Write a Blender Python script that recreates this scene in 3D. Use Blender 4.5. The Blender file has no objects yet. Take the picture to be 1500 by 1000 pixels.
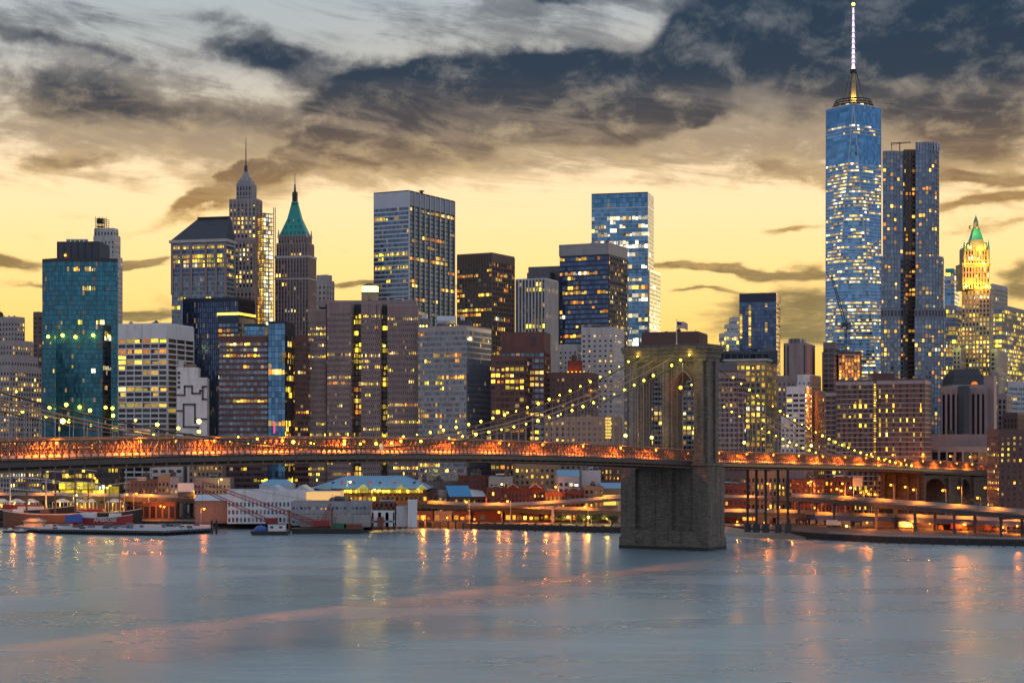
import bpy, math, random
from mathutils import Vector
S = bpy.context.scene; COL = S.collection
F, CAMH, CX, HY = 2600.0, 43.0, 750.0, 656.0      # focal length in photo pixels, eye height, centre column, horizon row
def zt(y, D): return CAMH - (y - HY) / F * D
def at(x, y, D): return Vector(((x - CX) / F * D, D, zt(y, D)))
def gx(x, D): return (x - CX) / F * D
# ------------------------------------------------------------------ camera
cam = bpy.data.cameras.new('camera'); co = bpy.data.objects.new('camera', cam); COL.objects.link(co)
co.location = (0, 0, CAMH); co.rotation_euler = (math.pi / 2, 0, 0)
cam.sensor_width = 36; cam.lens = 36 * F / 1500; cam.shift_y = (HY - 500) / 1500
cam.clip_start = 1; cam.clip_end = 40000
S.camera = co
S.view_settings.view_transform = 'Standard'; S.view_settings.look = 'None'
S.view_settings.exposure = 0.15; S.view_settings.gamma = 1
S.cycles.use_denoising = True; S.cycles.max_bounces = 6; S.cycles.glossy_bounces = 3; S.cycles.diffuse_bounces = 2
S.cycles.sample_clamp_indirect = 4; S.cycles.sample_clamp_direct = 0
S.cycles.caustics_reflective = False; S.cycles.caustics_refractive = False
# ------------------------------------------------------------------ world
W = bpy.data.worlds.new('World'); S.world = W; W.use_nodes = True
nt = W.node_tree; nt.nodes.clear()
class NB:
    def __init__(s, t): s.t = t
    def n(s, typ, **k):
        o = s.t.nodes.new(typ)
        for a, v in k.items(): setattr(o, a, v)
        return o
    def put(s, sock, v):
        if hasattr(v, 'is_output'): s.t.links.new(v, sock)
        else: sock.default_value = v
    def m(s, op, a, b=None, c=None, clamp=False):
        o = s.n('ShaderNodeMath', operation=op); o.use_clamp = clamp
        for i, v in enumerate((a, b, c)):
            if v is not None: s.put(o.inputs[i], v)
        return o.outputs[0]
    def v(s, op, a, b=None):
        o = s.n('ShaderNodeVectorMath', operation=op)
        s.put(o.inputs[0], a)
        if b is not None: s.put(o.inputs[1], b)
        return o.outputs['Value'] if op in ('DOT_PRODUCT', 'LENGTH') else o.outputs[0]
    def ss(s, x, a, b, lo=0.0, hi=1.0):
        o = s.n('ShaderNodeMapRange', interpolation_type='SMOOTHSTEP')
        s.put(o.inputs[0], x)
        for i, v in enumerate((a, b, lo, hi)): o.inputs[i + 1].default_value = v
        return o.outputs[0]
    def ramp(s, x, stops, interp='LINEAR'):
        o = s.n('ShaderNodeValToRGB'); s.put(o.inputs[0], x); r = o.color_ramp; r.interpolation = interp
        while len(r.elements) < len(stops): r.elements.new(0.5)
        for e, (p, c) in zip(r.elements, stops): e.position = p; e.color = (*c, 1)
        return o.outputs[0]
    def mix(s, f, a, b, mode='MIX'):
        o = s.n('ShaderNodeMix', data_type='RGBA', blend_type=mode)
        s.put(o.inputs[0], f)
        for k, v in ((6, a), (7, b)):
            s.put(o.inputs[k], v if hasattr(v, 'is_output') else (*v, 1))
        return o.outputs[2]
    def noise(s, vec, scale, detail=6, rough=0.55, out=0, dist=0.0):
        o = s.n('ShaderNodeTexNoise'); s.put(o.inputs['Vector'], vec)
        o.inputs['Scale'].default_value = scale; o.inputs['Detail'].default_value = detail
        o.inputs['Roughness'].default_value = rough; o.inputs['Distortion'].default_value = dist
        return o.outputs[out]
    def xyz(s, x, y, z):
        o = s.n('ShaderNodeCombineXYZ')
        for i, v in enumerate((x, y, z)): s.put(o.inputs[i], v)
        return o.outputs[0]
    def sep(s, v):
        o = s.n('ShaderNodeSeparateXYZ'); s.put(o.inputs[0], v); return o.outputs
B = NB(nt)
SUN_EL, SUN_AZ = math.radians(2.0), math.radians(9.0)       # sun low behind the skyline, slightly right of centre
def build_sky():
    d = B.n('ShaderNodeTexCoord').outputs['Generated']
    x, y, z = B.sep(d)
    az = B.m('ARCTAN2', x, y); el = B.m('ARCSINE', B.m('MULTIPLY', z, 1.0, clamp=False))
    el0 = B.m('MAXIMUM', el, 0.0)
    X = B.m('MULTIPLY_ADD', az, 2600.0, 750.0)              # azimuth and elevation counted in 1/2600 rad
    Y = B.m('MULTIPLY_ADD', el, -2600.0, 656.0)
    lv = B.m('LOGARITHM', B.m('ADD', el0, 0.045), math.e)
    nv = B.xyz(B.m('MULTIPLY', az, 9.0), B.m('MULTIPLY', lv, 3.4), 0.0)
    n1 = B.noise(nv, 1.5, 9, 0.6, 0, 0.35)
    n2 = B.noise(B.v('ADD', nv, (7.3, 2.1, 4.0)), 4.2, 8, 0.62, 0, 0.2)
    nw = B.n('ShaderNodeTexNoise'); B.put(nw.inputs['Vector'], nv); nw.inputs['Scale'].default_value = 1.9; nw.inputs['Detail'].default_value = 6
    wv = B.v('MULTIPLY', B.v('SUBTRACT', nw.outputs['Color'], (0.5, 0.5, 0.5)), (240.0, 105.0, 0.0))
    wv = B.v('MULTIPLY', wv, B.xyz(1.0, B.m('MINIMUM', B.m('MULTIPLY_ADD', el0, 5.0, .05), 1.0), 0.0))
    P = B.v('ADD', B.xyz(X, Y, 0.0), wv)
    blobs = [(690,142,250,46,1.2,0),(545,190,110,55,.95,0),(900,120,240,48,1.15,0),(1150,50,230,66,1.25,0),(1420,110,240,110,1.25,0),
             (1010,185,260,44,.75,0),(690,205,190,30,.75,-3),(1430,215,120,34,.75,0),(375,85,95,40,.95,0),(90,75,150,17,.75,10),
             (90,135,190,40,.62,4),(270,188,220,34,.8,6),(365,268,190,15,1.35,-21),(760,5,190,22,.8,4),(30,396,100,12,1.4,0),
             (215,397,62,6,1.5,-3),(215,462,80,9,1.4,0),(110,250,130,12,.75,-3),(1080,397,150,9,1.5,2),(1150,448,110,26,1.35,-6),
             (1440,306,110,12,1.25,-5),(1150,262,120,13,.6,6),(1500,425,75,28,1.4,0),(1190,492,140,22,1.35,0),(110,425,70,4,1.0,0),(1440,268,90,10,1.1,8),(1160,345,60,5,.9,0),(620,418,110,4,.8,0),(1010,427,90,4,.8,0),(520,418,40,5,.7,0),
             (1450,352,120,9,.6,-6),(460,262,120,18,.6,-12),(470,25,130,30,-.45,0),(640,52,150,15,-.4,0),(860,48,110,24,-.4,-12),(1085,160,62,46,-.55,35),(1010,208,70,18,-.4,0),(1330,150,60,18,-.35,10)]
    thin = [(110,195,230,75,.75,6),(330,215,220,60,.75,4),(90,90,200,60,.5,8),(720,200,280,60,.85,-4),(1090,190,260,75,.95,4),(1390,240,180,50,.8,0),(850,40,330,45,.6,-6),(460,262,190,34,.6,-14),(1450,330,120,40,.5,-6),(1180,470,150,50,.6,0)]
    def pile_up(lst):
        acc = 0.0
        for (bx, by, sx, sy, w, rot) in lst:
            a = math.radians(rot); ca, sa = math.cos(a), math.sin(a)
            v = B.v('SUBTRACT', P, (bx, by, 0.0))
            p = B.v('DOT_PRODUCT', v, (ca / sx, sa / sx, 0.0)); q = B.v('DOT_PRODUCT', v, (-sa / sy, ca / sy, 0.0))
            r2 = B.m('MULTIPLY_ADD', p, p, B.m('MULTIPLY', q, q))
            acc = B.m('MULTIPLY_ADD', B.m('POWER', 0.36788, r2), w, acc)
        return acc
    acc, accA = pile_up(blobs), pile_up(thin)
    calm = B.m('SUBTRACT', 1.0, B.m('MULTIPLY', B.ss(acc, .35, 1.15), .84))
    dens = B.m('ADD', B.m('MULTIPLY', acc, 1.08), B.m('MULTIPLY', calm, B.m('ADD', B.m('MULTIPLY_ADD', n1, 1.6, -0.80), B.m('MULTIPLY_ADD', n2, 1.35, -0.68))))
    # far above the frame the cover is broken cloud made by the noise alone
    over = B.ss(el, 0.26, 0.42)
    dens = B.m('ADD', dens, B.m('MULTIPLY', over, 0.25))
    cov = B.ss(dens, 0.18, 0.92)
    core = B.ss(dens, 0.30, 1.0)
    e = B.m('MULTIPLY', el0, 2.0)                            # ramp 0..1 over 0..0.5 rad
    clear = B.ramp(e, [(0.0, (1.0, .54, .08)), (0.10, (1.06, .64, .135)), (.20, (1.1, .755, .29)), (.29, (1.06, .78, .45)), (.36, (.82, .66, .46)), (.44, (.50, .48, .44)), (.52, (.40, .47, .52)), (.70, (.48, .61, .70)), (1.0, (.44, .56, .68))])
    dark = B.ramp(e, [(0.0, (.24, .20, .09)), (.16, (.26, .19, .08)), (.27, (.36, .21, .085)), (.32, (.20, .135, .088)), (.36, (.085, .075, .075)), (.41, (.034, .050, .074)), (.47, (.026, .046, .076)), (.53, (.036, .058, .090)), (.68, (.20, .24, .30)), (1.0, (.30, .36, .45))])
    edge = B.ramp(e, [(0.0, (.66, .46, .14)), (.25, (.86, .58, .22)), (.34, (.58, .43, .25)), (.42, (.28, .27, .26)), (.52, (.17, .20, .23)), (1.0, (.2, .24, .3))])
    lft = B.ss(X, 250.0, 900.0)                              # the open sky greys towards the top left
    clear = B.mix(B.m('MULTIPLY', B.m('MULTIPLY', B.ss(Y, 260.0, 60.0), B.m('SUBTRACT', 1.0, lft)), .5), clear, (.40, .46, .48))
    sv = B.xyz(B.m('MULTIPLY', az, 5.0), B.m('MULTIPLY_ADD', az, 3.0, B.m('MULTIPLY', lv, 5.5)), 2.0)
    n3 = B.noise(sv, 2.2, 9, .64, 0, .6)
    wisp = B.m('MULTIPLY', B.ss(n3, .44, .72), B.ss(Y, 330.0, 190.0))
    clear = B.mix(B.m('MULTIPLY', wisp, .62), clear, B.ramp(e, [(.20, (.62, .42, .19)), (.32, (.34, .26, .19)), (.42, (.20, .20, .20)), (.52, (.17, .21, .25)), (1.0, (.3, .36, .44))]))
    cl = B.mix(core, edge, dark)
    cl = B.mix(B.m('MULTIPLY', B.ss(n2, .46, .76), .55), cl, edge)
    dA = B.m('ADD', accA, B.m('ADD', B.m('MULTIPLY_ADD', n3, 2.4, -1.2), B.m('MULTIPLY_ADD', n2, 1.5, -.75)))
    dA = B.m('SUBTRACT', dA, B.ss(Y, 250.0, 350.0, 0.0, .55))
    covA = B.m('MULTIPLY', B.ss(dA, .10, .95), .88)
    colA = B.ramp(e, [(0.0, (.30, .24, .10)), (.16, (.36, .26, .11)), (.27, (.50, .33, .15)), (.34, (.33, .245, .165)), (.40, (.20, .175, .165)), (.47, (.14, .155, .175)), (.55, (.14, .17, .20)), (1.0, (.3, .36, .44))])
    colA = B.mix(B.m('MULTIPLY', B.ss(n2, .48, .74), .75), colA, edge)
    cl = B.mix(B.m('MULTIPLY', B.m('MULTIPLY', B.ss(n3, .46, .66), B.ss(Y, 110.0, 190.0)), .75), cl, colA)
    front = B.mix(cov, B.mix(covA, clear, colA), cl)
    back = B.ramp(e, [(0.0, (.70, .55, .53)), (.10, (.62, .55, .59)), (.25, (.54, .54, .66)), (.6, (.42, .49, .65)), (1.0, (.35, .41, .54))])
    nb = B.noise(B.v('MULTIPLY', d, (3.0, 3.0, 9.0)), 1.6, 7, .6, 0, .4)
    back = B.mix(B.ss(nb, .40, .62), B.mix(.12, back, (1.0, .8, .6)), B.mix(.62, back, (.16, .19, .28)))
    fy = B.ss(B.m('DIVIDE', y, B.m('SQRT', B.m('MULTIPLY_ADD', x, x, B.m('MULTIPLY_ADD', y, y, 1e-6)))), 0.05, 0.85)
    fz = B.m('MULTIPLY', fy, B.ss(el, 1.3, 0.5))
    col = B.mix(fz, back, front)
    sky = B.n('ShaderNodeTexSky', sky_type='NISHITA'); sky.sun_disc = False
    sky.sun_elevation = SUN_EL; sky.sun_rotation = SUN_AZ
    add = B.mix(0.05, col, sky.outputs[0], 'ADD')
    col = B.mix(B.m('LESS_THAN', el, -0.002), B.mix(B.m('SUBTRACT', 1.0, fz), col, add), (.10, .11, .13))
    bg = B.n('ShaderNodeBackground'); B.put(bg.inputs[0], col); bg.inputs[1].default_value = 1.0
    out = B.n('ShaderNodeOutputWorld'); nt.links.new(bg.outputs[0], out.inputs[0])
build_sky()
W.cycles.sampling_method = 'MANUAL'; W.cycles.sample_map_resolution = 512
# ------------------------------------------------------------------ sun (already almost down, behind the city)
sl = bpy.data.lights.new('sun', 'SUN'); sl.energy = 0.6; sl.angle = math.radians(2); sl.color = (1, .62, .28)
so = bpy.data.objects.new('sun', sl); COL.objects.link(so)
so.rotation_euler = Vector((-math.sin(SUN_AZ + .45) * math.cos(SUN_EL), -math.cos(SUN_AZ + .45) * math.cos(SUN_EL), -math.sin(SUN_EL))).to_track_quat('-Z', 'Y').to_euler()
# ------------------------------------------------------------------ materials
MATS = {}
def newmat(name):
    m = bpy.data.materials.new(name); m.use_nodes = True; m.node_tree.nodes.clear(); MATS[name] = m
    return m, NB(m.node_tree)
def surf(name, rgb, rough=.8, metal=0.0, sc=.12, amt=.35, brick=None, streak=0.0):
    """painted, stone, steel: base colour broken up by noise, rain streaks and (brick) courses"""
    m, b = newmat(name)
    tc = b.n('ShaderNodeTexCoord').outputs['Object']
    n = b.noise(tc, sc, 6, .6)
    c = b.mix(n, tuple(v * (1 - amt) for v in rgb), tuple(min(.95, v * (1 + amt)) for v in rgb))
    c = b.mix(.5, c, b.mix(b.noise(tc, sc * 9, 4, .6), tuple(v * (1 - amt) for v in rgb), tuple(min(.95, v * (1 + amt)) for v in rgb)))
    if streak:
        x, y, z = b.sep(tc)
        st = b.noise(b.xyz(b.m('ADD', x, y), b.m('MULTIPLY', y, 1.0), b.m('MULTIPLY', z, .12)), .4, 6, .65)
        c = b.mix(b.m('MULTIPLY', b.ss(st, .45, .75), streak), c, tuple(v * .35 for v in rgb))
    p = b.n('ShaderNodeBsdfPrincipled')
    if brick:
        x, y, z = b.sep(tc)
        t = b.n('ShaderNodeTexBrick'); b.put(t.inputs['Vector'], b.xyz(b.m('ADD', x, y), z, 0.0))
        t.inputs['Scale'].default_value = 1.0; t.inputs['Brick Width'].default_value = brick[0]; t.inputs['Row Height'].default_value = brick[1]
        t.inputs['Mortar Size'].default_value = brick[2]; t.inputs['Mortar Smooth'].default_value = .4; t.inputs['Bias'].default_value = 0
        t.inputs['Color1'].default_value = (1, 1, 1, 1); t.inputs['Color2'].default_value = (.60, .60, .60, 1); t.inputs['Mortar'].default_value = (.30, .30, .30, 1)
        c = b.mix(1.0, c, t.outputs[0], 'MULTIPLY')
        bp = b.n('ShaderNodeBump'); bp.inputs['Strength'].default_value = .6; bp.inputs['Distance'].default_value = .15
        b.put(bp.inputs['Height'], b.m('SUBTRACT', 1.0, t.outputs[1])); b.put(p.inputs['Normal'], bp.outputs[0])
    b.put(p.inputs['Base Color'], c); p.inputs['Roughness'].default_value = rough; p.inputs['Metallic'].default_value = metal
    o = b.n('ShaderNodeOutputMaterial'); b.t.links.new(p.outputs[0], o.inputs[0])
    return m
def rnd(b):
    i = b.n('ShaderNodeNewGeometry').outputs['Random Per Island']; o = b.n('ShaderNodeObjectInfo').outputs['Random']
    w = b.n('ShaderNodeTexWhiteNoise', noise_dimensions='2D'); b.put(w.inputs['Vector'], b.xyz(b.m('MULTIPLY', i, 37.0), b.m('MULTIPLY', o, 91.0), 0.0))
    return w.outputs['Value'], w.outputs['Color']
def glass(name, rgb, rough=.1, metal=.8, var=.5, tilt=.05):
    """window glass: coated, mirrors the dusk sky; every pane a little different in tint and tilt"""
    m, b = newmat(name); v, c = rnd(b)
    p = b.n('ShaderNodeBsdfPrincipled')
    b.put(p.inputs['Base Color'], b.mix(v, tuple(q * (1 - var) for q in rgb), tuple(q * (1 + var * .6) for q in rgb)))
    p.inputs['Roughness'].default_value = rough; p.inputs['Metallic'].default_value = metal
    g = b.n('ShaderNodeNewGeometry')
    t = b.v('MULTIPLY', b.v('SUBTRACT', c, (.5, .5, .5)), (tilt, tilt, tilt))
    b.put(p.inputs['Normal'], b.v('NORMALIZE', b.v('ADD', g.outputs['Normal'], t)))
    o = b.n('ShaderNodeOutputMaterial'); b.t.links.new(p.outputs[0], o.inputs[0])
def lit(name, c1, c2, st):
    """a window with the lights on: brightness and tint differ from room to room"""
    m, b = newmat(name); v, c = rnd(b); r, g, bl = b.sep(c)
    tc = b.n('ShaderNodeTexCoord').outputs['Object']
    n = b.noise(b.v('ADD', tc, b.v('MULTIPLY', c, (40., 40., 40.))), .7, 3, .6)
    col = b.mix(r, c1, c2)
    s = b.m('MULTIPLY', b.m('MULTIPLY_ADD', b.m('MULTIPLY', g, b.m('MULTIPLY', g, g)), 2.2, .26), b.ss(n, .25, .65, .45, 1.25))
    e = b.n('ShaderNodeEmission'); b.put(e.inputs[0], col); b.put(e.inputs[1], b.m('MULTIPLY', s, st))
    gl = b.n('ShaderNodeBsdfPrincipled'); gl.inputs['Base Color'].default_value = (.03, .03, .03, 1); gl.inputs['Roughness'].default_value = .12
    ad = b.n('ShaderNodeAddShader'); b.t.links.new(e.outputs[0], ad.inputs[0]); b.t.links.new(gl.outputs[0], ad.inputs[1])
    o = b.n('ShaderNodeOutputMaterial'); b.t.links.new(ad.outputs[0], o.inputs[0])
    m.cycles.emission_sampling = 'NONE'
def emit(name, rgb, st):
    m, b = newmat(name)
    e = b.n('ShaderNodeEmission'); e.inputs[0].default_value = (*rgb, 1); e.inputs[1].default_value = st
    o = b.n('ShaderNodeOutputMaterial'); b.t.links.new(e.outputs[0], o.inputs[0]); m.cycles.emission_sampling = 'NONE'
for a in [('stone_beige', (.39, .34, .33)), ('stone_white', (.55, .52, .52)), ('stone_grey', (.36, .345, .365)), ('stone_mauve', (.34, .26, .255)),
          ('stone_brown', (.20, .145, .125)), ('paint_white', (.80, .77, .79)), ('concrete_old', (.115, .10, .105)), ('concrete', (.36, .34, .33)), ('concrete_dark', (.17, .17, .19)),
          ('granite_red', (.16, .075, .07)), ('slate', (.075, .085, .11)), ('steel_dark', (.05, .052, .06), .5, .3), ('steel_navy', (.035, .045, .075), .4, .4),
          ('steel_light', (.42, .45, .52), .35, .6), ('steel_rippled', (.21, .235, .30), .4, .4), ('aluminium', (.50, .52, .56), .4, .5), ('roof_dark', (.06, .06, .065)), ('roof_grey', (.20, .21, .23)),
          ('roof_blue', (.15, .33, .50), .5), ('roof_bright', (.03, .24, .50), .5), ('pier_deck', (.30, .34, .38)), ('roof_snow', (.50, .53, .58)), ('copper_green', (.035, .36, .33), .6), ('gold_stone', (.46, .36, .22)),
          ('asphalt', (.05, .05, .052)), ('earth', (.09, .075, .06)), ('timber', (.035, .03, .028)), ('timber_brown', (.13, .075, .045)), ('rust', (.20, .07, .045)),
          ('red_paint', (.30, .025, .025), .5), ('blue_paint', (.03, .09, .36), .5), ('white_paint', (.75, .75, .76), .5), ('black_paint', (.02, .02, .022), .5),
          ('green_paint', (.02, .16, .09), .5), ('orange_net', (.45, .12, .03)), ('steel_bridge', (.32, .20, .13), .6), ('steel_brown', (.075, .045, .035), .6),
          ('sand', (.26, .19, .14)), ('bark', (.05, .035, .025)), ('flag_red', (.35, .03, .03)), ('flag_blue', (.03, .04, .16)), ('blue_girder', (.10, .14, .30), .5)]:
    surf(*a, **({'streak': .4} if a[0].split('_')[0] in ('stone', 'concrete', 'granite', 'paint') else {}))
surf('brick_red', (.24, .075, .055), .85, 0, .3, .3, (.9, .35, .04))
surf('brick_brown', (.15, .085, .075), .85, 0, .2, .3)
surf('brick_tan', (.33, .22, .15), .85, 0, .2, .3)
surf('tower_stone', (.215, .188, .158), .9, 0, .10, .65, (1.7, .68, .06), .7)
surf('approach_stone', (.17, .105, .08), .9, 0, .16, .4, (1.8, .7, .06), .4)
glass('glass_dark', (.035, .042, .06), .12, .35); glass('glass_blue', (.10, .25, .43), .16, .75, .4, .06); glass('glass_teal', (.024, .19, .285), .22, .45, .35, .05)
glass('glass_navy', (.06, .11, .22), .1, .7, .4, .03); glass('glass_slate', (.12, .19, .27), .1, .75, .45); glass('glass_pale', (.45, .58, .72), .1, .85, .3)
glass('glass_brown', (.05, .042, .042), .12, .4)
lit('lit_warm', (1, .48, .045), (1, .64, .10), 1.2); lit('lit_pale', (1, .72, .28), (1, .60, .12), 1.25); lit('lit_orange', (1, .27, .02), (1, .44, .05), 1.35)
lit('lit_yellow', (1, .66, .03), (.95, .74, .07), 1.3); lit('lit_dim', (.5, .28, .10), (.36, .30, .22), .35); lit('lit_white', (1, .84, .50), (1, .93, .72), 1.6)
emit('lamp_yellow', (1, .78, .05), 11); emit('lamp_sodium', (1, .27, .018), 9); emit('lamp_white', (1, .68, .12), 8); emit('lamp_red', (1, .05, .03), 4); emit('lamp_spire', (.95, .72, 1), 1.5)
emit('lamp_green', (.1, 1, .3), 3); emit('neon_pink', (1, .08, .25), 1.3)
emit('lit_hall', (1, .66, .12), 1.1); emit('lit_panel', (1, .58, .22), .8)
def panel_glass(name, rgb, pw, ph):
    """a seamless curtain wall: tint and tilt differ from panel to panel"""
    m, b = newmat(name); x, y, z = b.sep(b.n('ShaderNodeTexCoord').outputs['Object'])
    w = b.n('ShaderNodeTexWhiteNoise', noise_dimensions='2D'); b.put(w.inputs['Vector'], b.xyz(b.m('FLOOR', b.m('DIVIDE', b.m('ADD', x, y), pw)), b.m('FLOOR', b.m('DIVIDE', z, ph)), 0.0))
    p = b.n('ShaderNodeBsdfPrincipled'); p.inputs['Roughness'].default_value = .08; p.inputs['Metallic'].default_value = .85
    n = b.noise(b.xyz(b.m('MULTIPLY', b.m('ADD', x, y), .03), b.m('MULTIPLY', z, .012), 0.0), 1.0, 4, .6)
    c = b.mix(w.outputs['Value'], tuple(q * .7 for q in rgb), tuple(q * 1.2 for q in rgb)); b.put(p.inputs['Base Color'], c)
    g = b.n('ShaderNodeNewGeometry'); t = b.v('MULTIPLY', b.v('SUBTRACT', w.outputs['Color'], (.5, .5, .5)), (.09, .09, .09))
    t = b.v('ADD', t, b.xyz(0.0, 0.0, b.m('MULTIPLY_ADD', n, .5, -.25)))
    b.put(p.inputs['Normal'], b.v('NORMALIZE', b.v('ADD', g.outputs['Normal'], t)))
    o = b.n('ShaderNodeOutputMaterial'); b.t.links.new(p.outputs[0], o.inputs[0])
panel_glass('glass_skin', (.10, .25, .44), 3.2, 4.0)
def leaf(name, rgb):
    m, b = newmat(name); v, c = rnd(b)
    p = b.n('ShaderNodeBsdfPrincipled'); b.put(p.inputs['Base Color'], b.mix(v, tuple(q * .6 for q in rgb), tuple(q * 1.5 for q in rgb)))
    p.inputs['Roughness'].default_value = .7; o = b.n('ShaderNodeOutputMaterial'); b.t.links.new(p.outputs[0], o.inputs[0])
leaf('leaf_green', (.045, .065, .025))
# ------------------------------------------------------------------ mesh helpers
class MB:
    """collects faces, then links them as ONE mesh object"""
    def __init__(s): s.v, s.f, s.k, s.mats = [], [], [], []
    def mi(s, m):
        if m not in s.mats: s.mats.append(m)
        return s.mats.index(m)
    def face(s, pts, m):
        i = len(s.v); s.v += [tuple(p) for p in pts]; s.f.append(tuple(range(i, i + len(pts)))); s.k.append(s.mi(m))
    def solid(s, bot, top, m, capm=None):
        n = len(bot); i = len(s.v); s.v += [tuple(p) for p in bot] + [tuple(p) for p in top]; q = s.mi(m); c = s.mi(capm or m)
        for a in range(n):
            b = (a + 1) % n; s.f.append((i + a, i + b, i + n + b, i + n + a)); s.k.append(q)
        s.f.append(tuple(i + n + a for a in range(n))); s.k.append(c)
        s.f.append(tuple(i + a for a in reversed(range(n)))); s.k.append(q)
    def prism(s, poly, z0, z1, m, capm=None):
        s.solid([(x, y, z0) for x, y in poly], [(x, y, z1) for x, y in poly], m, capm)
    def box(s, x0, x1, y0, y1, z0, z1, m): s.prism([(x0, y0), (x1, y0), (x1, y1), (x0, y1)], z0, z1, m)
    def frustum(s, poly, z0, z1, k, m, off=(0, 0)):
        cx = sum(p[0] for p in poly) / len(poly); cy = sum(p[1] for p in poly) / len(poly)
        s.solid([(x, y, z0) for x, y in poly], [(cx + off[0] + (x - cx) * k, cy + off[1] + (y - cy) * k, z1) for x, y in poly], m)
    def bar(s, a, b, w, h, m):
        """a straight bar of rectangular section, w sideways, h upwards"""
        a, b = Vector(a), Vector(b); d = (b - a).normalized(); u = d.cross(Vector((0, 0, 1)))
        if u.length < 1e-3: u = Vector((1, 0, 0))
        u.normalize(); t = u.cross(d)
        r = [u * (-w / 2) - t * (h / 2), u * (w / 2) - t * (h / 2), u * (w / 2) + t * (h / 2), u * (-w / 2) + t * (h / 2)]
        s.solid([a + q for q in r], [b + q for q in r], m)
    def rod(s, a, b, r0, r1, m, n=6):
        a, b = Vector(a), Vector(b); d = (b - a).normalized(); u = d.cross(Vector((0, 0, 1)))
        if u.length < 1e-3: u = Vector((1, 0, 0))
        u.normalize(); t = u.cross(d)
        c = [(math.cos(2 * math.pi * i / n), math.sin(2 * math.pi * i / n)) for i in range(n)]
        s.solid([a + (u * p + t * q) * r0 for p, q in c], [b + (u * p + t * q) * r1 for p, q in c], m)
    def tube(s, pts, r, m, n=6):
        pts = [Vector(p) for p in pts]; i0 = len(s.v); k = s.mi(m)
        for j, p in enumerate(pts):
            d = (pts[min(j + 1, len(pts) - 1)] - pts[max(j - 1, 0)]).normalized(); u = d.cross(Vector((0, 0, 1)))
            if u.length < 1e-3: u = Vector((1, 0, 0))
            u.normalize(); t = u.cross(d)
            s.v += [tuple(p + (u * math.cos(2 * math.pi * a / n) + t * math.sin(2 * math.pi * a / n)) * r) for a in range(n)]
        for j in range(len(pts) - 1):
            for a in range(n):
                b = (a + 1) % n; s.f.append((i0 + j * n + a, i0 + j * n + b, i0 + (j + 1) * n + b, i0 + (j + 1) * n + a)); s.k.append(k)
    def ball(s, c, r, m, n=8, sz=1.0):
        i0 = len(s.v); k = s.mi(m); R = n // 2
        for j in range(R + 1):
            th = math.pi * j / R
            for a in range(n): s.v.append((c[0] + r * math.sin(th) * math.cos(2 * math.pi * a / n), c[1] + r * math.sin(th) * math.sin(2 * math.pi * a / n), c[2] + r * sz * math.cos(th)))
        for j in range(R):
            for a in range(n):
                b = (a + 1) % n; s.f.append((i0 + j * n + a, i0 + (j + 1) * n + a, i0 + (j + 1) * n + b, i0 + j * n + b)); s.k.append(k)
    def build(s, name, parent=None, kind=None, smooth=False):
        off = LOC.get(parent.name, (0, 0, 0)) if parent else (0, 0, 0)
        me = bpy.data.meshes.new(name)
        me.from_pydata([(x - off[0], y - off[1], z - off[2]) for x, y, z in s.v], [], s.f)
        for m in s.mats: me.materials.append(MATS[m])
        me.polygons.foreach_set('material_index', s.k)
        if smooth: me.polygons.foreach_set('use_smooth', [True] * len(s.f))
        me.update()
        o = bpy.data.objects.new(name, me); COL.objects.link(o)
        if parent: o.parent = parent; LOC[o.name] = off
        if kind: o['kind'] = kind
        return o
LOC = {}
def thing(name, label, cat, loc, group=None):
    o = bpy.data.objects.new(name, None); o.empty_display_size = 2; COL.objects.link(o); o.location = loc; LOC[o.name] = tuple(loc)
    o['label'] = label; o['category'] = cat
    if group: o['group'] = group
    return o
def tag(o, label, cat, group=None):
    o['label'] = label; o['category'] = cat
    if group: o['group'] = group
    return o
def copy_tree(o, parent=None):
    c = o.copy(); COL.objects.link(c)
    if parent: c.parent = parent
    for ch in list(o.children): copy_tree(ch, c)
    return c
def plamp(p, col, e, r=.5, name='lamp_light'):
    l = bpy.data.lights.new(name, 'POINT'); l.energy = e; l.color = col; l.shadow_soft_size = r
    o = bpy.data.objects.new(name, l); COL.objects.link(o); o.location = p; return o
def down(p, col, e, size=2.7, r=.4, name='road_fill'):
    """a hooded lantern: light only below the horizontal"""
    l = bpy.data.lights.new(name, 'SPOT'); l.energy = e; l.color = col; l.shadow_soft_size = r; l.spot_size = size; l.spot_blend = .5
    o = bpy.data.objects.new(name, l); COL.objects.link(o); o.location = p; return o
SOD, YEL = (1, .24, .018), (1, .62, .09)
GZ = 3.0
# ------------------------------------------------------------------ buildings
def cb(xl, xc, xr, D, th=.5):
    """footprint whose near corner stands at column xc, distance D; the left and right faces end at columns xl and xr"""
    c = (gx(xc, D), D); th = max(th, math.atan((xr - CX) / F) + .17)      # the right face must be turned towards the camera
    def run(x, dx, dy):
        s = (x - CX) / F; L = (s * c[1] - c[0]) / (dx - s * dy); return (c[0] + dx * L, c[1] + dy * L)
    l = run(xl, -math.cos(th), math.sin(th)); r = run(xr, math.sin(th), math.cos(th))
    return [l, c, r, (l[0] + r[0] - c[0], l[1] + r[1] - c[1])]
def fl(xl, xr, D, depth, th=0.0):
    """footprint with one front face between two columns at distance D, turned by th"""
    a = (gx(xl, D), D)
    dx, dy = math.cos(th), math.sin(th); s = (xr - CX) / F
    L = (s * a[1] - a[0]) / (dx - s * dy); b = (a[0] + dx * L, a[1] + dy * L)
    return [a, b, (b[0] - dy * depth, b[1] + dx * depth), (a[0] - dy * depth, a[1] + dx * depth)]
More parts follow.
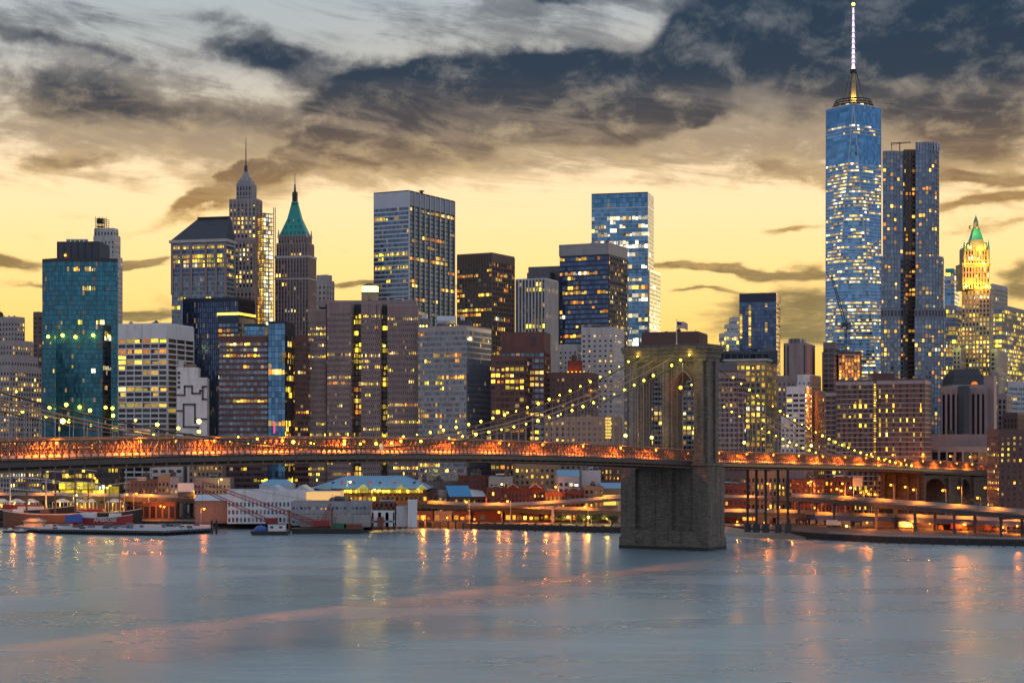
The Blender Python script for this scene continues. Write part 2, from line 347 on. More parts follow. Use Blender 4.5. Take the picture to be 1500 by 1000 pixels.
def shrink(poly, k):
    cx = sum(p[0] for p in poly) / len(poly); cy = sum(p[1] for p in poly) / len(poly)
    return [(cx + (x - cx) * k, cy + (y - cy) * k) for x, y in poly]
def grow(poly, d):
    n = len(poly); out = []
    for i in range(n):
        p0, p1, p2 = Vector(poly[i - 1]), Vector(poly[i]), Vector(poly[(i + 1) % n])
        e1, e2 = (p1 - p0).normalized(), (p2 - p1).normalized(); n1, n2 = Vector((e1.y, -e1.x)), Vector((e2.y, -e2.x))
        q = (n1 + n2); q = q / max(q.length_squared / 2, .3); out.append(tuple(p1 + q * d))
    return out
def mid(poly): return (sum(p[0] for p in poly) / len(poly), sum(p[1] for p in poly) / len(poly))
FOOT = []; PANE = {}
def style(b=3.0, f=3.6, pw=.8, sh=1.4, pd=.35, sd=.25, w='stone_grey', s=None, g='glass_dark', L=(.12, .1, .6), pal=('lit_warm', 'lit_warm', 'lit_pale'), crown=3.0, base=0.0, rows=None, cols=None):
    return dict(b=b, f=f, pw=pw, sh=sh, pd=pd, sd=sd, w=w, s=s or w, g=g, L=L, pal=pal, crown=crown, base=base, rows=rows, cols=cols)
class Tower:
    def __init__(s, name, label, loc, cat='building', group=None, seed=None):
        s.root = thing(name, label, cat, loc, group); s.W = MB(); s.win = []; s.back = []; s.R = random.Random(seed or label)
    def grid(s, a, b, z0, z1, st):
        a, b = Vector(a), Vector(b); L = (b - a).length
        if L < 1.2: return
        u = (b - a) / L; n = Vector((u.y, -u.x)); R = s.R; W = s.W
        zt_ = z1 - st['crown']; zb = z0 + st['base']; H = zt_ - zb
        nb = st['cols'] or max(1, round(L / st['b'])); nf = st['rows'] or max(1, round(H / st['f'])); bw = L / nb; fh = H / nf
        def slab(s0, s1, za, zc, d, m):
            p = a + u * s0; q = a + u * s1; e = n * d; i = n * -.12
            W.prism([tuple(p + e), tuple(q + e), tuple(q + i), tuple(p + i)], za, zc, m)
        if st['pw'] > 0:
            for i in range(nb + 1):
                h = st['pw'] / 2; s0, s1 = max(.003, i * bw - h), min(L - .003, i * bw + h)
                slab(s0, s1, z0, z1 - .02, st['pd'], st['w'])
        if st['sh'] > 0:
            for j in range(nf + 1):
                za = zb + j * fh - st['sh'] * .5; zc = za + st['sh']
                if j == nf: zc = z1 - .03
                slab(.006, L - .006, max(z0, za), zc, st['sd'], st['s'])
        ang = math.atan2(u.y, u.x); p, pr, pp = st['L']
        ww = bw - st['pw']; hh = fh - st['sh']
        for j in range(nf):
            pj = pp if R.random() < pr else p * (.4 + 1.2 * R.random()); cur = R.random() < pj
            for i in range(nb):
                if i == 0 or R.random() < .38: cur = R.random() < pj; mrun = R.choice(st['pal']) if R.random() > .10 else R.choice(('lit_white', 'lit_orange', 'lit_pale', 'lit_orange'))
                m = (mrun if R.random() > .2 else R.choice(st['pal'])) if cur else ('lit_dim' if R.random() < .04 else st['g'])
                c = a + u * ((i + .5) * bw) + n * .06
                if cur and R.random() < .45:                 # blind half drawn or part of the bay dark: the full dark pane lies behind a smaller lit one
                    s.back.append((c.x - n.x * .03, c.y - n.y * .03, zb + (j + .5) * fh, ww, hh, ang, st['g'], False))
                    fw, fh_ = R.uniform(.45, 1), R.uniform(.5, 1); c = c + u * (ww * (1 - fw) * R.uniform(-.5, .5))
                    s.win.append((c.x, c.y, zb + (j + .5) * fh - hh * (1 - fh_) / 2, max(.3, round(ww * fw * 2.5) / 2.5), max(.4, round(hh * fh_ * 2.5) / 2.5), ang, m, cur)); continue
                s.win.append((c.x, c.y, zb + (j + .5) * fh, ww, hh, ang, m, cur))
    def vol(s, poly, z0, z1, st, cap='roof_dark', back=True, parapet=1.0):
        FOOT.append((s.root.name, poly, z0, z1))
        wm = (st[0] if isinstance(st, (list, tuple)) else st)['w']
        s.W.prism(poly, z0, z1, wm, cap)
        n = len(poly); k = 0; RF = MB(); RF.prism(shrink(poly, .93), z1 - .2, z1 + .15, cap); RF.build('roof', s.root); PA = MB()
        for i in range(n):
            a, b = poly[i], poly[(i + 1) % n]; nx, ny = b[1] - a[1], -(b[0] - a[0])
            if parapet:
                u = Vector((b[0] - a[0], b[1] - a[1])); L = u.length; u /= L; e = Vector((u.y, -u.x)); A = Vector(a); Bq = Vector(b)
                PA.prism([tuple(A + e * .08), tuple(Bq + e * .08), tuple(Bq - e * .5), tuple(A - e * .5)], z1 - .4, z1 + parapet, wm)
            mx, my = (a[0] + b[0]) / 2, (a[1] + b[1]) / 2
            if nx * -mx + ny * -my > 0.02 * math.hypot(nx, ny) * math.hypot(mx, my):
                q = st[min(k, len(st) - 1)] if isinstance(st, (list, tuple)) else st
                k += 1
                if q.get('blank'): continue
                s.grid(a, b, z0, z1, q)
        if PA.f: PA.build('parapet', s.root)
    def part(s, name, mb, smooth=False): return mb.build(name, s.root, smooth=smooth)
    def clutter(s, poly, z, n=4, hmax=4.0):
        c = mid(poly)
        for i in range(n):
            k = s.R.uniform(.1, .75); a = s.R.choice(poly); b = s.R.choice(poly)
            px = c[0] + ((a[0] + b[0]) / 2 - c[0]) * k; py = c[1] + ((a[1] + b[1]) / 2 - c[1]) * k
            w, d, h = s.R.uniform(2, 6), s.R.uniform(2, 6), s.R.uniform(1.6, hmax); m = MB(); t = s.R.random()
            if t < .2:
                m.rod((px, py, z + 1.2), (px, py, z + 1.2 + h), 1.6, 1.6, 'timber_brown', 10); m.rod((px, py, z + 1.2 + h), (px, py, z + 2.6 + h), 1.7, .1, 'roof_dark', 10)
                for q in (-1, 1):
                    for r in (-1, 1): m.bar((px + q, py + r, z - .3), (px + q, py + r, z + 1.3), .25, .25, 'steel_dark')
                m.build('water_tank', s.root)
            elif t < .45:
                m.rod((px, py, z), (px, py, z + h * 2), .14, .07, 'steel_dark', 5)
                for q in range(2): m.bar((px - .8, py, z + h * (1.2 + .5 * q)), (px + .8, py, z + h * (1.2 + .5 * q)), .1, .1, 'steel_dark')
                m.build('antenna', s.root)
            else:
                m.box(px - w / 2, px + w / 2, py - d / 2, py + d / 2, z - .2, z + h, s.R.choice(['roof_grey', 'aluminium', 'concrete_dark']))
                m.box(px - w / 2 + .3, px + w / 2 - .3, py - d / 2 - .1, py + d / 2, z + h * .25, z + h * .7, 'steel_dark')
                m.box(px - w / 4, px + w / 4, py - d / 4, py + d / 4, z + h, z + h + .6, 'roof_dark')
                m.build('rooftop_unit', s.root)
    def done(s, nind=60, wall='wall'):
        if s.W.f: s.W.build(wall, s.root)
        R = s.R; win = s.win; idx = [i for i in range(len(win)) if win[i][7]]; R.shuffle(idx)
        rest = [i for i in range(len(win)) if not win[i][7]]; R.shuffle(rest)
        order = idx + rest
        if len(win) <= nind: nind = len(win)
        off = LOC[s.root.name]
        for i in order[:nind]:
            x, y, z, w, h, ang, m, _ = win[i]; w, h = round(w, 1), round(h, 1); key = (w, h, m)
            if key not in PANE:
                b = MB(); b.face([(-w / 2, 0, -h / 2), (w / 2, 0, -h / 2), (w / 2, 0, h / 2), (-w / 2, 0, h / 2)], m)
                o = b.build('window'); PANE[key] = o.data
            else:
                o = bpy.data.objects.new('window', PANE[key]); COL.objects.link(o)
            o.parent = s.root; o.location = (x - off[0], y - off[1], z - off[2]); o.rotation_euler = (0, 0, ang)
        if order[nind:] or s.back:
            b = MB()
            for q_ in [win[i] for i in order[nind:]] + s.back:
                x, y, z, w, h, ang, m, _ = q_; c, q = math.cos(ang) * w / 2, math.sin(ang) * w / 2
                b.face([(x - c, y - q, z - h / 2), (x + c, y + q, z - h / 2), (x + c, y + q, z + h / 2), (x - c, y - q, z + h / 2)], m)
            b.build('window', s.root, 'stuff')
        return s.root
BLANK = dict(blank=True, w='concrete')
def loc(poly): c = mid(poly); return (c[0], c[1], GZ)
# ================================================================== THE SKYLINE
SKY = 'towers of the downtown skyline'
# --- far left: stepped masonry block
T = Tower('office_building', 'stepped beige stone office block with setbacks left of the teal glass tower', loc(cb(-60, 20, 48, 1180, .45)), 'building', SKY)
st = style(2.6, 3.4, 1.3, 1.7, .3, .2, 'stone_beige', L=(.16, .14, .6), crown=2.5)
T.vol(cb(-40, 21, 36, 1210, .45), GZ, zt(464, 1200), st)
T.vol(cb(-60, 18, 48, 1200, .45), GZ, zt(500, 1200), st)
T.vol(cb(-70, 16, 55, 1190, .45), GZ, zt(523, 1190), st); T.vol(cb(-80, 14, 60.5, 1180, .45), GZ, zt(538, 1180), style(2.6, 3.4, 1.1, 1.4, .3, .2, 'stone_beige', L=(.3, .3, .85), crown=2.5))
p = cb(-40, 21, 36, 1210, .45)
for i in range(9): m = MB(); q = Vector(p[0]).lerp(Vector(p[1]), i / 8); m.box(q.x - .5, q.x + .5, q.y - .4, q.y + .6, zt(464, 1200), zt(464, 1200) + 1.8, 'stone_white'); T.part('battlement', m)
T.clutter(p, zt(464, 1200), 3); T.done(70)
T = Tower('office_building', 'narrow dark brown slab seen in the gap between stepped beige block and teal tower', loc(cb(49, 55, 66, 1560)), 'building', SKY)
T.vol(cb(49, 56, 66, 1560), GZ, zt(458, 1560), style(4, 4, 1.4, 1.6, w='stone_brown', L=(.02, 0, 0))); T.done(20)
# --- teal glass tower
D = 1270; P = cb(62, 82, 172, D, .12)
T = Tower('office_tower', 'teal glass tower with chamfered edge and grey rooftop box', loc(P), 'skyscraper', SKY)
te = style(1.55, 3.5, .18, .35, .12, .10, 'steel_dark', g='glass_teal', L=(.006, .05, .4), pal=('lit_yellow', 'lit_yellow', 'lit_pale'), crown=1.5)
c, r = fl(82, 153, D, 40, .03)[:2]; c2 = (gx(172.6, D + 3), D + 3)
l2 = (gx(62, D + 7), D + 7)
T.vol([l2, c, r, c2, (c2[0] * (c2[1] + 40) / c2[1] - 1, c2[1] + 40), (l2[0] + 2, l2[1] + 40)], GZ, zt(380, D), te)
W2 = cb(152.6, 153.5, 173.2, D - 2, .42)
T.vol(cb(151, 153.2, 173.4, D - 6, .32), GZ, zt(478, D - 6), style(1.8, 3.5, .2, .6, .12, .1, 'steel_dark', g='glass_dark', L=(.05, .10, .5), pal=('lit_yellow', 'lit_pale')))
Pm = fl(84, 145, D + 14, 28, -.05)
T.done(100)
m = MB(); z = zt(380, D); m.prism(Pm, z - .5, zt(350.5, D), 'slate')
for i in range(7): q = Vector(Pm[0]).lerp(Vector(Pm[1]), i / 6); m.box(q.x - .3, q.x + .3, q.y - .35, q.y + .2, z, zt(351, D), 'steel_dark')
T.part('penthouse', m)
for i in range(5):
    m = MB(); x = gx(100 + i * 6.5, D + 20); z1 = zt(350.5, D); m.rod((x, D + 20, z1), (x, D + 20, z1 + 1.4), 1.0, 1.5, 'aluminium', 8); m.rod((x, D + 20, z1 + 1.4), (x, D + 20, z1 + 2.4), 1.7, 1.5, 'steel_light', 8); T.part('cooling_fan', m)
m = MB(); x = gx(73, D + 15); m.bar((x - 4, D + 15, z + 1.2), (x + 5, D + 15, z + 1.2), .3, .3, 'steel_dark')
for q in (-3, 0, 3): m.bar((x + q, D + 15, z), (x + q, D + 15, z + 2.4), .2, .2, 'steel_dark')
T.part('window_washing_rig', m)
m = MB(); x = gx(94, D + 10)
m.ball((x, D + 13, zt(371, D)), .8, 'lamp_sodium'); T.part('lamp', m)
for v, y in ((70, 493), (91, 491), (110, 493.5), (136, 491), (163, 494), (72, 597), (116, 596), (158, 597), (168, 598)):
    m = MB(); X = gx(v, D - 2); m.ball((X, D - (1.0 if v < 150 else 9), zt(y, D)), 1.15, 'lamp_yellow', 8); m.bar((X, D + 3, zt(y, D) + .9), (X, D - (1.0 if v < 150 else 9), zt(y, D) + .9), .2, .2, 'steel_dark'); T.part('facade_light', m); plamp((X, D - (2.4 if v < 150 else 11), zt(y, D) - .5), (1, .7, .1), 700, .4)
# --- pale masonry tower with scaffold on its crown
D = 1480; T = Tower('office_tower', 'pale stone tower with scaffolding frame on its crown behind teal tower', loc(cb(135, 165, 179, D, .3)), 'skyscraper', SKY)
st = style(3.4, 4.0, 1.9, 2.0, .4, .3, 'stone_white', L=(.08, .05, .3), crown=3)
P = cb(137, 168, 176, D, .25); T.vol(P, GZ, zt(346, D), st); T.vol(cb(134.5, 169, 179, D - 4, .25), GZ, zt(378, D), st)
P2 = cb(138, 166, 173, D + 3, .25); T.vol(P2, zt(346, D) - 1, zt(335, D), style(3, 4.5, 1.4, 1.5, w='stone_white', L=(.05, 0, 0), crown=1.5))
T.done(40)
m = MB(); z0, z1 = zt(335, D), zt(316, D); xs = [gx(v, D + 8) for v in (141, 146, 151, 157)]
for x in xs:
    for y in (D + 6, D + 14): m.bar((x, y, z0 - 2), (x, y, z1 - (2 if x == xs[-1] else 0)), .35, .35, 'steel_dark')
for k in range(6):
    z = z0 + (z1 - z0) * (k + .6) / 6.6
    for y in (D + 6, D + 14): m.bar((xs[0] - .6, y, z), (xs[-1] + .6, y, z), .3, .3, 'steel_dark')
    if k % 2: m.box(xs[0], xs[2], D + 7, D + 13, z, z + .4, 'timber_brown')
for i in range(3): m.bar((xs[i], D + 6, z0 + (i % 2) * (z1 - z0)), (xs[i + 1], D + 6, z1 - (i % 2) * (z1 - z0)), .2, .2, 'steel_dark')
m.box(xs[0] + .5, xs[2], D + 7, D + 12, z0 + 6, z0 + 8.5, 'steel_dark'); T.part('scaffold', m)
# --- white concrete grid block
D = 1150; P = cb(173.5, 245, 283, D, .28)
T = Tower('office_building', 'white concrete office block with wide window bays and blank top band', loc(P), 'building', SKY)
T.vol(P, GZ, zt(475, D), [style(5.66, 3.52, .55, 1.05, .75, .55, 'paint_white', L=(.12, .3, .75), pal=('lit_warm', 'lit_orange', 'lit_yellow', 'lit_warm'), crown=8.6, cols=6), style(5.66, 3.52, .55, 1.05, .75, .55, 'paint_white', L=(.08, .1, .5), crown=8.6, cols=3)], 'roof_snow')
T.clutter(P, zt(475, D), 6, 3); T.done(100)
# --- dark blue fin slab
D = 1312; P = cb(268, 349.5, 373, D, .3)
T = Tower('office_tower', 'dark navy slab with fine vertical fins behind the white grid block', loc(P), 'skyscraper', SKY)
st = style(1.5, 3.9, .35, .5, .4, .15, 'steel_navy', g='glass_navy', L=(.012, .02, .3), pal=('lit_pale', 'lit_warm'), crown=2)
T.vol(P, GZ, zt(437, D), st); T.done(40)
m = MB(); q = Vector(P[0]).lerp(Vector(P[1]), .6); e = grow(P, .6)
A, Bq, Cq = Vector(e[0]).lerp(Vector(e[1]), .62), Vector(e[1]), Vector(e[2])
for u, v in ((A, Bq), (Bq, Cq)): m.face([(u.x, u.y, zt(461, D)), (v.x, v.y, zt(461, D)), (v.x, v.y, zt(457.5, D)), (u.x, u.y, zt(457.5, D))], 'lit_warm')
T.part('lit_window_band', m)
T = Tower('office_building', 'low blue glass wing with lit floors in front of the navy slab', loc(cb(319, 349, 374, 1265, .3)), 'building', SKY)
T.vol(cb(320, 349, 372.5, 1262, .3), GZ, zt(466, 1262), style(3, 3.7, .3, 1.5, .2, .3, 'steel_navy', g='glass_slate', L=(.15, .2, .7), pal=('lit_pale', 'lit_orange'))); T.done(40)
# --- hipped-roof postmodern tower
D = 1500; P = cb(252.5, 330, 342, D, .25); ze = zt(352, D)
T = Tower('office_tower', 'blue glass tower with dark hipped roof and stone corner piers', loc(P), 'skyscraper', SKY)
st = style(2.6, 3.9, .35, 1.2, .3, .35, 'stone_grey', g='glass_navy', L=(.10, .30, .85), pal=('lit_yellow', 'lit_warm', 'lit_warm'), crown=3)
st2 = style(2.6, 3.9, .35, 1.2, .3, .35, 'stone_grey', g='glass_slate', L=(.06, .10, .6), pal=('lit_yellow', 'lit_warm'), crown=0)
zm = zt(405, D)
T.vol(P, zm, ze, st); T.vol(grow(P, .3), GZ, zm, st2)
T.done(60)
m = MB()
for k in (0, .17, .36, .64, .83, 1): q = Vector(P[0]).lerp(Vector(P[1]), k); m.box(q.x - 1.1, q.x + 1.1, q.y - 1.5, q.y + .5, zt(430, D), ze, 'stone_mauve')
T.part('pier', m)
m = MB(); e = grow(P, 2.2); m.prism(e, ze - 1.2, ze + 1.2, 'stone_white'); m.prism(grow(P, 1.0), ze - 4.4, ze - 3.2, 'stone_white'); T.part('cornice', m)
m = MB(); h = zt(317, D); e = grow(P, 1); A, Bq, Cq, Dq = [Vector(q) for q in e]
t0, t1 = A.lerp(Bq, .42), A.lerp(Bq, .99); dv = Dq - A
m.solid([(*A, ze + 1.2), (*Bq, ze + 1.2), (*Cq, ze + 1.2), (*Dq, ze + 1.2)], [(*(t0 + dv * .45), h), (*(t1 + dv * .45), h), (*(t1 + dv * .62), h), (*(t0 + dv * .62), h)], 'slate')
T.part('roof', m)
m = MB(); a1, a2 = t0 + dv * .43, t1 + dv * .43; m.bar((*(a1), h + .4), (*(a2), h + .4), 2.4, 1.2, 'steel_dark'); T.part('roof_ridge', m)
# --- gothic setback tower with needle spire
D = 1562; T = Tower('office_tower', 'tapering stone tower with stepped crown and dark needle spire', loc(cb(334, 372, 384, D, .3)), 'skyscraper', SKY)
st = style(3.4, 3.9, 1.7, 1.5, .6, .25, 'stone_beige', s='stone_mauve', L=(.38, .1, .8), pal=('lit_pale', 'lit_warm'), crown=3); sd = style(3.4, 3.9, 1.7, 1.5, .6, .25, 'stone_mauve', L=(.04, 0, 0), crown=3)
T.vol(cb(336, 375, 383.5, D, .22), GZ, zt(292, D), [st, sd]); T.vol(cb(334, 371, 380, D - 5, .22), GZ, zt(352, D), [st, sd]); T.vol(cb(330, 369, 378, D - 9, .22), GZ, zt(424, D), [st, sd])
s2 = style(2.6, 4, 1.2, 1.4, .6, .3, 'stone_grey', s='stone_grey', L=(.05, 0, 0), crown=1.5)
T.vol(cb(346.5, 368, 375, D + 6, .22), zt(292, D) - 1, zt(268, D), s2, 'stone_grey')
T.vol(cb(349.5, 366.5, 372, D + 9, .22), zt(268, D) - 1, zt(263, D), s2, 'stone_grey')
T.done(60)
m = MB(); cx, cy = gx(360.2, D + 18), D + 18
def oct_(r, n=8, ph=.39): return [(cx + r * math.cos(ph + 2 * math.pi * i / n), cy + r * math.sin(ph + 2 * math.pi * i / n)) for i in range(n)]
lv = [(268, 6.6), (262, 5.4), (261.9, 4.9), (256, 4.3), (255.9, 3.8), (249, 2.4), (247, 1.6)]
for (ya, ra), (yb, rb) in zip(lv[:-1], lv[1:]): m.solid([(x, y, zt(ya, D)) for x, y in oct_(ra)], [(x, y, zt(yb, D)) for x, y in oct_(rb)], 'stone_grey')
for r0, ya, yb in ((7.6, 270, 260), (5.0, 263, 256)):
    for x, y in oct_(r0, 8): m.rod((x, y, zt(ya, D)), (x, y, zt(yb, D)), .7, .15, 'stone_white', 5)
T.part('crown', m)
m = MB(); m.rod((cx, cy, zt(249, D)), (cx, cy, zt(239, D)), 1.7, 1.5, 'steel_dark', 8); m.rod((cx, cy, zt(239, D)), (cx, cy, zt(237, D)), 1.5, .6, 'steel_dark', 8); m.rod((cx, cy, zt(237, D)), (cx, cy, zt(215, D)), .55, .4, 'steel_dark', 6); m.rod((cx, cy, zt(215, D)), (cx, cy, zt(196, D)), .4, .16, 'steel_dark', 6); T.part('spire', m)
# --- tower under construction, every floor lit
D = 1330; P = cb(376, 386, 400.5, D, .75)
T = Tower('construction_tower', 'slim open-floored tower under construction, every bare floor brightly lit', loc(P), 'skyscraper', SKY)
N_ = 27; z0, z1 = zt(476, D), zt(312, D); fh = (z1 - z0) / N_; T.W.prism(P, GZ, z0, 'concrete')
core = shrink(P, .5); T.W.prism(core, z0, z1, 'concrete')
for i in range(N_ + 1):
    T.W.prism(P, z0 + i * fh - .25, z0 + i * fh + .2, 'concrete')
for q in P + [tuple(Vector(P[0]).lerp(Vector(P[1]), .5)), tuple(Vector(P[1]).lerp(Vector(P[2]), .5))]: T.W.box(q[0] - .2, q[0] + .2, q[1] + .1, q[1] + .5, z0, z1, 'concrete')
T.done(0, 'floor_frame')
R = random.Random(4)
for i in range(N_):
    m = MB(); z = z0 + i * fh
    for (u, v, mt) in ((P[0], P[1], ('lit_yellow', 'lit_orange', 'lit_yellow')), (P[1], P[2], ('lit_white', 'lit_white', 'lit_pale'))):
        u, v = Vector(u), Vector(v); k = shrink(P, .93)
        cc = Vector(mid(P))
        for j in range(4):
            a, b = u.lerp(v, j / 4 + .03), u.lerp(v, (j + 1) / 4 - .02); a += (cc - a) * .12; b += (cc - b) * .12
            if R.random() < .88: m.face([(*a, z + .3), (*b, z + .3), (*b, z + fh - .7), (*a, z + fh - .7)], R.choice(mt))
    if m.f: T.part('lit_floor', m)
m = MB(); e = grow(P, .3)
for i in range(0, N_): m.bar((*e[0], z0 + i * fh + 1.0), (*e[1], z0 + i * fh + 1.0), .12, .7, 'orange_net')
T.part('safety_net', m)
m = MB(); x = gx(401.5, D + 10); y = D + 12
for q in ((-.7, -.7), (.7, -.7), (.7, .7), (-.7, .7)): m.bar((x + q[0], y + q[1], GZ), (x + q[0], y + q[1], zt(301, D)), .28, .28, 'steel_dark')
for i in range(60): z = z0 + (zt(302, D) - z0) * i / 60; m.bar((x - .7, y - .7, z), (x + .7, y - .7, z + 1.4), .18, .18, 'steel_dark')
T.part('hoist_mast', m)
# --- green pyramid-roofed tower
D = 1560; P = cb(403.5, 452, 462.5, D, .22)
T = Tower('office_tower', 'stone tower with turquoise copper pyramid roof and black lantern spire', loc(P), 'skyscraper', SKY)
st = style(2.7, 3.9, 1.3, 1.2, .6, .2, 'stone_mauve', s='stone_brown', L=(.05, .06, .5), crown=3)
T.vol(P, GZ, zt(375, D), st); T.vol(cb(405, 450.5, 459.5, D + 4, .22), zt(375, D) - 1, zt(356, D), st); P3 = cb(408, 449.5, 456, D + 8, .22); T.vol(P3, zt(356, D) - 1, zt(344, D), st)
T.done(60)
m = MB(); e = grow(P, .8); m.prism(e, zt(375, D) - 1.4, zt(375, D) + .6, 'stone_white'); m.prism(e, zt(408, D) - .6, zt(408, D) + .6, 'stone_white'); T.part('cornice', m)
m = MB(); cx, cy = mid(P3); m.frustum(P3, zt(344, D), zt(317, D), .47, 'copper_green'); sm = [(cx + (x - cx) * .47, cy + (y - cy) * .47) for x, y in P3]; m.frustum(sm, zt(317, D), zt(294, D), .45, 'copper_green')
T.part('roof', m)
for j, (k, yy, n) in enumerate(((.83, 338.5, 6), (.66, 329.5, 4), (.5, 320.5, 3))):
    sm = shrink(P3, k + .02); A, Bq = Vector(sm[0]), Vector(sm[1])
    for i in range(n):
        q = A.lerp(Bq, (i + .5) / n); m = MB(); z = zt(yy, D); m.box(q.x - .5, q.x + .5, q.y - .9, q.y + 2.2, z - 1.3, z + 1.3, 'copper_green'); m.face([(q.x - .35, q.y - .95, z - 1), (q.x + .35, q.y - .95, z - 1), (q.x + .35, q.y - .95, z + 1), (q.x - .35, q.y - .95, z + 1)], 'lit_pale' if (j == 2 and i == 1) else 'glass_dark'); T.part('dormer', m)
m = MB()
for q in P3: m.rod((q[0], q[1], zt(346, D)), (q[0], q[1], zt(334, D)), 1.1, .3, 'stone_white', 6)
T.part('pinnacle', m)
m = MB(); m.rod((cx, cy, zt(294.5, D)), (cx, cy, zt(292, D)), 3.4, 3.1, 'copper_green', 8); m.rod((cx, cy, zt(292, D)), (cx, cy, zt(279, D)), 2.5, 2.5, 'black_paint', 8); m.rod((cx, cy, zt(279, D)), (cx, cy, zt(276, D)), 2.7, 1, 'black_paint', 8)
m.rod((cx, cy, zt(276, D)), (cx, cy, zt(266, D)), 1.0, .6, 'black_paint', 6); m.rod((cx, cy, zt(266, D)), (cx, cy, zt(249, D)), .4, .15, 'steel_dark', 5); T.part('spire', m)
T = Tower('office_building', 'pale blocky building top right of green pyramid roof', loc(cb(460, 477, 489, 1640)), 'building', SKY)
T.vol(cb(460, 478, 489.5, 1640), GZ, zt(412, 1640), style(5, 5, 2.6, 2.6, w='stone_white', L=(.05, 0, 0))); T.vol(cb(464, 478, 486, 1645), zt(412, 1640) - 1, zt(403, 1640), style(5, 5, 2.6, 2.6, w='stone_white', L=(0, 0, 0))); T.done(20)
# --- white blind gable wall with a black line
D = 1108; P = fl(259, 303, D, 22, .1)
T = Tower('apartment_building', 'white blind-walled building with black stepped line running over its side', loc(P), 'building', SKY)
T.vol(fl(259, 303, D, 22, .1), GZ, zt(555, D), BLANK | dict(w='paint_white'), 'roof_grey'); T.vol(fl(259, 290, D + .4, 21, .1), GZ, zt(540, D), BLANK | dict(w='paint_white'), 'roof_grey')
T.vol(fl(261, 268.5, D + 3, 9, .1), zt(541, D), zt(531, D), BLANK | dict(w='stone_white'), 'roof_grey'); T.vol(fl(270, 286, D + 8, 8, .1), zt(541, D), zt(534.5, D), BLANK | dict(w='brick_tan'), 'roof_grey')
T.done()
m = MB(); A, Bq = Vector(P[0]), Vector(P[1])
def onw(x, y): q = A.lerp(Bq, (x - 259) / 44.0); return (q.x, q.y - .12, zt(y, D))
pl = [(259.5, 578.5), (270.5, 578.5), (270.5, 565.5), (281.5, 565.5), (281.5, 576), (293, 576), (293, 572), (297, 572), (297, 566), (302.5, 566)], [(297, 572), (297, 584.5), (302.5, 584.5)], [(259.5, 601.5), (269, 601.5), (269, 592), (285.5, 592), (285.5, 618.5), (289, 618.5), (289, 613.5), (302.5, 613.5)], [(269, 601.5), (269, 625), (290.5, 625), (290.5, 637.5)], [(270, 640), (270, 636), (281, 636), (281, 640)]
for q in pl:
    for a, b in zip(q[:-1], q[1:]):
        a, b = onw(*a), onw(*b); h = .55
        x0, x1 = min(a[0], b[0]) - h, max(a[0], b[0]) + h; m.box(x0, x1, min(a[1], b[1]) - .06, max(a[1], b[1]) + .3, min(a[2], b[2]) - h, max(a[2], b[2]) + h, 'slate')
T.part('painted_line', m)
for i in range(4):
    m = MB(); a = onw(262, 546 + i * 7); m.box(a[0] - .8, a[0] + .8, a[1] - .05, a[1] + .4, a[2] - .9, a[2] + .9, 'glass_dark'); T.part('window', m)
# --- banded red granite block with blue glass prow
D = 1120; P = cb(321, 397, 402, D, .1)
T = Tower('office_building', 'maroon block striped with ribbon windows, its corner a blue glass prow', loc(P), 'building', SKY)
bl = style(2.2, 3.55, .18, 1.75, .2, .3, 'granite_red', g='glass_slate', L=(.07, .18, .6), pal=('lit_warm', 'lit_yellow', 'lit_pale'), crown=2.4)
T.vol(cb(321, 392, 398, D, .06), GZ, zt(494, D), bl)
T.vol(cb(430, 432, 452, D + 6, .9), GZ, zt(493, D), style(2.2, 3.55, .18, 1.75, .2, .3, 'granite_red', g='glass_brown', L=(.12, .15, .7), crown=2.4))
T.vol(fl(358, 388, D + 12, 14), zt(494, D) - .5, zt(474.5, D), style(2.0, 2.6, .14, .3, .1, .08, 'steel_dark', g='glass_blue', L=(0, 0, 0), crown=.5))
T.vol(cb(393, 417.5, 431, D - 4, .15), GZ, zt(473, D), [style(2.0, 3.55, .14, .3, .1, .08, 'steel_navy', g='glass_blue', L=(.04, .14, .7), pal=('lit_warm', 'lit_pale'), crown=.5), style(2.0, 3.55, .14, .3, .1, .08, 'steel_dark', g='glass_dark', L=(.22, .1, .6), pal=('lit_yellow', 'lit_warm'), crown=.5)])
T.done(100)
m = MB(); q = Vector(cb(393, 417.5, 431, D - 4, .15)[0]).lerp(Vector(cb(393, 417.5, 431, D - 4, .15)[1]), .36)
for i in range(7): z = zt(634 - i * 2.4, D); m.box(q.x - .5, q.x + .6, q.y - .5, q.y - .2, z, z + .8, 'neon_pink')
T.part('neon_sign', m)
# --- big mauve slab with punched windows
D = 1130; T = Tower('office_building', 'wide mauve masonry office block of vertical bays with dark recessed strips', loc(fl(451, 612, D, 40)), 'building', SKY)
mv = style(1.25, 3.6, .55, 1.9, .25, .25, 'stone_mauve', L=(.05, .22, .75), pal=('lit_warm', 'lit_yellow', 'lit_pale'), crown=6)
dk = style(2.2, 3.6, .3, .9, .2, .2, 'steel_dark', g='glass_brown', L=(.25, .3, .9), pal=('lit_yellow', 'lit_warm'), crown=5)
T.vol(fl(451, 477.5, D + 5, 40, -.06), GZ, zt(454, D), mv); T.vol(fl(479, 514, D, 44, -.08), GZ, zt(443, D), mv)
T.vol(fl(477, 530, D + 10, 30, 0), GZ, zt(446, D), dk); T.vol(fl(529, 557, D - 1, 44, -.04), GZ, zt(445, D), mv); T.vol(fl(556, 570, D + 8, 30, 0), GZ, zt(447, D), dk); T.vol(fl(567.5, 612.5, D, 44, .04), GZ, zt(448.5, D), mv)
T.vol(fl(466, 610, D + 22, 24), zt(446, D), zt(438, D), BLANK | dict(w='stone_mauve'))
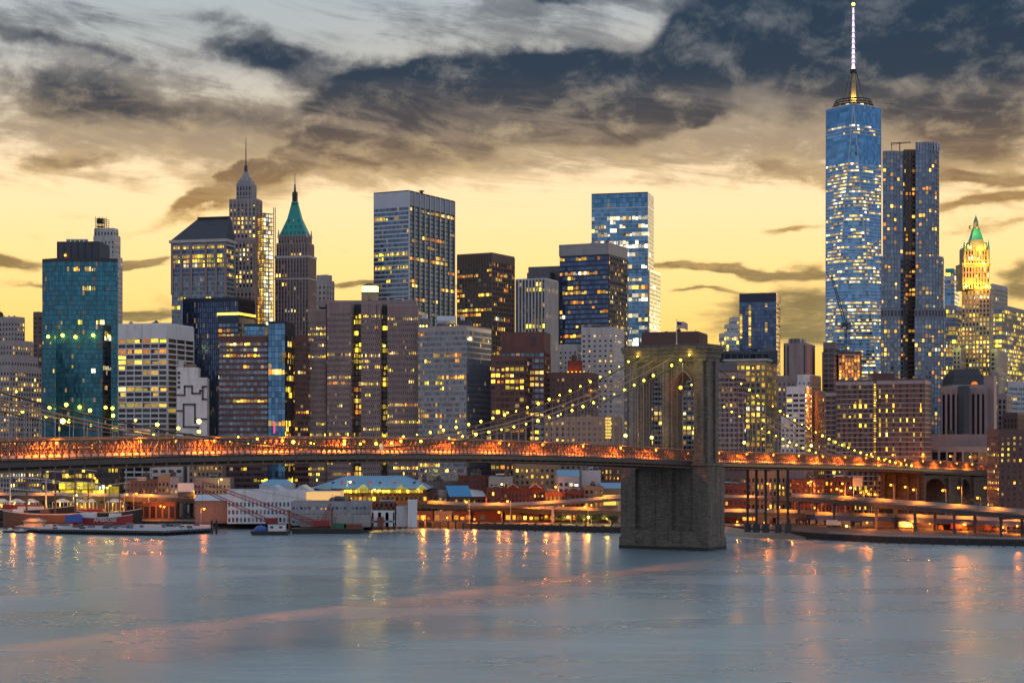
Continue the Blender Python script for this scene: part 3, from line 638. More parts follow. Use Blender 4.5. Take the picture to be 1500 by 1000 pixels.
T.clutter(fl(480, 600, D + 22, 20), zt(438, D), 5, 2.5); T.done(100)
T = Tower('rooftop_lantern', 'glowing pale lantern turret with dark hipped cap above the mauve block', loc(fl(529, 553, D + 75, 12)), 'tower', SKY)
Pl = fl(529.5, 552.5, D + 80, 11); D2 = D + 80; T.W.prism(Pl, GZ, zt(428, D2), 'gold_stone'); T.W.prism(grow(Pl, .4), zt(428.6, D2), zt(427.5, D2), 'stone_white'); T.done()
m = MB(); m.prism(shrink(Pl, .96), zt(428, D2), zt(418.5, D2), 'lamp_white'); T.part('light_box', m)
m = MB()
for i in range(9): q = Vector(Pl[0]).lerp(Vector(Pl[1]), i / 8); m.box(q.x - .12, q.x + .12, q.y - .15, q.y + .3, zt(428, D2), zt(418.5, D2), 'gold_stone')
T.part('mullion', m)
m = MB(); m.frustum(grow(Pl, .8), zt(418.5, D2), zt(414, D2), .25, 'roof_dark'); T.part('roof', m)
# --- plaza slab tower
D = 1560; P = cb(547.5, 598.5, 665, D, .5)
T = Tower('office_tower', 'tall silver slab tower with white vertical columns and louvred top floors', loc(P), 'skyscraper', SKY)
zc = (303 - 281) / F * D
T.vol(P, GZ, zt(280, D), [style(1.45, 3.95, .14, 1.35, .2, .3, 'steel_navy', s='steel_light', g='glass_slate', L=(.04, .16, .85), pal=('lit_warm', 'lit_yellow'), crown=zc), style(2.9, 3.95, .2, 1.2, .15, .2, 'steel_navy', s='slate', g='glass_slate', L=(.07, .15, .8), pal=('lit_warm', 'lit_pale', 'lit_orange'), crown=zc)])
T.done(80)
m = MB(); A, Bq = Vector(P[1]), Vector(P[2]); u = (Bq - A).normalized(); n = Vector((u.y, -u.x)); L = (Bq - A).length
for i in range(10): q = A + u * (L * i / 9) + n * .6; m.prism([tuple(q - u * .45 - n * .5), tuple(q - u * .45 + n * .6), tuple(q + u * .45 + n * .6), tuple(q + u * .45 - n * .5)][::-1], GZ, zt(280, D) + .5, 'steel_light')
T.part('column', m)
m = MB()
for a, b in ((P[0], P[1]), (P[1], P[2])):
    a, b = Vector(a), Vector(b); w = int((b - a).length / 1.0); e = (b - a).normalized(); e = Vector((e.y, -e.x)) * .3
    for i in range(w): q = a.lerp(b, (i + .5) / w) + e; m.box(q.x - .18, q.x + .18, q.y - .12, q.y + .25, zt(280, D) - zc + 1, zt(280, D) - .6, 'steel_light')
T.part('louvre', m)
m = MB(); x, y = gx(617.5, D + 28), D + 28; z = zt(282, D)
for q in (-1.6, 1.6): m.bar((x + q, y, z - 2), (x + q * .4, y, z + 4), .3, .3, 'steel_dark')
m.bar((x, y, z - 2), (x, y, z + 5.6), .4, .4, 'steel_dark'); m.ball((x, y, z + 4.6), 1.7, 'steel_dark'); m.bar((x - 2.7, y, z + 5.2), (x + 2.7, y, z + 5.2), .5, .9, 'steel_dark'); T.part('radar_mast', m)
for a in (1,):
    m = MB(); x, y = gx(609.5, D + 10), D + 20; m.rod((x, y, z), (x, y, z + 5), .12, .06, 'steel_dark', 5); T.part('antenna', m)
# --- dark brown tower
D = 1400; P = cb(669.5, 720.5, 753.5, D, .5)
T = Tower('office_tower', 'dark brown office tower with two fully lit amber floors', loc(P), 'skyscraper', SKY)
T.vol(P, GZ, zt(371.5, D), [style(2.4, 3.9, .35, 1.7, .3, .2, 'stone_brown', s='steel_brown', g='glass_brown', L=(.10, .22, .85), pal=('lit_warm', 'lit_orange'), crown=7), style(2.6, 3.9, .9, 1.2, .5, .3, 'stone_brown', g='glass_brown', L=(.12, .15, .8), pal=('lit_warm', 'lit_orange'), crown=6)])
T.done(80)
# --- striped grid block
D = 1110; P = cb(612.5, 683, 719, D, .45)
T = Tower('office_building', 'pale gridded office block with bluish right side and roof machinery', loc(P), 'building', SKY)
T.vol(P, GZ, zt(478.5, D), [style(1.55, 3.5, .22, 1.35, .3, .35, 'stone_beige', g='glass_slate', L=(.12, .08, .5), pal=('lit_warm', 'lit_orange', 'lit_yellow'), crown=2), style(1.55, 3.5, .3, 1.0, .3, .35, 'steel_light', g='glass_slate', L=(.09, .04, .4), crown=2)], 'roof_grey')
T.done(100); z = zt(478, D)
m = MB(); y = D + 30; m.rod((gx(640, y), y, z + 5.5), (gx(668, y), y, z + 5.5), 3.2, 3.2, 'aluminium', 12)
for v in (645, 662): m.box(gx(v, y) - .4, gx(v, y) + .4, y - 2, y + 2, z - 1, z + 4, 'steel_dark')
T.part('storage_tank', m)
m = MB(); m.box(gx(616, D + 34), gx(632, D + 34), D + 30, D + 40, z - 1, z + 7, 'roof_grey'); m.box(gx(618, D + 34), gx(626, D + 34), D + 31, D + 38, z + 7, z + 10, 'aluminium'); T.part('rooftop_unit', m)
m = MB(); m.box(gx(671, D + 30), gx(690, D + 30), D + 34, D + 44, z - 1, z + 6.5, 'slate'); m.box(gx(674, D + 30), gx(680, D + 30), D + 35, D + 41, z + 6.5, z + 9, 'aluminium'); T.part('rooftop_unit', m)
for v in (616, 620, 625, 660, 666, 671, 677, 683):
    m = MB(); m.rod((gx(v, D + 22), D + 22, z), (gx(v, D + 22), D + 22, z + 1.4), .15, .15, 'steel_dark', 5); m.ball((gx(v, D + 22), D + 22, z + 1.7), .55, 'lamp_white'); T.part('roof_lamp', m)
# --- red-brown stepped block
D = 1100; T = Tower('office_building', 'maroon stepped office block with blank upper storeys below the striped white tower', loc(fl(720, 800, D, 40)), 'building', SKY)
rb = style(3.2, 3.7, .5, 1.6, .3, .4, 'granite_red', g='glass_slate', L=(.16, .12, .8), pal=('lit_warm', 'lit_yellow', 'lit_pale'), crown=1.5)
zb = zt(511, D); Pq = cb(734, 797, 806, D + 4, .2)
T.vol(Pq, GZ, zb, rb); T.vol(Pq, zb, zt(487.5, D), BLANK | dict(w='granite_red')); T.vol(cb(719, 768, 800, D - 6, .2), GZ, zt(524, D), style(3.2, 3.7, .5, 1.6, .3, .4, 'granite_red', g='glass_brown', L=(.2, .14, .8), pal=('lit_warm', 'lit_yellow'), crown=1.5))
T.done(90)
m = MB(); q = Vector(Pq[0]).lerp(Vector(Pq[1]), .77); m.box(q.x - 1.3, q.x + 1.3, q.y - .3, q.y + .6, zt(505, D), zt(493, D), 'glass_dark'); T.part('louvre', m)
# --- white striped tower, grey blind tower
D = 1330; P = cb(755.5, 799, 817, D, .4)
T = Tower('office_tower', 'white tower striped by close vertical piers', loc(P), 'skyscraper', SKY)
T.vol(P, GZ, zt(409, D), style(2.55, 3.9, 1.1, 1.0, .7, .15, 'stone_white', s='slate', g='glass_dark', L=(.07, .16, .6), pal=('lit_yellow', 'lit_warm'), crown=1.5)); T.done(60)
D = 1480; P = cb(774, 825, 836, D, .35)
T = Tower('office_tower', 'blank grey concrete tower between the white striped and dark blue towers', loc(P), 'skyscraper', SKY)
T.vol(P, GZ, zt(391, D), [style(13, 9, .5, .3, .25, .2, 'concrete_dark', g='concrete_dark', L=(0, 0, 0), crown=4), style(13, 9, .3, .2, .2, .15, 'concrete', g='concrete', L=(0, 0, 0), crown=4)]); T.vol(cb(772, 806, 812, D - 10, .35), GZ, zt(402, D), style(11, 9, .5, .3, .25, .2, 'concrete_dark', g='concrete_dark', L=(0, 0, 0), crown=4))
T.win = []; T.done(0)
# --- dark blue tower with pale cap
D = 1440; P = cb(820, 891, 918.5, D, .42)
T = Tower('office_tower', 'dark blue tower under a pale concrete cap with rows of amber windows', loc(P), 'skyscraper', SKY)
zc = (371 - 356) / F * D
T.vol(P, GZ, zt(357, D) - zc, [style(2.4, 3.9, .12, 1.3, .2, .3, 'steel_navy', g='glass_navy', L=(.16, .25, .7), pal=('lit_warm', 'lit_orange', 'lit_warm'), crown=1), style(3.5, 3.9, 1.3, 1.7, .6, .5, 'slate', g='glass_navy', L=(.5, .2, .9), pal=('lit_pale', 'lit_warm', 'lit_dim'), crown=1)])
T.vol(grow(P, .5), zt(357, D) - zc, zt(357, D), BLANK | dict(w='stone_grey'))
T.clutter(P, zt(357, D), 7, 3.5); T.done(90)
# --- pale blue glass tower
D = 1800; P = cb(866.5, 949, 957.5, D, .12)
T = Tower('office_tower', 'sleek bright blue glass tower with sheer flat top and white lit floors', loc(P), 'skyscraper', SKY)
gb = style(3.2, 4.1, .12, .5, .12, .16, 'steel_light', g='glass_blue', L=(.05, .55, .6), pal=('lit_white', 'lit_pale', 'lit_white'), crown=1)
gt = style(3.2, 4.1, .12, .35, .12, .12, 'steel_navy', g='glass_blue', L=(0, 0, 0), crown=1); gs = style(3.2, 4.1, .12, .5, .12, .16, 'steel_light', g='glass_pale', L=(.04, .1, .3), pal=('lit_white',), crown=1)
T.vol(P, zt(302, D), zt(281, D), [gt, gs], parapet=0); T.vol(P, zt(393, D), zt(302, D), [gb, gs], parapet=0); T.vol(P, zt(404, D), zt(393, D), [gt, gs], parapet=0); T.vol(P, GZ, zt(404, D), [gb, gs], parapet=0)
T.vol(cb(950, 951.5, 967.5, D - 4, .3), GZ, zt(396, D), gs)
T.done(80)
# --- white residential block left of the bridge tower
D = 1150; P = cb(851.5, 899, 914, D, .3)
T = Tower('apartment_building', 'white plastered apartment block close left of the stone bridge tower', loc(P), 'building', SKY)
wr = style(3.6, 3.3, 2.2, 2.0, .2, .15, 'stone_white', L=(.24, .1, .8), pal=('lit_warm', 'lit_pale'), crown=3)
T.vol(P, GZ, zt(481, D), wr); T.vol(cb(818, 846, 852, D + 24, .3), GZ, zt(503, D), wr); T.vol(fl(862, 872, D + 18, 8), zt(481, D) - 1, zt(474, D), BLANK | dict(w='stone_grey'))
T.clutter(P, zt(481, D), 4); T.done(70)
D = 1100; P = cb(800, 857, 876, D, .35)
T = Tower('apartment_building', 'brown brick apartment block with orange lit roof house left of bridge tower', loc(P), 'building', SKY)
T.vol(P, GZ, zt(547, D), style(3, 3.2, 1.7, 1.7, .2, .15, 'brick_brown', L=(.26, .06, .6), pal=('lit_warm', 'lit_pale', 'lit_dim'), crown=2)); Ph = fl(832.5, 853, D + 12, 9)
T.vol(Ph, zt(547, D) - 1, zt(529, D), BLANK | dict(w='brick_red')); T.done(70)
for v in (832, 838, 844, 850): 
    m = MB(); m.ball((gx(v, D + 9), D + 9, zt(544.5, D)), .6, 'lamp_sodium'); T.part('roof_lamp', m)
    plamp((gx(v, D + 8.4), D + 8.4, zt(543.5, D)), SOD, 160, .4)
m = MB(); x, y, z = gx(841, D + 16), D + 16, zt(529, D); m.rod((x, y, z), (x, y, z + 4), 1.7, 1.7, 'timber_brown', 10); m.rod((x, y, z + 4), (x, y, z + 5.6), 1.8, .1, 'roof_dark', 10); T.part('water_tank', m)
D = 1068; P = cb(797, 899, 911, D, .15)
T = Tower('office_building', 'low tan block with a bright lit stairwell strip beside the bridge tower', loc(P), 'building', SKY)
T.vol(P, GZ, zt(612, D), style(3.4, 3.3, 2.0, 1.8, .2, .15, 'brick_tan', L=(.12, .05, .5), crown=1.5)); T.done(40)
for i in range(7):
    m = MB(); q = Vector(P[0]).lerp(Vector(P[1]), .925); z = zt(642 - i * 4.6, D); m.box(q.x - 1.9, q.x + 1.9, q.y - .5, q.y + .1, z, z + 1.25, 'lit_hall'); T.part('stair_window', m)
# --- buildings behind and right of the bridge tower
T = Tower('office_building', 'flat-roofed brown block rising just behind the stone bridge tower', loc(fl(948, 1035, 1260, 30)), 'building', SKY)
T.vol(cb(940, 1022, 1036, 1260, .3), GZ, zt(487, 1260), style(4, 3.8, 1.6, 1.9, w='brick_brown', L=(.22, .1, .6), crown=9)); T.clutter(fl(962, 1030, 1275, 20), zt(487, 1260), 6, 2.4); T.done(60)
T = Tower('apartment_building', 'brown brick slab seen through both arches of the stone bridge tower', loc(cb(940, 1010, 1060, 1150, .4)), 'building', SKY)
T.vol(cb(930, 1020, 1052, 1170, .4), GZ, zt(530, 1170), style(3.2, 3.2, .8, 1.1, .3, .3, 'slate', s='stone_grey', L=(.34, .1, .7), pal=('lit_warm', 'lit_pale', 'lit_dim'))); T.done(60)
T = Tower('apartment_building', 'brown striped apartment slab right beside the bridge tower behind its cables', loc(cb(1046, 1078, 1093, 1085, .4)), 'building', SKY)
T.vol(cb(1044, 1080, 1092, 1085, .4), GZ, zt(545, 1085), style(2.8, 3.1, 1.2, 1.2, .25, .35, 'brick_brown', s='stone_mauve', L=(.14, .03, .4), pal=('lit_warm', 'lit_dim'))); T.vol(fl(1050, 1080, 1096, 14), zt(545, 1085) - 1, zt(532, 1085), BLANK | dict(w='concrete_dark')); T.done(60)
D = 1400; P = cb(1083, 1136.5, 1142.5, D, .25)
T = Tower('hotel_tower', 'navy flat-topped hotel tower with one vertical line of lit windows', loc(P), 'skyscraper', SKY)
T.vol(P, GZ, zt(430.5, D), [style(2.4, 3.4, .12, .3, .08, .06, 'steel_navy', g='glass_navy', L=(0, 0, 0), crown=6), style(4, 3.4, 1.2, 1.4, w='steel_navy', L=(.4, .1, .6), crown=6)])
T.done(30)
A, Bq = Vector(P[0]), Vector(P[1])
for v, y0, n in ((1098.5, 446, 21), (1122.5, 444, 2), (1122.5, 472, 5), (1085.5, 459, 12)):
    for i in range(n):
        m = MB(); q = A.lerp(Bq, (v - 1083) / 53.5); z = zt(y0 + i * 3.0, D); m.box(q.x - .95, q.x + .95, q.y - .35, q.y + .2, z - 1.1, z, 'lit_warm'); T.part('window', m)
m = MB()
for i in range(9): q = A.lerp(Bq, .3 + i * .05); m.box(q.x - .4, q.x + .4, q.y + 4, q.y + 5, zt(430.5, D), zt(430.5, D) + 1.6, 'red_paint')
T.part('roof_sign', m)
D = 1700; P = fl(1064, 1085, D, 20, .2)
T = Tower('office_tower', 'small stepped pale glass tower peeping out left of the navy hotel', loc(P), 'skyscraper', SKY)
ps = style(2.6, 3.9, .25, .9, .2, .25, 'steel_light', g='glass_slate', L=(.3, .2, .7), pal=('lit_pale', 'lit_yellow'))
T.vol(fl(1064, 1086, D, 22, .2), GZ, zt(488, D), ps); T.vol(fl(1070, 1088, D + 2, 18, .2), zt(488, D) - .5, zt(475, D), ps); T.vol(fl(1075, 1088, D + 4, 14, .2), zt(475, D) - .5, zt(465, D), ps); T.done(30)
D = 1215; P = cb(1062, 1122, 1138, D, .3)
T = Tower('office_building', 'pale stone civic block with dark glazed attic and brightly lit upper windows', loc(P), 'building', SKY)
T.vol(P, GZ, zt(527, D), style(3.6, 4.1, 1.3, 1.5, .45, .3, 'gold_stone', L=(.62, .1, .9), pal=('lit_yellow', 'lit_warm'), crown=3)); T.vol(fl(1061, 1126, D + 8, 22, .25), zt(527, D) - 1, zt(515, D), style(5, 4.8, .8, .8, w='slate', g='glass_dark', L=(0, 0, 0), crown=.6)); T.done(90)
m = MB(); m.prism(grow(P, 1.3), zt(527, D) - .6, zt(525, D), 'stone_white'); T.part('cornice', m)
m = MB(); q = fl(1125, 1139, D + 16, 14, .2); m.prism(q, zt(527, D) - 1, zt(512, D), 'slate'); m.frustum(q, zt(512, D), zt(500, D), .08, 'slate'); T.part('corner_turret', m)
D = 1160; P = cb(1148, 1180, 1194, D, .35)
T = Tower('telephone_exchange', 'windowless mauve tower with dark vertical slots and roof plant', loc(P), 'building', SKY)
T.vol(P, GZ, zt(504, D), BLANK | dict(w='stone_mauve')); T.done()
m = MB()
for a, b, ks in ((P[0], P[1], (.03, .2, .96)), (P[1], P[2], (.12, .8))):
    a, b = Vector(a), Vector(b); u = (b - a).normalized(); n = Vector((u.y, -u.x))
    for k in ks: q = a.lerp(b, k); m.prism([tuple(q - u * .5 + n * .12), tuple(q + u * .5 + n * .12), tuple(q + u * .5 - n * .2), tuple(q - u * .5 - n * .2)], GZ, zt(505.5, D), 'steel_dark')
T.part('slot', m)
m = MB(); m.prism(fl(1158, 1170, D + 8, 9), zt(504, D) - 1, zt(494.5, D), 'roof_grey'); m.prism(fl(1168, 1181, D + 10, 8), zt(504, D) - 1, zt(495.5, D), 'aluminium')
for i in range(4): m.box(gx(1159.5 + i * 5.6, D + 8) - .25, gx(1159.5 + i * 5.6, D + 8) + .25, D + 7.6, D + 8.4, zt(504, D), zt(495, D), 'steel_dark')
T.part('rooftop_unit', m)
D = 1125; T = Tower('apartment_building', 'cream and lilac apartment block below the windowless mauve tower', loc(fl(1140, 1180, D, 20)), 'building', SKY)
T.vol(cb(1139, 1172, 1182, D, .3), GZ, zt(552, D), style(3, 3.1, 1.7, 1.6, .2, .15, 'stone_mauve', L=(.2, .05, .5))); T.vol(cb(1168, 1188, 1196, D - 4, .3), GZ, zt(551, D), style(3.4, 3.1, 1.6, 1.6, .2, .15, 'paint_white', g='glass_slate', L=(.1, .05, .5))); T.done(60)
D = 1085; P = cb(1152, 1179.5, 1189, D, .35)
T = Tower('apartment_building', 'bright white terrace-fronted apartment block with dark ribbon windows', loc(P), 'building', SKY)
T.vol(P, GZ, zt(568, D), [style(3.4, 3.1, .7, 1.4, .3, .5, 'paint_white', g='glass_dark', L=(.12, 0, 0)), style(3.4, 3.1, 1.4, 1.4, .2, .3, 'brick_tan', L=(.8, 0, 0), pal=('lit_yellow', 'lit_warm'))]); T.vol(cb(1144, 1163, 1168, D - 3, .35), GZ, zt(612, D), style(3, 3.1, 1.0, 1.4, .3, .3, 'paint_white', L=(.1, 0, 0))); T.done(60)
D = 1105; P = cb(1187, 1196, 1210, D, .6)
T = Tower('apartment_building', 'orange floodlit brick apartment building between white terraces and brown slabs', loc(P), 'building', SKY)
T.vol(cb(1187, 1190, 1202, D + 10, .6), GZ, zt(551, D), style(3, 3.2, 1.7, 1.6, w='brick_tan', L=(.1, 0, 0))); T.vol(cb(1194, 1198, 1210, D, .6), GZ, zt(574, D), style(3, 3.2, 1.7, 1.6, w='brick_tan', L=(.25, 0, 0))); T.done(30)
for x, y in ((1183, 600), (1190, 575), (1201, 610)): plamp((gx(x, D - 14), D - 14, zt(y, D)), SOD, 4000, .5)
# --- the tallest glass tower: square base turning into a square turned 45 degrees
D = 2040; hb = 31.5; cx, cy = gx(1250, D + 32), D + 32
T = Tower('skyscraper', 'tallest blue glass tower with chamfered triangular faces and lit white spire', (cx, cy, GZ), 'skyscraper', SKY)
ang = -.19
def rot(p): c, s = math.cos(ang), math.sin(ang); return (cx + p[0] * c - p[1] * s, cy + p[0] * s + p[1] * c)
zb, zp = GZ, zt(152, D); zk = 60.0
base = [rot(p) for p in ((-hb, -hb), (hb, -hb), (hb, hb), (-hb, hb))]; top = [rot(p) for p in ((0, -hb), (hb, 0), (0, hb), (-hb, 0))]
m = MB(); m.prism(base, zb, zk, 'glass_skin')
b3 = [Vector((*p, zk)) for p in base]; t3 = [Vector((*p, zp)) for p in top]
tris = []
for i in range(4):
    tris.append((b3[i], b3[(i + 1) % 4], t3[i])); tris.append((t3[i], b3[(i + 1) % 4], t3[(i + 1) % 4]))
for t in tris: m.face(t, 'glass_skin')
m.face(t3, 'roof_dark'); T.part('glass_skin', m)
R = random.Random(11); fh = 4.0; nf = int((zp - zk) / fh)
dark = {}
def rowprob(z):
    y = HY - (z - CAMH) * F / D
    if y < 183: return 0
    if y < 200: return .45 if (y < 189 or y > 191) else .2
    if y < 238: return 0.0
    if y < 300: return .62
    if 325 < y < 335 or 418 < y < 445: return .12
    return .72
spand = MB(); spand2 = MB(); lits = []
for j in range(nf):
    z0 = zk + j * fh; z1 = z0 + fh
    for a, b, c in (tris[0], tris[1], tris[7]):
        seg = []
        for z in (z0, z0 + .9, z1):
            pts = []
            for p, q in ((a, b), (b, c), (c, a)):
                if abs(p.z - q.z) > 1e-3:
                    k = (z - p.z) / (q.z - p.z)
                    if -1e-6 <= k <= 1 + 1e-6: pts.append(p.lerp(q, k))
                elif abs(p.z - z) < 1e-3: pts += [p, q]
            pts.sort(key=lambda p: p.x); seg.append((pts[0], pts[-1]) if len(pts) > 1 else None)
        if not all(seg): continue
        nrm = (b - a).cross(c - a).normalized()
        if nrm.y > 0: nrm = -nrm
        o1, o2 = nrm * .25, nrm * .12
        (l0, r0), (l1, r1), (l2, r2) = seg
        if rowprob(z0) > 0: (spand if z0 < zt(220, D) else spand2).face([l0 + o1, r0 + o1, r1 + o1, l1 + o1], 'steel_light')  # silvery shine of the lower floors put into broad pale spandrels
        w = (r1 - l1).length; n = max(1, round(w / 3.2)); pr = rowprob(z0); pj = min(.92, pr * R.choice((.5, .8, 1, 1.5, 1.8))) if pr else 0
        cur = False
        for i in range(n):
            if R.random() < .4: cur = R.random() < pj
            if cur:
                e0, e1 = (i + .04) / n, (i + .96) / n; lo, hi = .15, .85
                A, Bq, Cq, Dq = l1.lerp(r1, e0), l1.lerp(r1, e1), l2.lerp(r2, e1), l2.lerp(r2, e0)
                h = .62; lits.append(([A + o2, Bq + o2, Bq.lerp(Cq, h) + o2, A.lerp(Dq, h) + o2], R.choice(('lit_white', 'lit_pale', 'lit_pale', 'lit_pale', 'lit_dim', 'lit_warm'))))
T.part('spandrel', spand); T.part('spandrel', spand2)
m = MB()
for p, q in ((b3[0], t3[0]), (b3[1], t3[0]), (b3[0], t3[3]), (b3[1], t3[1])): m.bar(p + Vector((0, -.4, 0)), q + Vector((0, -.4, 0)), .8, .8, 'steel_light')
for i in range(4): m.bar(t3[i], t3[(i + 1) % 4], 1.2, 1.4, 'steel_light')
T.part('edge_trim', m)
R.shuffle(lits)
for f_, mt in lits[:100]: m = MB(); m.face(f_, mt); T.part('window', m)
m = MB()
for f_, mt in lits[100:]: m.face(f_, mt)
m.build('window', T.root, 'stuff')
def ring(m, z, r, w, mt, n=24):
    pts = [(cx + r * math.cos(2 * math.pi * i / n), cy + r * math.sin(2 * math.pi * i / n), z) for i in range(n + 1)]; m.tube(pts, w, mt, 5)
for i, (y, r) in enumerate(((140.5, 20.5), (144.5, 22), (148.5, 23.5))):
    m = MB(); ring(m, zt(y, D), r, .75, 'steel_dark'); T.part('radome_ring', m)
m = MB()
for i in range(24):
    a = 2 * math.pi * i / 24; m.bar((cx + 23 * math.cos(a), cy + 23 * math.sin(a), zp - .5), (cx + 20.5 * math.cos(a), cy + 20.5 * math.sin(a), zt(140, D)), .5, .5, 'steel_dark')
for k in range(8): a = 2 * math.pi * k / 8; m.box(cx + 12 * math.cos(a) - 1.4, cx + 12 * math.cos(a) + 1.4, cy + 12 * math.sin(a) - 1.4, cy + 12 * math.sin(a) + 1.4, zp - .5, zp + 5.5, 'lit_white' if k % 2 else 'slate')
T.part('radome_frame', m)
D = D + 32
m = MB(); m.rod((cx, cy, zp - 1), (cx, cy, zt(122, D)), 3.4, 2.6, 'gold_stone', 10); m.rod((cx, cy, zt(122, D)), (cx, cy, zt(105, D)), 2.2, 1.4, 'gold_stone', 10); T.part('mast_base', m)
m = MB(); m.rod((cx, cy, zt(107, D)), (cx, cy, zt(102, D)), 3.8, 4.0, 'black_paint', 10); T.part('mast_collar', m)
for k in range(8):
    a = 2 * math.pi * k / 8 + .3; m = MB(); m.rod((cx + 15 * math.cos(a), cy + 15 * math.sin(a), zp), (cx + 3.4 * math.cos(a), cy + 3.4 * math.sin(a), zt(104, D)), .32, .32, 'steel_dark', 5); T.part('stay', m)
yy = [102, 93, 87, 80, 72, 64, 56, 48, 40, 30, 20, 11]
for i, (ya, yb) in enumerate(zip(yy[:-1], yy[1:])):
    m = MB(); r = 2.5 - 1.3 * i / 11; m.rod((cx, cy, zt(ya, D)), (cx, cy, zt(yb, D) - .5), r, r * .55, 'lamp_spire', 8); m.rod((cx, cy, zt(yb, D) - .6), (cx, cy, zt(yb, D) + .3), r * 1.45, r * 1.45, 'aluminium', 8); T.part('spire_segment', m)
m = MB(); m.rod((cx, cy, zt(11, D)), (cx, cy, zt(2, D)), .7, .5, 'steel_dark', 6); m.ball((cx, cy, zt(6.5, D)), 1.9, 'lamp_yellow'); T.part('beacon', m)
for a in (-.7, .2, 1.2, 2.2): plamp((cx + 7 * math.sin(a), cy - 7 * math.cos(a), zp + 12), YEL, 3500, 1)
FOOT.append((T.root.name, base, GZ, zp))
# --- half-built block lit orange, with its crane
D = 1175; P = cb(1207, 1228, 1262, D, .35)
T = Tower('construction_tower', 'half-built concrete block with floors behind orange floodlit netting', loc(P), 'building', SKY)
T.vol(cb(1206, 1222, 1229, D, .3), GZ, zt(503, D), style(3, 3.3, .5, 1.0, .3, .4, 'concrete_dark', L=(.06, .05, .3), pal=('lit_orange',))); z0, z1 = zt(562, D), zt(519, D)
Q = fl(1229, 1260, D + 4, 20, .1); T.W.prism(Q, GZ, z0, 'concrete_dark')
for i in range(9): z = z0 + (z1 - z0) * i / 8; T.W.prism(Q, z - .2, z + .25, 'concrete')
for k in range(8): q = Vector(Q[0]).lerp(Vector(Q[1]), k / 7); T.W.box(q.x - .3, q.x + .3, q.y + .1, q.y + .7, z0, z1 + 1.2, 'concrete_dark')
T.W.prism(shrink(Q, .8), z0, z1, 'concrete')
T.vol(fl(1208, 1262, D + 22, 10), GZ, zt(514, D), BLANK | dict(w='brick_brown'))
T.done(30)
R = random.Random(3)
for i in range(8):
    for k in range(7):
        if R.random() < .85:
            a, b = Vector(Q[0]).lerp(Vector(Q[1]), (k + .07) / 7), Vector(Q[0]).lerp(Vector(Q[1]), (k + .93) / 7); z = z0 + (z1 - z0) * i / 8
            m = MB(); m.face([(a.x, a.y + 1, z + .35), (b.x, b.y + 1, z + .35), (b.x, b.y + 1, z + 2.1), (a.x, a.y + 1, z + 2.1)], 'lit_orange'); T.part('lit_bay', m)
plamp((gx(1246, D - 8), D - 8, zt(545, D)), SOD, 6000, .5)
T = thing('tower_crane', 'dark luffing crane with raised lattice jib over the half-built block', 'crane', (gx(1239, 1215), 1215, GZ))
def lattice(m, a, b, w, mt, n, th=.16):
    a, b = Vector(a), Vector(b); d = (b - a).normalized(); u = d.cross(Vector((0, 1, 0))).normalized() * w / 2; v = Vector((0, 1, 0)) * w / 2
    cs = [u + v, u - v, -u - v, -u + v]
    for c in cs: m.bar(a + c, b + c * .55, th, th, mt)
    for i in range(n):
        p, q = a.lerp(b, i / n), a.lerp(b, (i + 1) / n); k0, k1 = 1 - .45 * i / n, 1 - .45 * (i + 1) / n
        for j in range(4): m.bar(p + cs[j] * k0, q + cs[(j + 1) % 4] * k1, th * .7, th * .7, mt)
Dc = 1215
m = MB(); lattice(m, (gx(1239, Dc), Dc, GZ), (gx(1239, Dc), Dc, zt(478, Dc)), 2.2, 'steel_dark', 30, .25); m.build('mast', T)
m = MB(); lattice(m, (gx(1238, Dc), Dc, zt(474, Dc)), (gx(1218, Dc), Dc, zt(404, Dc)), 1.8, 'steel_dark', 18, .22); m.build('jib', T)
m = MB(); m.box(gx(1233, Dc), gx(1246, Dc), Dc - 1.6, Dc + 1.6, zt(479, Dc), zt(473, Dc), 'steel_dark'); m.box(gx(1241, Dc), gx(1245, Dc), Dc - 1.8, Dc + 1.8, zt(483, Dc), zt(475, Dc), 'concrete_dark'); m.bar((gx(1240, Dc), Dc, zt(474, Dc)), (gx(1241, Dc), Dc, zt(457, Dc)), .4, .4, 'steel_dark'); m.bar((gx(1241, Dc), Dc, zt(457, Dc)), (gx(1224, Dc), Dc, zt(425, Dc)), .12, .12, 'steel_dark'); m.build('slewing_platform', T)
# --- rippled steel residential tower
D = 1300
T = Tower('apartment_tower', 'rippled steel apartment tower with a dark vertical recess, beside tallest glass tower', loc(fl(1293, 1378, D, 30)), 'skyscraper', SKY)
gr = style(2.45, 3.35, .65, 1.0, .3, .3, 'steel_rippled', g='glass_slate', L=(.13, .02, .3), pal=('lit_orange', 'lit_warm', 'lit_warm'), crown=1.6)
gr2 = dict(gr); gr2['L'] = (.2, .05, .4)
gm = style(2.45, 8, .8, 1.4, .3, .3, 'steel_rippled', g='glass_dark', L=(0, 0, 0), crown=1, rows=1)
def wavy(xl, xr, D, n, amp, ph, depth):
    pts = []
    for i in range(n + 1):
        k = i / n; x = gx(xl + (xr - xl) * k, D); e = 5 * (max(0, k - .72) / .28) ** 2
        pts.append((x, D + e + amp * math.sin(ph + k * 7.5)))
    return pts + [(pts[-1][0] * (D + depth) / D - 1, D + depth), (pts[0][0] * (D + depth) / D + .5, D + depth)]
zs = [zt(v, D) for v in (640, 466, 452, 378, 219, 210)]
lo = wavy(1290, 1328.5, D - 6, 8, .9, 0, 30); lo2 = wavy(1340, 1388, D - 6, 10, .9, 2, 30)
T.vol(lo, GZ, zs[1], gr2); T.vol(lo2, GZ, zs[1], gr2)
mp1 = [(x, y + .02) for x, y in lo]; T.vol(lo, zs[1], zs[2], gm, parapet=0); T.vol(lo2, zs[1], zs[2], gm, parapet=0)
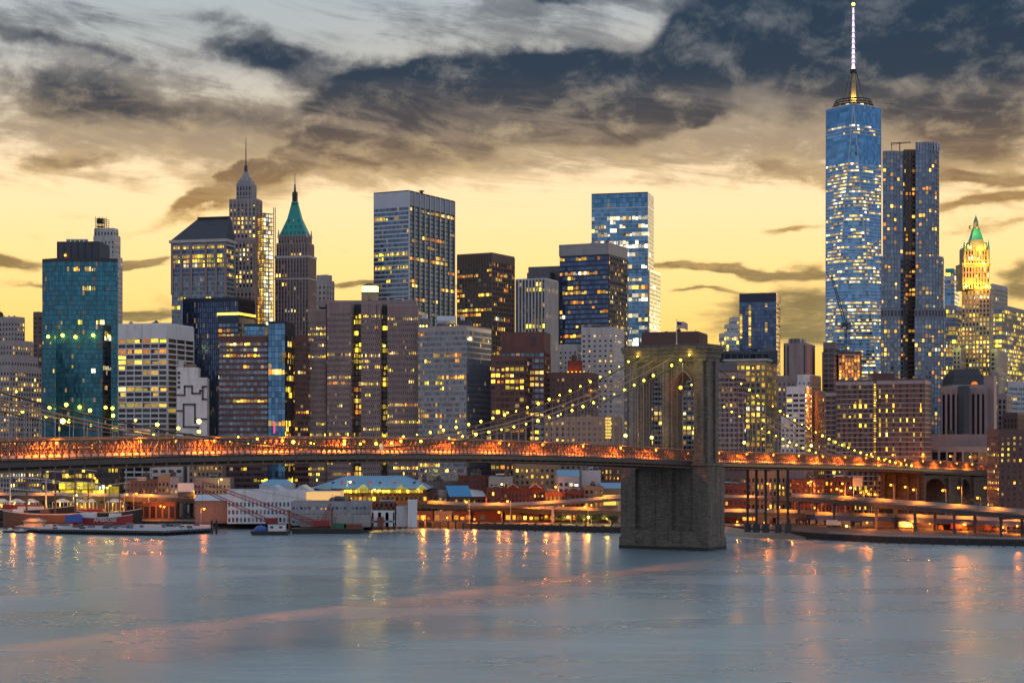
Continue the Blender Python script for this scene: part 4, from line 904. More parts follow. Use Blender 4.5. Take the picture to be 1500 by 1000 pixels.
T.vol(wavy(1291, 1328.5, D - 4, 8, .9, 1, 28), zs[2], zs[3], gr); T.vol(wavy(1341, 1385, D - 4, 9, .9, .4, 28), zs[2], zs[3], gr)
T.vol(wavy(1293.5, 1328.5, D, 7, 1.0, 2, 26), zs[3], zs[4] - 2, gr); T.vol(wavy(1341.5, 1378, D, 8, 1.0, 1.2, 26), zs[3], zt(210, D), gr)
T.vol(fl(1325, 1346, D + 6, 20), GZ, zs[4], style(2.6, 3.35, .5, 1.5, .2, .2, 'stone_brown', g='glass_brown', L=(.22, .02, .4), pal=('lit_orange', 'lit_orange', 'lit_warm'), crown=3))
m = MB()
for k in range(9):
    x = gx(1345 + 4.0 * k, D); m.box(x - .3, x + .3, D - .4, D + .6, zt(221, D), zt(208.5, D), 'steel_light')
T.part('crown_fin', m)
m = MB(); lattice(m, (gx(1305, D + 9), D + 9, zt(207.5, D)), (gx(1334, D + 9), D + 9, zt(205.5, D)), 1.2, 'steel_dark', 14, .2); m.bar((gx(1318, D + 9), D + 9, zt(222, D)), (gx(1318, D + 9), D + 9, zt(205, D)), .6, .6, 'steel_dark'); m.bar((gx(1306, D + 9), D + 9, zt(222, D)), (gx(1306, D + 9), D + 9, zt(206, D)), .4, .4, 'steel_dark'); T.part('roof_crane', m)
T.done(100)
# --- gothic tower, floodlit gold, green roof
D = 1540
T = Tower('office_tower', 'gothic stone tower floodlit gold under a green pyramid roof and lantern', loc(fl(1410, 1452, D, 26)), 'skyscraper', SKY)
wo = style(2.9, 3.9, 1.2, 1.5, .8, .25, 'stone_beige', s='gold_stone', L=(.75, .12, .95), pal=('lit_warm', 'lit_warm', 'lit_orange', 'lit_pale'), crown=2)
T.vol(cb(1409, 1450, 1454, D, .12), GZ, zt(421, D), wo)
T.vol(fl(1410.5, 1449.5, D + 4, 22), zt(421, D) - 1, zt(386, D), style(2.6, 4.3, 1.3, 1.3, .6, .25, 'gold_stone', L=(.35, .1, .6), crown=2.5)); T.vol(fl(1414, 1446, D + 6, 18), zt(386, D) - 1, zt(362, D), style(2.4, 4.3, 1.1, 1.3, .6, .25, 'gold_stone', L=(.3, .1, .5), crown=2))
for xl, xc, xr, y in ((1396, 1407, 1414, 512), (1451, 1458, 1475, 514), (1453, 1462, 1474, 548)):
    T.vol(cb(xl, xc, xr, D - 12 - (y - 500) * .2, .2), GZ, zt(y, D), style(3, 3.9, 1.5, 1.6, .4, .2, 'stone_beige', L=(.3, .1, .6), crown=2), 'copper_green')
T.done(100)
m = MB(); x, y = gx(1429.5, D + 15), D + 15
def sq(r): return [(x - r, y - r), (x + r, y - r), (x + r, y + r), (x - r, y + r)]
for (ra, ya), (rb, yb) in zip(((7.8, 362), (5.2, 349), (3.5, 338)), ((5.2, 349), (3.5, 338), (2.5, 331))): m.solid([(*p, zt(ya, D)) for p in sq(ra)], [(*p, zt(yb, D)) for p in sq(rb)], 'gold_stone' if ya > 355 else 'copper_green')  # lowest tier gold instead of copper: its floodlight put into the colour
T.part('roof', m)
m = MB(); m.rod((x, y, zt(331.5, D)), (x, y, zt(322, D)), 2.5, 2.1, 'gold_stone', 8); m.rod((x, y, zt(322, D)), (x, y, zt(314, D)), 2.2, .5, 'copper_green', 8); m.rod((x, y, zt(314, D)), (x, y, zt(310.5, D)), .4, .1, 'gold_stone', 6); T.part('lantern', m)
for px, yb, yt in ((1412, 390, 351), (1447.5, 390, 350), (1416.5, 364, 354), (1443.5, 364, 353), (1411, 424, 416), (1450, 424, 415), (1424, 333, 327), (1435, 333, 327)):
    m = MB(); X = gx(px, D + 5); Y = D + (4 if px not in (1424, 1435) else 12); m.rod((X, Y, zt(yb, D)), (X, Y, zt(yt + (yb - yt) * .35, D)), 1.15, 1.0, 'gold_stone', 6); m.rod((X, Y, zt(yt + (yb - yt) * .35, D)), (X, Y, zt(yt, D)), 1.2, .1, 'copper_green', 6); T.part('pinnacle', m)
m = MB(); m.prism(grow(cb(1409, 1450, 1454, D, .12), 1.1), zt(421.5, D) - 1, zt(421.5, D) + .8, 'gold_stone'); m.prism(grow(fl(1410.5, 1449.5, D + 4, 22), .9), zt(386.5, D) - .6, zt(386.5, D) + .8, 'gold_stone'); T.part('cornice', m)
GOLD = (1, .48, .045)
for px, py, dy, e in ((1414, 418, -2.5, 9000), (1424, 418, -2.5, 7000), (1436, 418, -2.5, 7000), (1446, 418, -2.5, 9000), (1418, 384, -1, 5000), (1430, 384, -1, 4000), (1441, 384, -1, 8000), (1421, 361, 2, 5000), (1438, 361, 2, 4000), (1429.5, 335, 6, 2500)):
    plamp((gx(px, D + dy), D + dy, zt(py, D)), (1, .72, .08) if py < 365 else GOLD, e * (1.1 if py < 365 else .8), .6)
for px, py in ((1415, 419.5), (1445, 419.5), (1442, 385), (1423, 362)):
    m = MB(); m.ball((gx(px, D - 1), D - 1.2 if py > 400 else D + 2.5, zt(py, D)), 1.2, 'lamp_white'); T.part('floodlight', m)
for px, py in ((1404, 506), (1464, 508)): plamp((gx(px, D - 20), D - 22, zt(py, D)), (.85, .95, .15), 3500, .6)
# --- neighbours at the right
T = Tower('office_tower', 'slim blue glass tower wedged between rippled steel and gothic towers', loc(fl(1383, 1405, 1750, 26)), 'skyscraper', SKY)
T.vol(cb(1382, 1398, 1405, 1720, .3), GZ, zt(405, 1720), style(3, 4, .2, .7, .2, .25, 'steel_light', g='glass_blue', L=(.10, .2, .8), pal=('lit_pale', 'lit_warm'))); T.vol(cb(1385, 1397, 1403, 1724, .3), zt(405, 1720) - 1, zt(394, 1720), style(3, 4, .2, .5, w='copper_green', g='glass_slate', L=(.2, 0, 0), pal=('lit_yellow',))); T.done(40)
T = Tower('office_building', 'low lit glass block filling the gap left of the gothic tower', loc(cb(1385, 1400, 1412, 1640)), 'building', SKY)
T.vol(cb(1384, 1400, 1412, 1650, .3), GZ, zt(448, 1650), style(3, 4, .3, 1.0, w='stone_grey', g='glass_navy', L=(.45, .3, .9), pal=('lit_yellow', 'lit_warm'))); T.done(40)
T = Tower('office_tower', 'grey gridded glass tower standing highest just right of the gothic tower', loc(cb(1450, 1455, 1476, 1760)), 'skyscraper', SKY)
T.vol(cb(1446, 1455, 1475.5, 1760, .6), GZ, zt(417, 1760), style(3.2, 4.2, .5, 1.3, w='stone_white', g='glass_navy', L=(.05, .05, .3))); T.done(40)
T = Tower('office_tower', 'glowing yellow-lit glass office block at the right frame edge', loc(cb(1460, 1475, 1505, 1690)), 'skyscraper', SKY)
T.vol(cb(1453, 1468, 1503, 1680, .55), GZ, zt(447.5, 1680), style(3, 4.1, .4, 1.2, w='stone_grey', g='glass_slate', L=(.45, .4, .95), pal=('lit_yellow', 'lit_warm', 'lit_yellow', 'lit_pale'))); T.done(60)
T = Tower('office_building', 'pale blue banded low block at right edge below the yellow-lit offices', loc(cb(1470, 1478, 1540, 1380)), 'building', SKY)
T.vol(cb(1472, 1476, 1530, 1380, .9), GZ, zt(560, 1380), style(3, 3.9, .3, 1.6, w='steel_light', g='glass_slate', L=(.1, .2, .6), pal=('lit_yellow', 'lit_pale'))); T.done(40)
T = Tower('office_building', 'dark stone gothic shoulder block below and right of the gothic tower', loc(cb(1455, 1474, 1484, 1300)), 'building', SKY)
T.vol(cb(1456, 1474, 1481, 1300, .3), GZ, zt(578, 1300), style(2.6, 3.9, 1.2, 1.2, w='stone_mauve', L=(.05, 0, 0))); T.vol(cb(1470, 1490, 1520, 1290, .3), GZ, zt(606, 1290), style(2.6, 3.9, 1.2, 1.2, w='brick_brown', L=(.05, 0, 0))); T.done(30)
D = 1160; P = cb(1379, 1444, 1452, D, .15)
T = Tower('municipal_tower', 'mauve striped civic tower block with tall slit windows', loc(P), 'building', SKY)
vs = style(3.1, 24, 1.5, 1.0, .6, .1, 'stone_mauve', g='glass_dark', L=(0, 0, 0), crown=3, rows=2)
T.vol(P, GZ, zt(569, D), vs); T.vol(cb(1441, 1456, 1460, D + 6, .15), GZ, zt(552, D), BLANK | dict(w='stone_mauve')); T.vol(fl(1412, 1420, D - 2, 10, .15), GZ, zt(567, D), BLANK | dict(w='slate')); T.done(50)
T = Tower('office_building', 'stone block with dark mansard roof and one glowing arched dormer', loc(fl(1396, 1444, 1240, 26)), 'building', SKY)
Pm = fl(1396, 1444, 1240, 26, .05); T.vol(Pm, GZ, zt(563, 1240), style(3, 4, 1.4, 1.6, w='stone_grey', L=(.1, 0, 0))); T.done(30)
m = MB(); m.frustum(grow(Pm, .5), zt(563, 1240), zt(549, 1240), .84, 'steel_dark'); m.frustum(shrink(Pm, .86), zt(549, 1240), zt(540, 1240), .72, 'steel_dark'); T.part('roof', m)
m = MB(); x = gx(1428, 1238); zd = zt(561, 1240); m.solid([(x + 2.1 * math.cos(math.pi * i / 10), 1238, zd - 1 + 2.1 * math.sin(math.pi * i / 10)) for i in range(11)], [(x + 2.1 * math.cos(math.pi * i / 10), 1241, zd - 1 + 2.1 * math.sin(math.pi * i / 10)) for i in range(11)], 'lit_orange'); T.part('dormer', m)
D = 1100; P = cb(1364, 1459, 1464, D, .08)
T = Tower('civic_building', 'low wide colonnaded building with a set-back ribbed upper storey', loc(P), 'building', SKY)
T.vol(P, GZ, zt(656, D), style(5.2, 7, 1.3, 2.0, .9, .7, 'stone_beige', g='glass_dark', L=(.12, 0, 0), crown=1.5, rows=4)); T.vol(fl(1365, 1448, D + 14, 20, .08), zt(656, D) - 1, zt(638, D), style(1.6, 8, .8, .8, .3, .2, 'stone_mauve', g='stone_mauve', L=(0, 0, 0), crown=1)); T.done(50)
T.clutter(fl(1366, 1440, D + 14, 20, .08), zt(638, D), 4, 2)
# --- brown balconied slabs
D = 1068
T = Tower('apartment_slab', 'long brown brick apartment slabs with white floor lines and a lit stair slit', loc(cb(1225, 1282, 1364, D, .2)), 'apartment building', SKY)
bs = style(3.3, 2.95, 1.7, .55, .25, .4, 'brick_brown', s='stone_grey', g='glass_dark', L=(.22, .04, .4), pal=('lit_warm', 'lit_yellow', 'lit_dim'), crown=1.8)
bs2 = dict(bs); bs2['pw'] = 3.0; bs2['b'] = 3.9
P1 = cb(1225, 1280, 1283, D, .16); P2 = cb(1284, 1354, 1363.5, D - 8, .16)
T.vol(P1, GZ, zt(558.5, D), bs); T.vol(P2, GZ, zt(557.5, D), bs2); T.vol(cb(1209, 1226, 1229, D + 10, .16), GZ, zt(574, D), bs); T.vol(fl(1279, 1311, D + 16, 9), zt(560, D), zt(547, D), BLANK | dict(w='brick_brown'))
T.done(100)
for i in range(28):
    m = MB(); z = zt(666 - i * 3.75, D); X = gx(1281.6, D - 9.2); m.box(X - .55, X + .55, D - 9.4, D - 8.8, z, z + .75, 'lit_warm'); T.part('stair_window', m)
for xl in (1228, 1241, 1254, 1268, 1318, 1336):
    m = MB(); X0, X1 = gx(xl, D + 8), gx(xl + 11, D + 8); z = zt(558, D); m.solid([(X0, D + 8, z), (X1, D + 8, z), (X1, D + 14, z), (X0, D + 14, z)], [(X0 + 3.0, D + 8.5, z + 2.6), (X0 + 3.6, D + 8.5, z + 2.6), (X0 + 3.6, D + 13.5, z + 2.6), (X0 + 3.0, D + 13.5, z + 2.6)], 'roof_grey'); T.part('skylight', m)
D = 860; P = fl(1464, 1560, D, 18, .06)
T = Tower('apartment_building', 'dark brown brick housing block cut off by the right frame edge', loc(P), 'apartment building', SKY)
T.vol(P, GZ, zt(631, D), style(3.05, 2.75, 1.85, 1.45, .12, .1, 'brick_brown', g='glass_dark', L=(.42, .05, .6), pal=('lit_warm', 'lit_pale', 'lit_yellow', 'lit_dim'), crown=2)); T.done(100)
# --- distant filler blocks that close the horizon
R = random.Random(21)
for i in range(26):
    x = -40 + i * 62 + R.uniform(-12, 12); D = R.uniform(1900, 2300); w = R.uniform(40, 64); y = R.uniform(575, 622)
    lab = R.choice(('grey', 'mauve', 'brown'))
    if 1140 < x < 1300: D += 250
    T = Tower('distant_block', 'dim low masonry block far behind the front row of towers', loc(cb(x, x + w * .7, x + w, D)), 'building', 'dim far blocks behind the skyline')
    T.vol(cb(x, x + w * .7, x + w, D), GZ, zt(y, D), style(5, 4.2, 2.2, 2.0, w='stone_' + ('grey' if lab == 'grey' else 'mauve' if lab == 'mauve' else 'brown'), L=(.15, .1, .5))); T.done(0)
# ================================================================== THE BRIDGE
BC = Vector((gx(985, 760), 760.0)); DV = Vector((-.53, -.848)).normalized(); NV = Vector((-DV.y, DV.x))      # along the bridge towards the camera side, and across it (towards the right)
if NV.x < 0: NV = -NV
def bp(t, s, z): p = BC + DV * t + NV * s; return Vector((p.x, p.y, z))
def zr(t):
    if t >= 0: return 37.2 + 4.1 * (1 - ((t - 243) / 243.0) ** 2)
    q = -t
    return 37.2 - .0165 * min(q, 225) - .027 * max(0, q - 225)
bridge = thing('suspension_bridge', 'stone-towered suspension bridge with four cables and orange lit steel deck trusses', 'bridge', (BC.x, BC.y, 0))
def bpoly(t0, t1, s0, s1): return [(bp(t0, s0, 0).x, bp(t0, s0, 0).y), (bp(t1, s0, 0).x, bp(t1, s0, 0).y), (bp(t1, s1, 0).x, bp(t1, s1, 0).y), (bp(t0, s1, 0).x, bp(t0, s1, 0).y)]
def bbox(m, t0, t1, s0, s1, z0, z1, mt): m.prism(bpoly(t0, t1, s0, s1)[::-1] if False else bpoly(t1, t0, s0, s1), z0, z1, mt)
# tower: local coordinates x along the face, y along the bridge, so that the masonry courses follow the faces
tw = MB(); ST = 'tower_stone'
def tb(s0, s1, t, z0, z1, t2=None): tw.box(s0, s1, -(t2 if t2 is not None else t), t, z0, z1, ST)
# plinth and lower shaft with buttresses and recessed panels
tw.box(-21.25, 21.25, -8.95, 8.95, -3, 1.35, 'timber'); tb(-21.1, 21.1, 8.8, 1.36, 2.4); tb(-20.6, 20.6, 8.3, 1.6, 8.2)
tb(-19.6, 19.6, 6.2, 8.2, 35)
for c, w in ((-17.2, 3.5), (0, 3.6), (17.2, 3.5)):
    tb(c - w, c + w, 8.1, -2, 34.2); tb(c - w - .5, c + w + .5, 8.7, 1.61, 5.2)
for sg in (-1, 1):
    for t0 in (-5.6, 0, 5.6): tw.box(min(sg * 19.5, sg * 20.8), max(sg * 19.5, sg * 20.8), t0 - 1.3, t0 + 1.3, -1, 34.2, ST)
tb(-20.4, 20.4, 7.6, 34.2, 35.6); tb(-21, 21, 8.3, 35.6, 36.6)
# upper piers, arches
def upier(s0, s1, t=5.0): tb(s0, s1, t, 36.6, 80)
upier(-18.4, -12.7); upier(-2.6, 2.6); upier(12.7, 18.4)
for c, w in ((-15.6, 2.2), (0, 1.7), (15.6, 2.2)): tb(c - w, c + w, 6.7, 36.5, 80.5); tb(c - w - .35, c + w + .35, 7.2, 36.55, 40.5)
for sg in (-1, 1):
    for t0 in (-3.6, 3.6): tw.box(min(sg * 18.3, sg * 19.3), max(sg * 18.3, sg * 19.3), t0 - 1.5, t0 + 1.5, 36.5, 80.5, ST)
zs_, za = 65.5, 75.2; half = 5.05
for c in (-7.65, 7.65):
    n = 14
    def arch(u):                                             # pointed arch: two arcs meeting at the crown
        u = abs(u) / half; return zs_ + (za - zs_) * math.sqrt(max(0, 1 - ((u + .38) / 1.38) ** 2)) / math.sqrt(1 - (.38 / 1.38) ** 2)
    for i in range(n):
        u0, u1 = -half + 2 * half * i / n, -half + 2 * half * (i + 1) / n
        z0, z1 = arch(u0), arch(u1)
        tw.solid([(c + u0, -4.9, z0), (c + u1, -4.9, z1), (c + u1, 4.9, z1), (c + u0, 4.9, z0)], [(c + u0, -4.9, 80), (c + u1, -4.9, 80), (c + u1, 4.9, 80), (c + u0, 4.9, 80)], ST)
        if True:
            e = .9; tw.solid([(c + u0, -5.3, z0 + .05), (c + u1, -5.3, z1 + .05), (c + u1, 5.3, z1 + .05), (c + u0, 5.3, z0 + .05)], [(c + u0, -5.3, z0 + e + .6), (c + u1, -5.3, z1 + e + .6), (c + u1, 5.3, z1 + e + .6), (c + u0, 5.3, z0 + e + .6)], ST)
# cornice
tb(-19.0, 19.0, 6.9, 79.6, 81.2); tb(-19.5, 19.5, 7.4, 81.2, 83.2); tb(-20.1, 20.1, 8.0, 83.2, 84.6); tb(-20.6, 20.6, 8.5, 84.6, 86.0); tb(-19.6, 19.6, 7.5, 86.0, 86.8)
to = tw.build('stone_tower'); to.parent = bridge; LOC[to.name] = LOC[bridge.name]
# local +x -> NV, local +y -> away from DV
to.rotation_euler = (0, 0, math.atan2(NV.y, NV.x))
# decks and trusses
TS = [x * 2.5 for x in range(-210, 177)]                      # every 2.5 m along the axis
def strip(m, s0, s1, dz0, dz1, mt, ts):
    n = len(ts); i0 = len(m.v); k = m.mi(mt)
    for t in ts:
        z = zr(t)
        for s, dz in ((s0, dz0), (s1, dz0), (s1, dz1), (s0, dz1)): m.v.append(tuple(bp(t, s, z + dz)))
    for j in range(n - 1):
        for a in range(4): b = (a + 1) % 4; m.f.append((i0 + j * 4 + a, i0 + j * 4 + b, i0 + (j + 1) * 4 + b, i0 + (j + 1) * 4 + a)); m.k.append(k)
    m.f.append((i0 + 3, i0 + 2, i0 + 1, i0)); m.k.append(k); m.f.append(tuple(i0 + (n - 1) * 4 + a for a in range(4))); m.k.append(k)
coarse = TS[::4] + [TS[-1]]
m = MB(); strip(m, -12.0, -2.75, -.45, 0, 'asphalt', coarse); strip(m, 2.75, 12.0, -.45, 0, 'asphalt', coarse); strip(m, -2.7, 2.7, -.44, -.05, 'asphalt', [t for t in coarse if t > 9]); strip(m, -2.7, 2.7, -.44, -.05, 'asphalt', [t for t in coarse if t < -9]); m.build('roadway', bridge)
m = MB()
for t in TS[::2]:
    a, b = bp(t, -12.6, zr(t) - 1.3), bp(t, 12.6, zr(t) - 1.3)
    if not (-7 < t < 7): m.bar(a, b, .4, 1.5, 'steel_brown')
m.build('floor_beam', bridge, 'stuff')
for s in (-12.4, 12.4):
    m = MB(); strip(m, s - .2, s + .2, -1.75, -.5, 'steel_dark', coarse); strip(m, s - .3, s + .3, -2.9, -2.45, 'timber_brown', coarse)
    for t in TS[::2]: m.bar(bp(t, s, zr(t) - 2.6), bp(t, s, zr(t) - 1.6), .22, .22, 'steel_bridge')
    m.build('edge_girder', bridge)
m = MB(); strip(m, -5, -4.4, -2.8, -2.2, 'steel_brown', coarse); strip(m, 4.4, 5, -2.8, -2.2, 'steel_brown', coarse); m.build('bottom_girder', bridge)
def truss(s, h, lod, SM, tk):
    m = MB(); strip(m, s - .16, s + .16, h - .3, h, SM, coarse); strip(m, s - .16, s + .16, .15, .42, SM, coarse); strip(m, s - .12, s + .12, h * .48, h * .48 + .16, SM, coarse)
    for a, b in zip(TS[:-1], TS[1:]):
        if -8.5 < a < 8.5 and abs(s) < 3: continue
        m.bar(bp(a, s, zr(a)), bp(a, s, zr(a) + h), tk, tk, SM)
        if lod:
            m.bar(bp(a, s, zr(a) + .3), bp(b, s, zr(b) + h - .2), tk * .6, tk * .6, SM); m.bar(bp(b, s, zr(b) + .3), bp(a, s, zr(a) + h - .2), tk * .6, tk * .6, SM)
    m.build('truss', bridge)
truss(12.2, 4.6, True, 'steel_brown', .2); truss(-12.2, 4.6, True, 'steel_bridge', .22); truss(3.1, 5.4, True, 'steel_bridge', .34); truss(-3.1, 5.4, True, 'steel_bridge', .3)  # inner trusses tan to catch light, near one dark: silhouette put into the colour
m = MB()
for q0, q1 in ((-11.7, -11.4), (3.6, 3.9), (-3.9, -3.6)): strip(m, q0, q1, .01, 1.0, 'stone_white', coarse)
m.build('stripe_rail', bridge)  # pale barrier added to catch the deck lamps as a bright road stripe
m = MB(); mt = [t for t in coarse if t > 9]; st_ = [t for t in coarse if t < -9]
for q in (mt, st_): strip(m, -2.6, 2.6, 4.3, 4.5, 'timber_brown', q); strip(m, -2.75, -2.65, 5.3, 5.42, 'steel_bridge', q); strip(m, 2.65, 2.75, 5.3, 5.42, 'steel_bridge', q)
m.build('promenade', bridge)
m = MB()
for t in TS[::3]:
    if abs(t) > 9: m.bar(bp(t, -12.2, zr(t) + 4.9), bp(t, 12.2, zr(t) + 4.9), .22, .3, 'steel_bridge')
m.build('cross_brace', bridge, 'stuff')
# cables
def zc(t):
    if t >= 0: return 43.0 + 40.8 * ((t - 243) / 243.0) ** 2
    u = -t / 284.0; return 83.8 - 52.5 * u - 4 * 10.5 * u * (1 - u)
CT = [-284 + 6 * i for i in range(48)] + [0] + [6 * i for i in range(1, 73)]
lampmesh = None; RL = random.Random(5)
cables = []
for s, lampz in ((12.3, True), (3.3, False), (-3.3, False), (-12.3, True)):
    m = MB(); m.tube([bp(t, s, zc(t)) for t in CT], .26, 'steel_bridge' if not lampz else 'steel_brown', 6); c = m.build('cable', bridge, smooth=True); cables.append(c)
    if lampz:
        ts = [8.6 + 8.2 * i for i in range(51)] + [-9 - 8.6 * i for i in range(31)]
        for k, t in enumerate(ts):
            if RL.random() < .1: continue
            p = bp(t, s, zc(t) + 1.25)
            if lampmesh is None:
                b = MB(); b.ball((0, 0, 0), .46, 'lamp_yellow', 8); b.rod((0, 0, -1.0), (0, 0, -.5), .08, .08, 'steel_dark', 5); o = b.build('cable_lamp'); lampmesh = o.data
            else: o = bpy.data.objects.new('cable_lamp', lampmesh); COL.objects.link(o)
            o.parent = c; off = LOC[bridge.name]; o.location = (p.x - off[0], p.y - off[1], p.z - off[2]); o.scale = (1, 1, 1); q_ = RL.uniform(.5, 1.12); o.scale = (q_, q_, q_)
            if k % 3 == 0: plamp(p + Vector((0, 0, 1.0)), YEL, 220, .5, 'cable_light')
# hangers and stays
rest = MB(); near = []
for ci, s in enumerate((12.3, 3.3, -3.3, -12.3)):
    ts = [t * 5.0 for t in range(-54, 84) if abs(t) > 2]
    for t in ts:
        zb, z1 = zr(t) + .2, zc(t)
        if z1 - zb < 1: continue
        if ci == 0: near.append((t, s, zb, z1))
        else: rest.rod(bp(t, s, zb), bp(t, s, z1), .04, .04, 'steel_light', 4)
near.sort(key=lambda q: -(q[3] - q[2]))
for t, s, zb, z1 in near[:100]: m = MB(); m.rod(bp(t, s, zb), bp(t, s, z1), .045, .045, 'steel_light', 4); m.build('suspender', cables[0])
for t, s, zb, z1 in near[100:]: rest.rod(bp(t, s, zb), bp(t, s, z1), .06, .06, 'steel_light', 4)
rest.build('suspender', bridge, 'stuff')
m = MB()
for s in (12.2, -12.2):
    for sg in (1, -1):
        for k in range(2, 13): m.rod(bp(7 * sg, s, 82.5), bp(sg * k * 9.5, s, zr(sg * k * 9.5) + 4), .028, .028, 'steel_dark', 4)
m.build('stay', bridge, 'stuff')
# deck lights: sodium lanterns between the trusses, warm ones on the promenade
b = MB(); b.ball((0, 0, 0), .5, 'lamp_sodium', 8); b.rod((0, 0, -3.2), (0, 0, -.3), .07, .07, 'steel_dark', 5); lm = None
for i, t in enumerate([x * 30.0 - 510 for x in range(32)]):
    if abs(t) < 12: continue
    for s in (7.5, -7.5):
        p = bp(t, s, zr(t) + 4.0)
        if lm is None: o = b.build('deck_lamp'); lm = o.data
        else: o = bpy.data.objects.new('deck_lamp', lm); COL.objects.link(o)
        o.parent = bridge; off = LOC[bridge.name]; o.location = (p.x - off[0], p.y - off[1], p.z - off[2])
        down(p + Vector((0, 0, 2.2)), (1, .215, .013), 30000 if t > 0 else 44000, 2.6, .5, 'deck_light')
for t in (45, 22, -70, -150, 300, 352):
    p = bp(t, 1.5, zr(t) + 9.5); m = MB(); m.rod(bp(t, 1.5, zr(t) + 4.4), p, .09, .07, 'steel_dark', 5); m.ball((p.x, p.y, p.z), .7, 'lamp_white', 8); m.build('promenade_lamp', bridge); plamp(p + Vector((0, 0, .9)), YEL, 500, .5)
for s in (-7.6, 7.6):
    p = bp(9, s, 72); plamp(bp(9.5, s, 50), (1, .55, .14), 500, .5)
m = MB(); p = bp(7.6, 7.65, 68.5); m.rod(p - Vector((0, 0, 2)), p + Vector((0, 0, .6)), .1, .1, 'steel_dark', 5); m.ball(tuple(p), .75, 'lamp_sodium'); m.build('arch_lamp', bridge); plamp(bp(9.5, 7.65, 68.5), SOD, 900, .5)
for s in (-14, -4, 6, 16): plamp(bp(13, s, 78), (.95, .85, .2), 500, .5)
for s in (-15, 0, 15): plamp(bp(12.5, s, 41), SOD, 250, .5)
m = MB(); p = bp(150, 12.6, zr(150) + 4); m.bar(p + Vector((0, 0, -4)), p + Vector((0, 0, -1)), .12, .12, 'steel_light'); q = bp(228, 12.7, zr(228) + 2); m.build('sign_post', bridge)
m = MB(); m.solid([tuple(q + Vector((0, -.15, -1.3))), tuple(q + Vector((1.0, -.15, 0))), tuple(q + Vector((0, -.15, 1.3))), tuple(q + Vector((-1.0, -.15, 0)))], [tuple(q + Vector((0, .05, -1.3))), tuple(q + Vector((1.0, .05, 0))), tuple(q + Vector((0, .05, 1.3))), tuple(q + Vector((-1.0, .05, 0)))], 'white_paint'); m.bar(tuple(q + Vector((0, .05, -3))), tuple(q + Vector((0, .05, -1.2))), .15, .15, 'steel_dark'); m.build('marker_board', bridge)
# flag on the tower roof
fp = bp(0, 2, 86.8); fl_ = thing('flagpole', 'white flagpole with striped flag flying from the stone bridge tower roof', 'flagpole', tuple(fp))
m = MB(); m.rod(tuple(fp), tuple(fp + Vector((0, 0, 10.6))), .2, .1, 'white_paint', 6); m.ball(tuple(fp + Vector((0, 0, 10.8))), .25, 'gold_stone'); m.rod(tuple(fp), tuple(fp + Vector((0, 0, .9))), .5, .3, 'white_paint', 8); m.build('pole', fl_)
m = MB(); n = 12
for i in range(n):
    for j in range(13):
        def P_(a, b_): return tuple(fp + Vector((.15 + a * 4.6, .5 * math.sin(a * 6) * a, 10.4 - b_ * 2.9 - a * a * 1.1 - .15 * math.sin(a * 7))))
        mt_ = 'flag_blue' if (i < 5 and j < 7) else ('flag_red' if j % 2 == 0 else 'white_paint')
        m.face([P_(i / n, (j + 1) / 13), P_((i + 1) / n, (j + 1) / 13), P_((i + 1) / n, j / 13), P_(i / n, j / 13)], mt_)
m.build('flag', fl_)
# masonry approach beyond the anchorage
ap = thing('approach_viaduct', 'masonry bridge approach with dark arched openings under the right end of deck', 'viaduct', tuple(bp(-380, 0, GZ)))
m = MB()
def abox(t0, t1, z1, s0=-12.0, s1=12.0, z0=GZ - .5): bbox(m, t0, t1, s0, s1, z0, z1, 'approach_stone')
for t0, t1 in ((-284, -290), (-325, -352), (-372, -410), (-440, -455), (-480, -496)):
    abox(t0, t1, zr(t1) - 3.0); abox(t0 + 1, t1 - 1, GZ + 4, -12.8, 12.8)
    abox(t0 + .6, t1 - .6, zr(t1) - 4.2, -12.4, 12.4, zr(t1) - 5.4)
for t0, t1 in ((-290, -325), (-352, -372), (-410, -440), (-455, -480), (-496, -525)):
    n = 10; w = (t1 - t0) / n; rise = 6
    for i in range(n):
        u = (i + .5) / n * 2 - 1; z = zr(t1) - 5.2 - rise * (1 - math.sqrt(1 - u * u)); abox(t0 + w * i, t0 + w * (i + 1), zr(t1) - 3.02, -11.9, 11.9, z)
m.build('wall', ap)
m = MB(); strip(m, -12.9, 12.9, -3.0, -1.9, 'approach_stone', [t for t in coarse if t < -284]); m.build('cornice', ap)
for t in (-284, -327, -350, -374, -408):
    m = MB(); abox(t, t - 3.2, zr(t) - 4.4, 11.9, 13.6); abox(t + .4, t - 3.6, GZ + 5, 11.8, 14.2); m.build('buttress', ap)
m = MB()
for s in (-10, -3.4, 3.4, 10): bbox(m, -282.4, -284.2, s - 1.2, s + 1.2, GZ - .4, zr(-284) - 4, 'approach_stone')
m.build('pilaster', ap)
# temporary steel towers under the near side span
for i, s in enumerate((-9, -4.5, .3, 6.6, 11.6)):
    t = -97; p = bp(t, s, 0); c = thing('steel_column', 'tall black steel prop under the bridge side span beside the expressway', 'column', (p.x, p.y, GZ), 'row of five black props under the side span')
    c['label'] = 'tall black steel prop under the side span, %s from the left' % 'first second third fourth fifth'.split()[i]
    m = MB(); z1 = zr(t) - 2.2; m.box(p.x - .55, p.x + .55, p.y - .55, p.y + .55, GZ, z1, 'black_paint'); m.build('shaft', c)
    m = MB(); m.box(p.x - 1.5, p.x + 1.5, p.y - 1.5, p.y + 1.5, GZ, 7, 'steel_dark'); m.build('footing', c)
    m = MB(); m.box(p.x - 1.3, p.x + 1.3, p.y - 1.1, p.y + 1.1, z1 - .8, z1 + .1, 'steel_dark'); m.build('cap_plate', c)
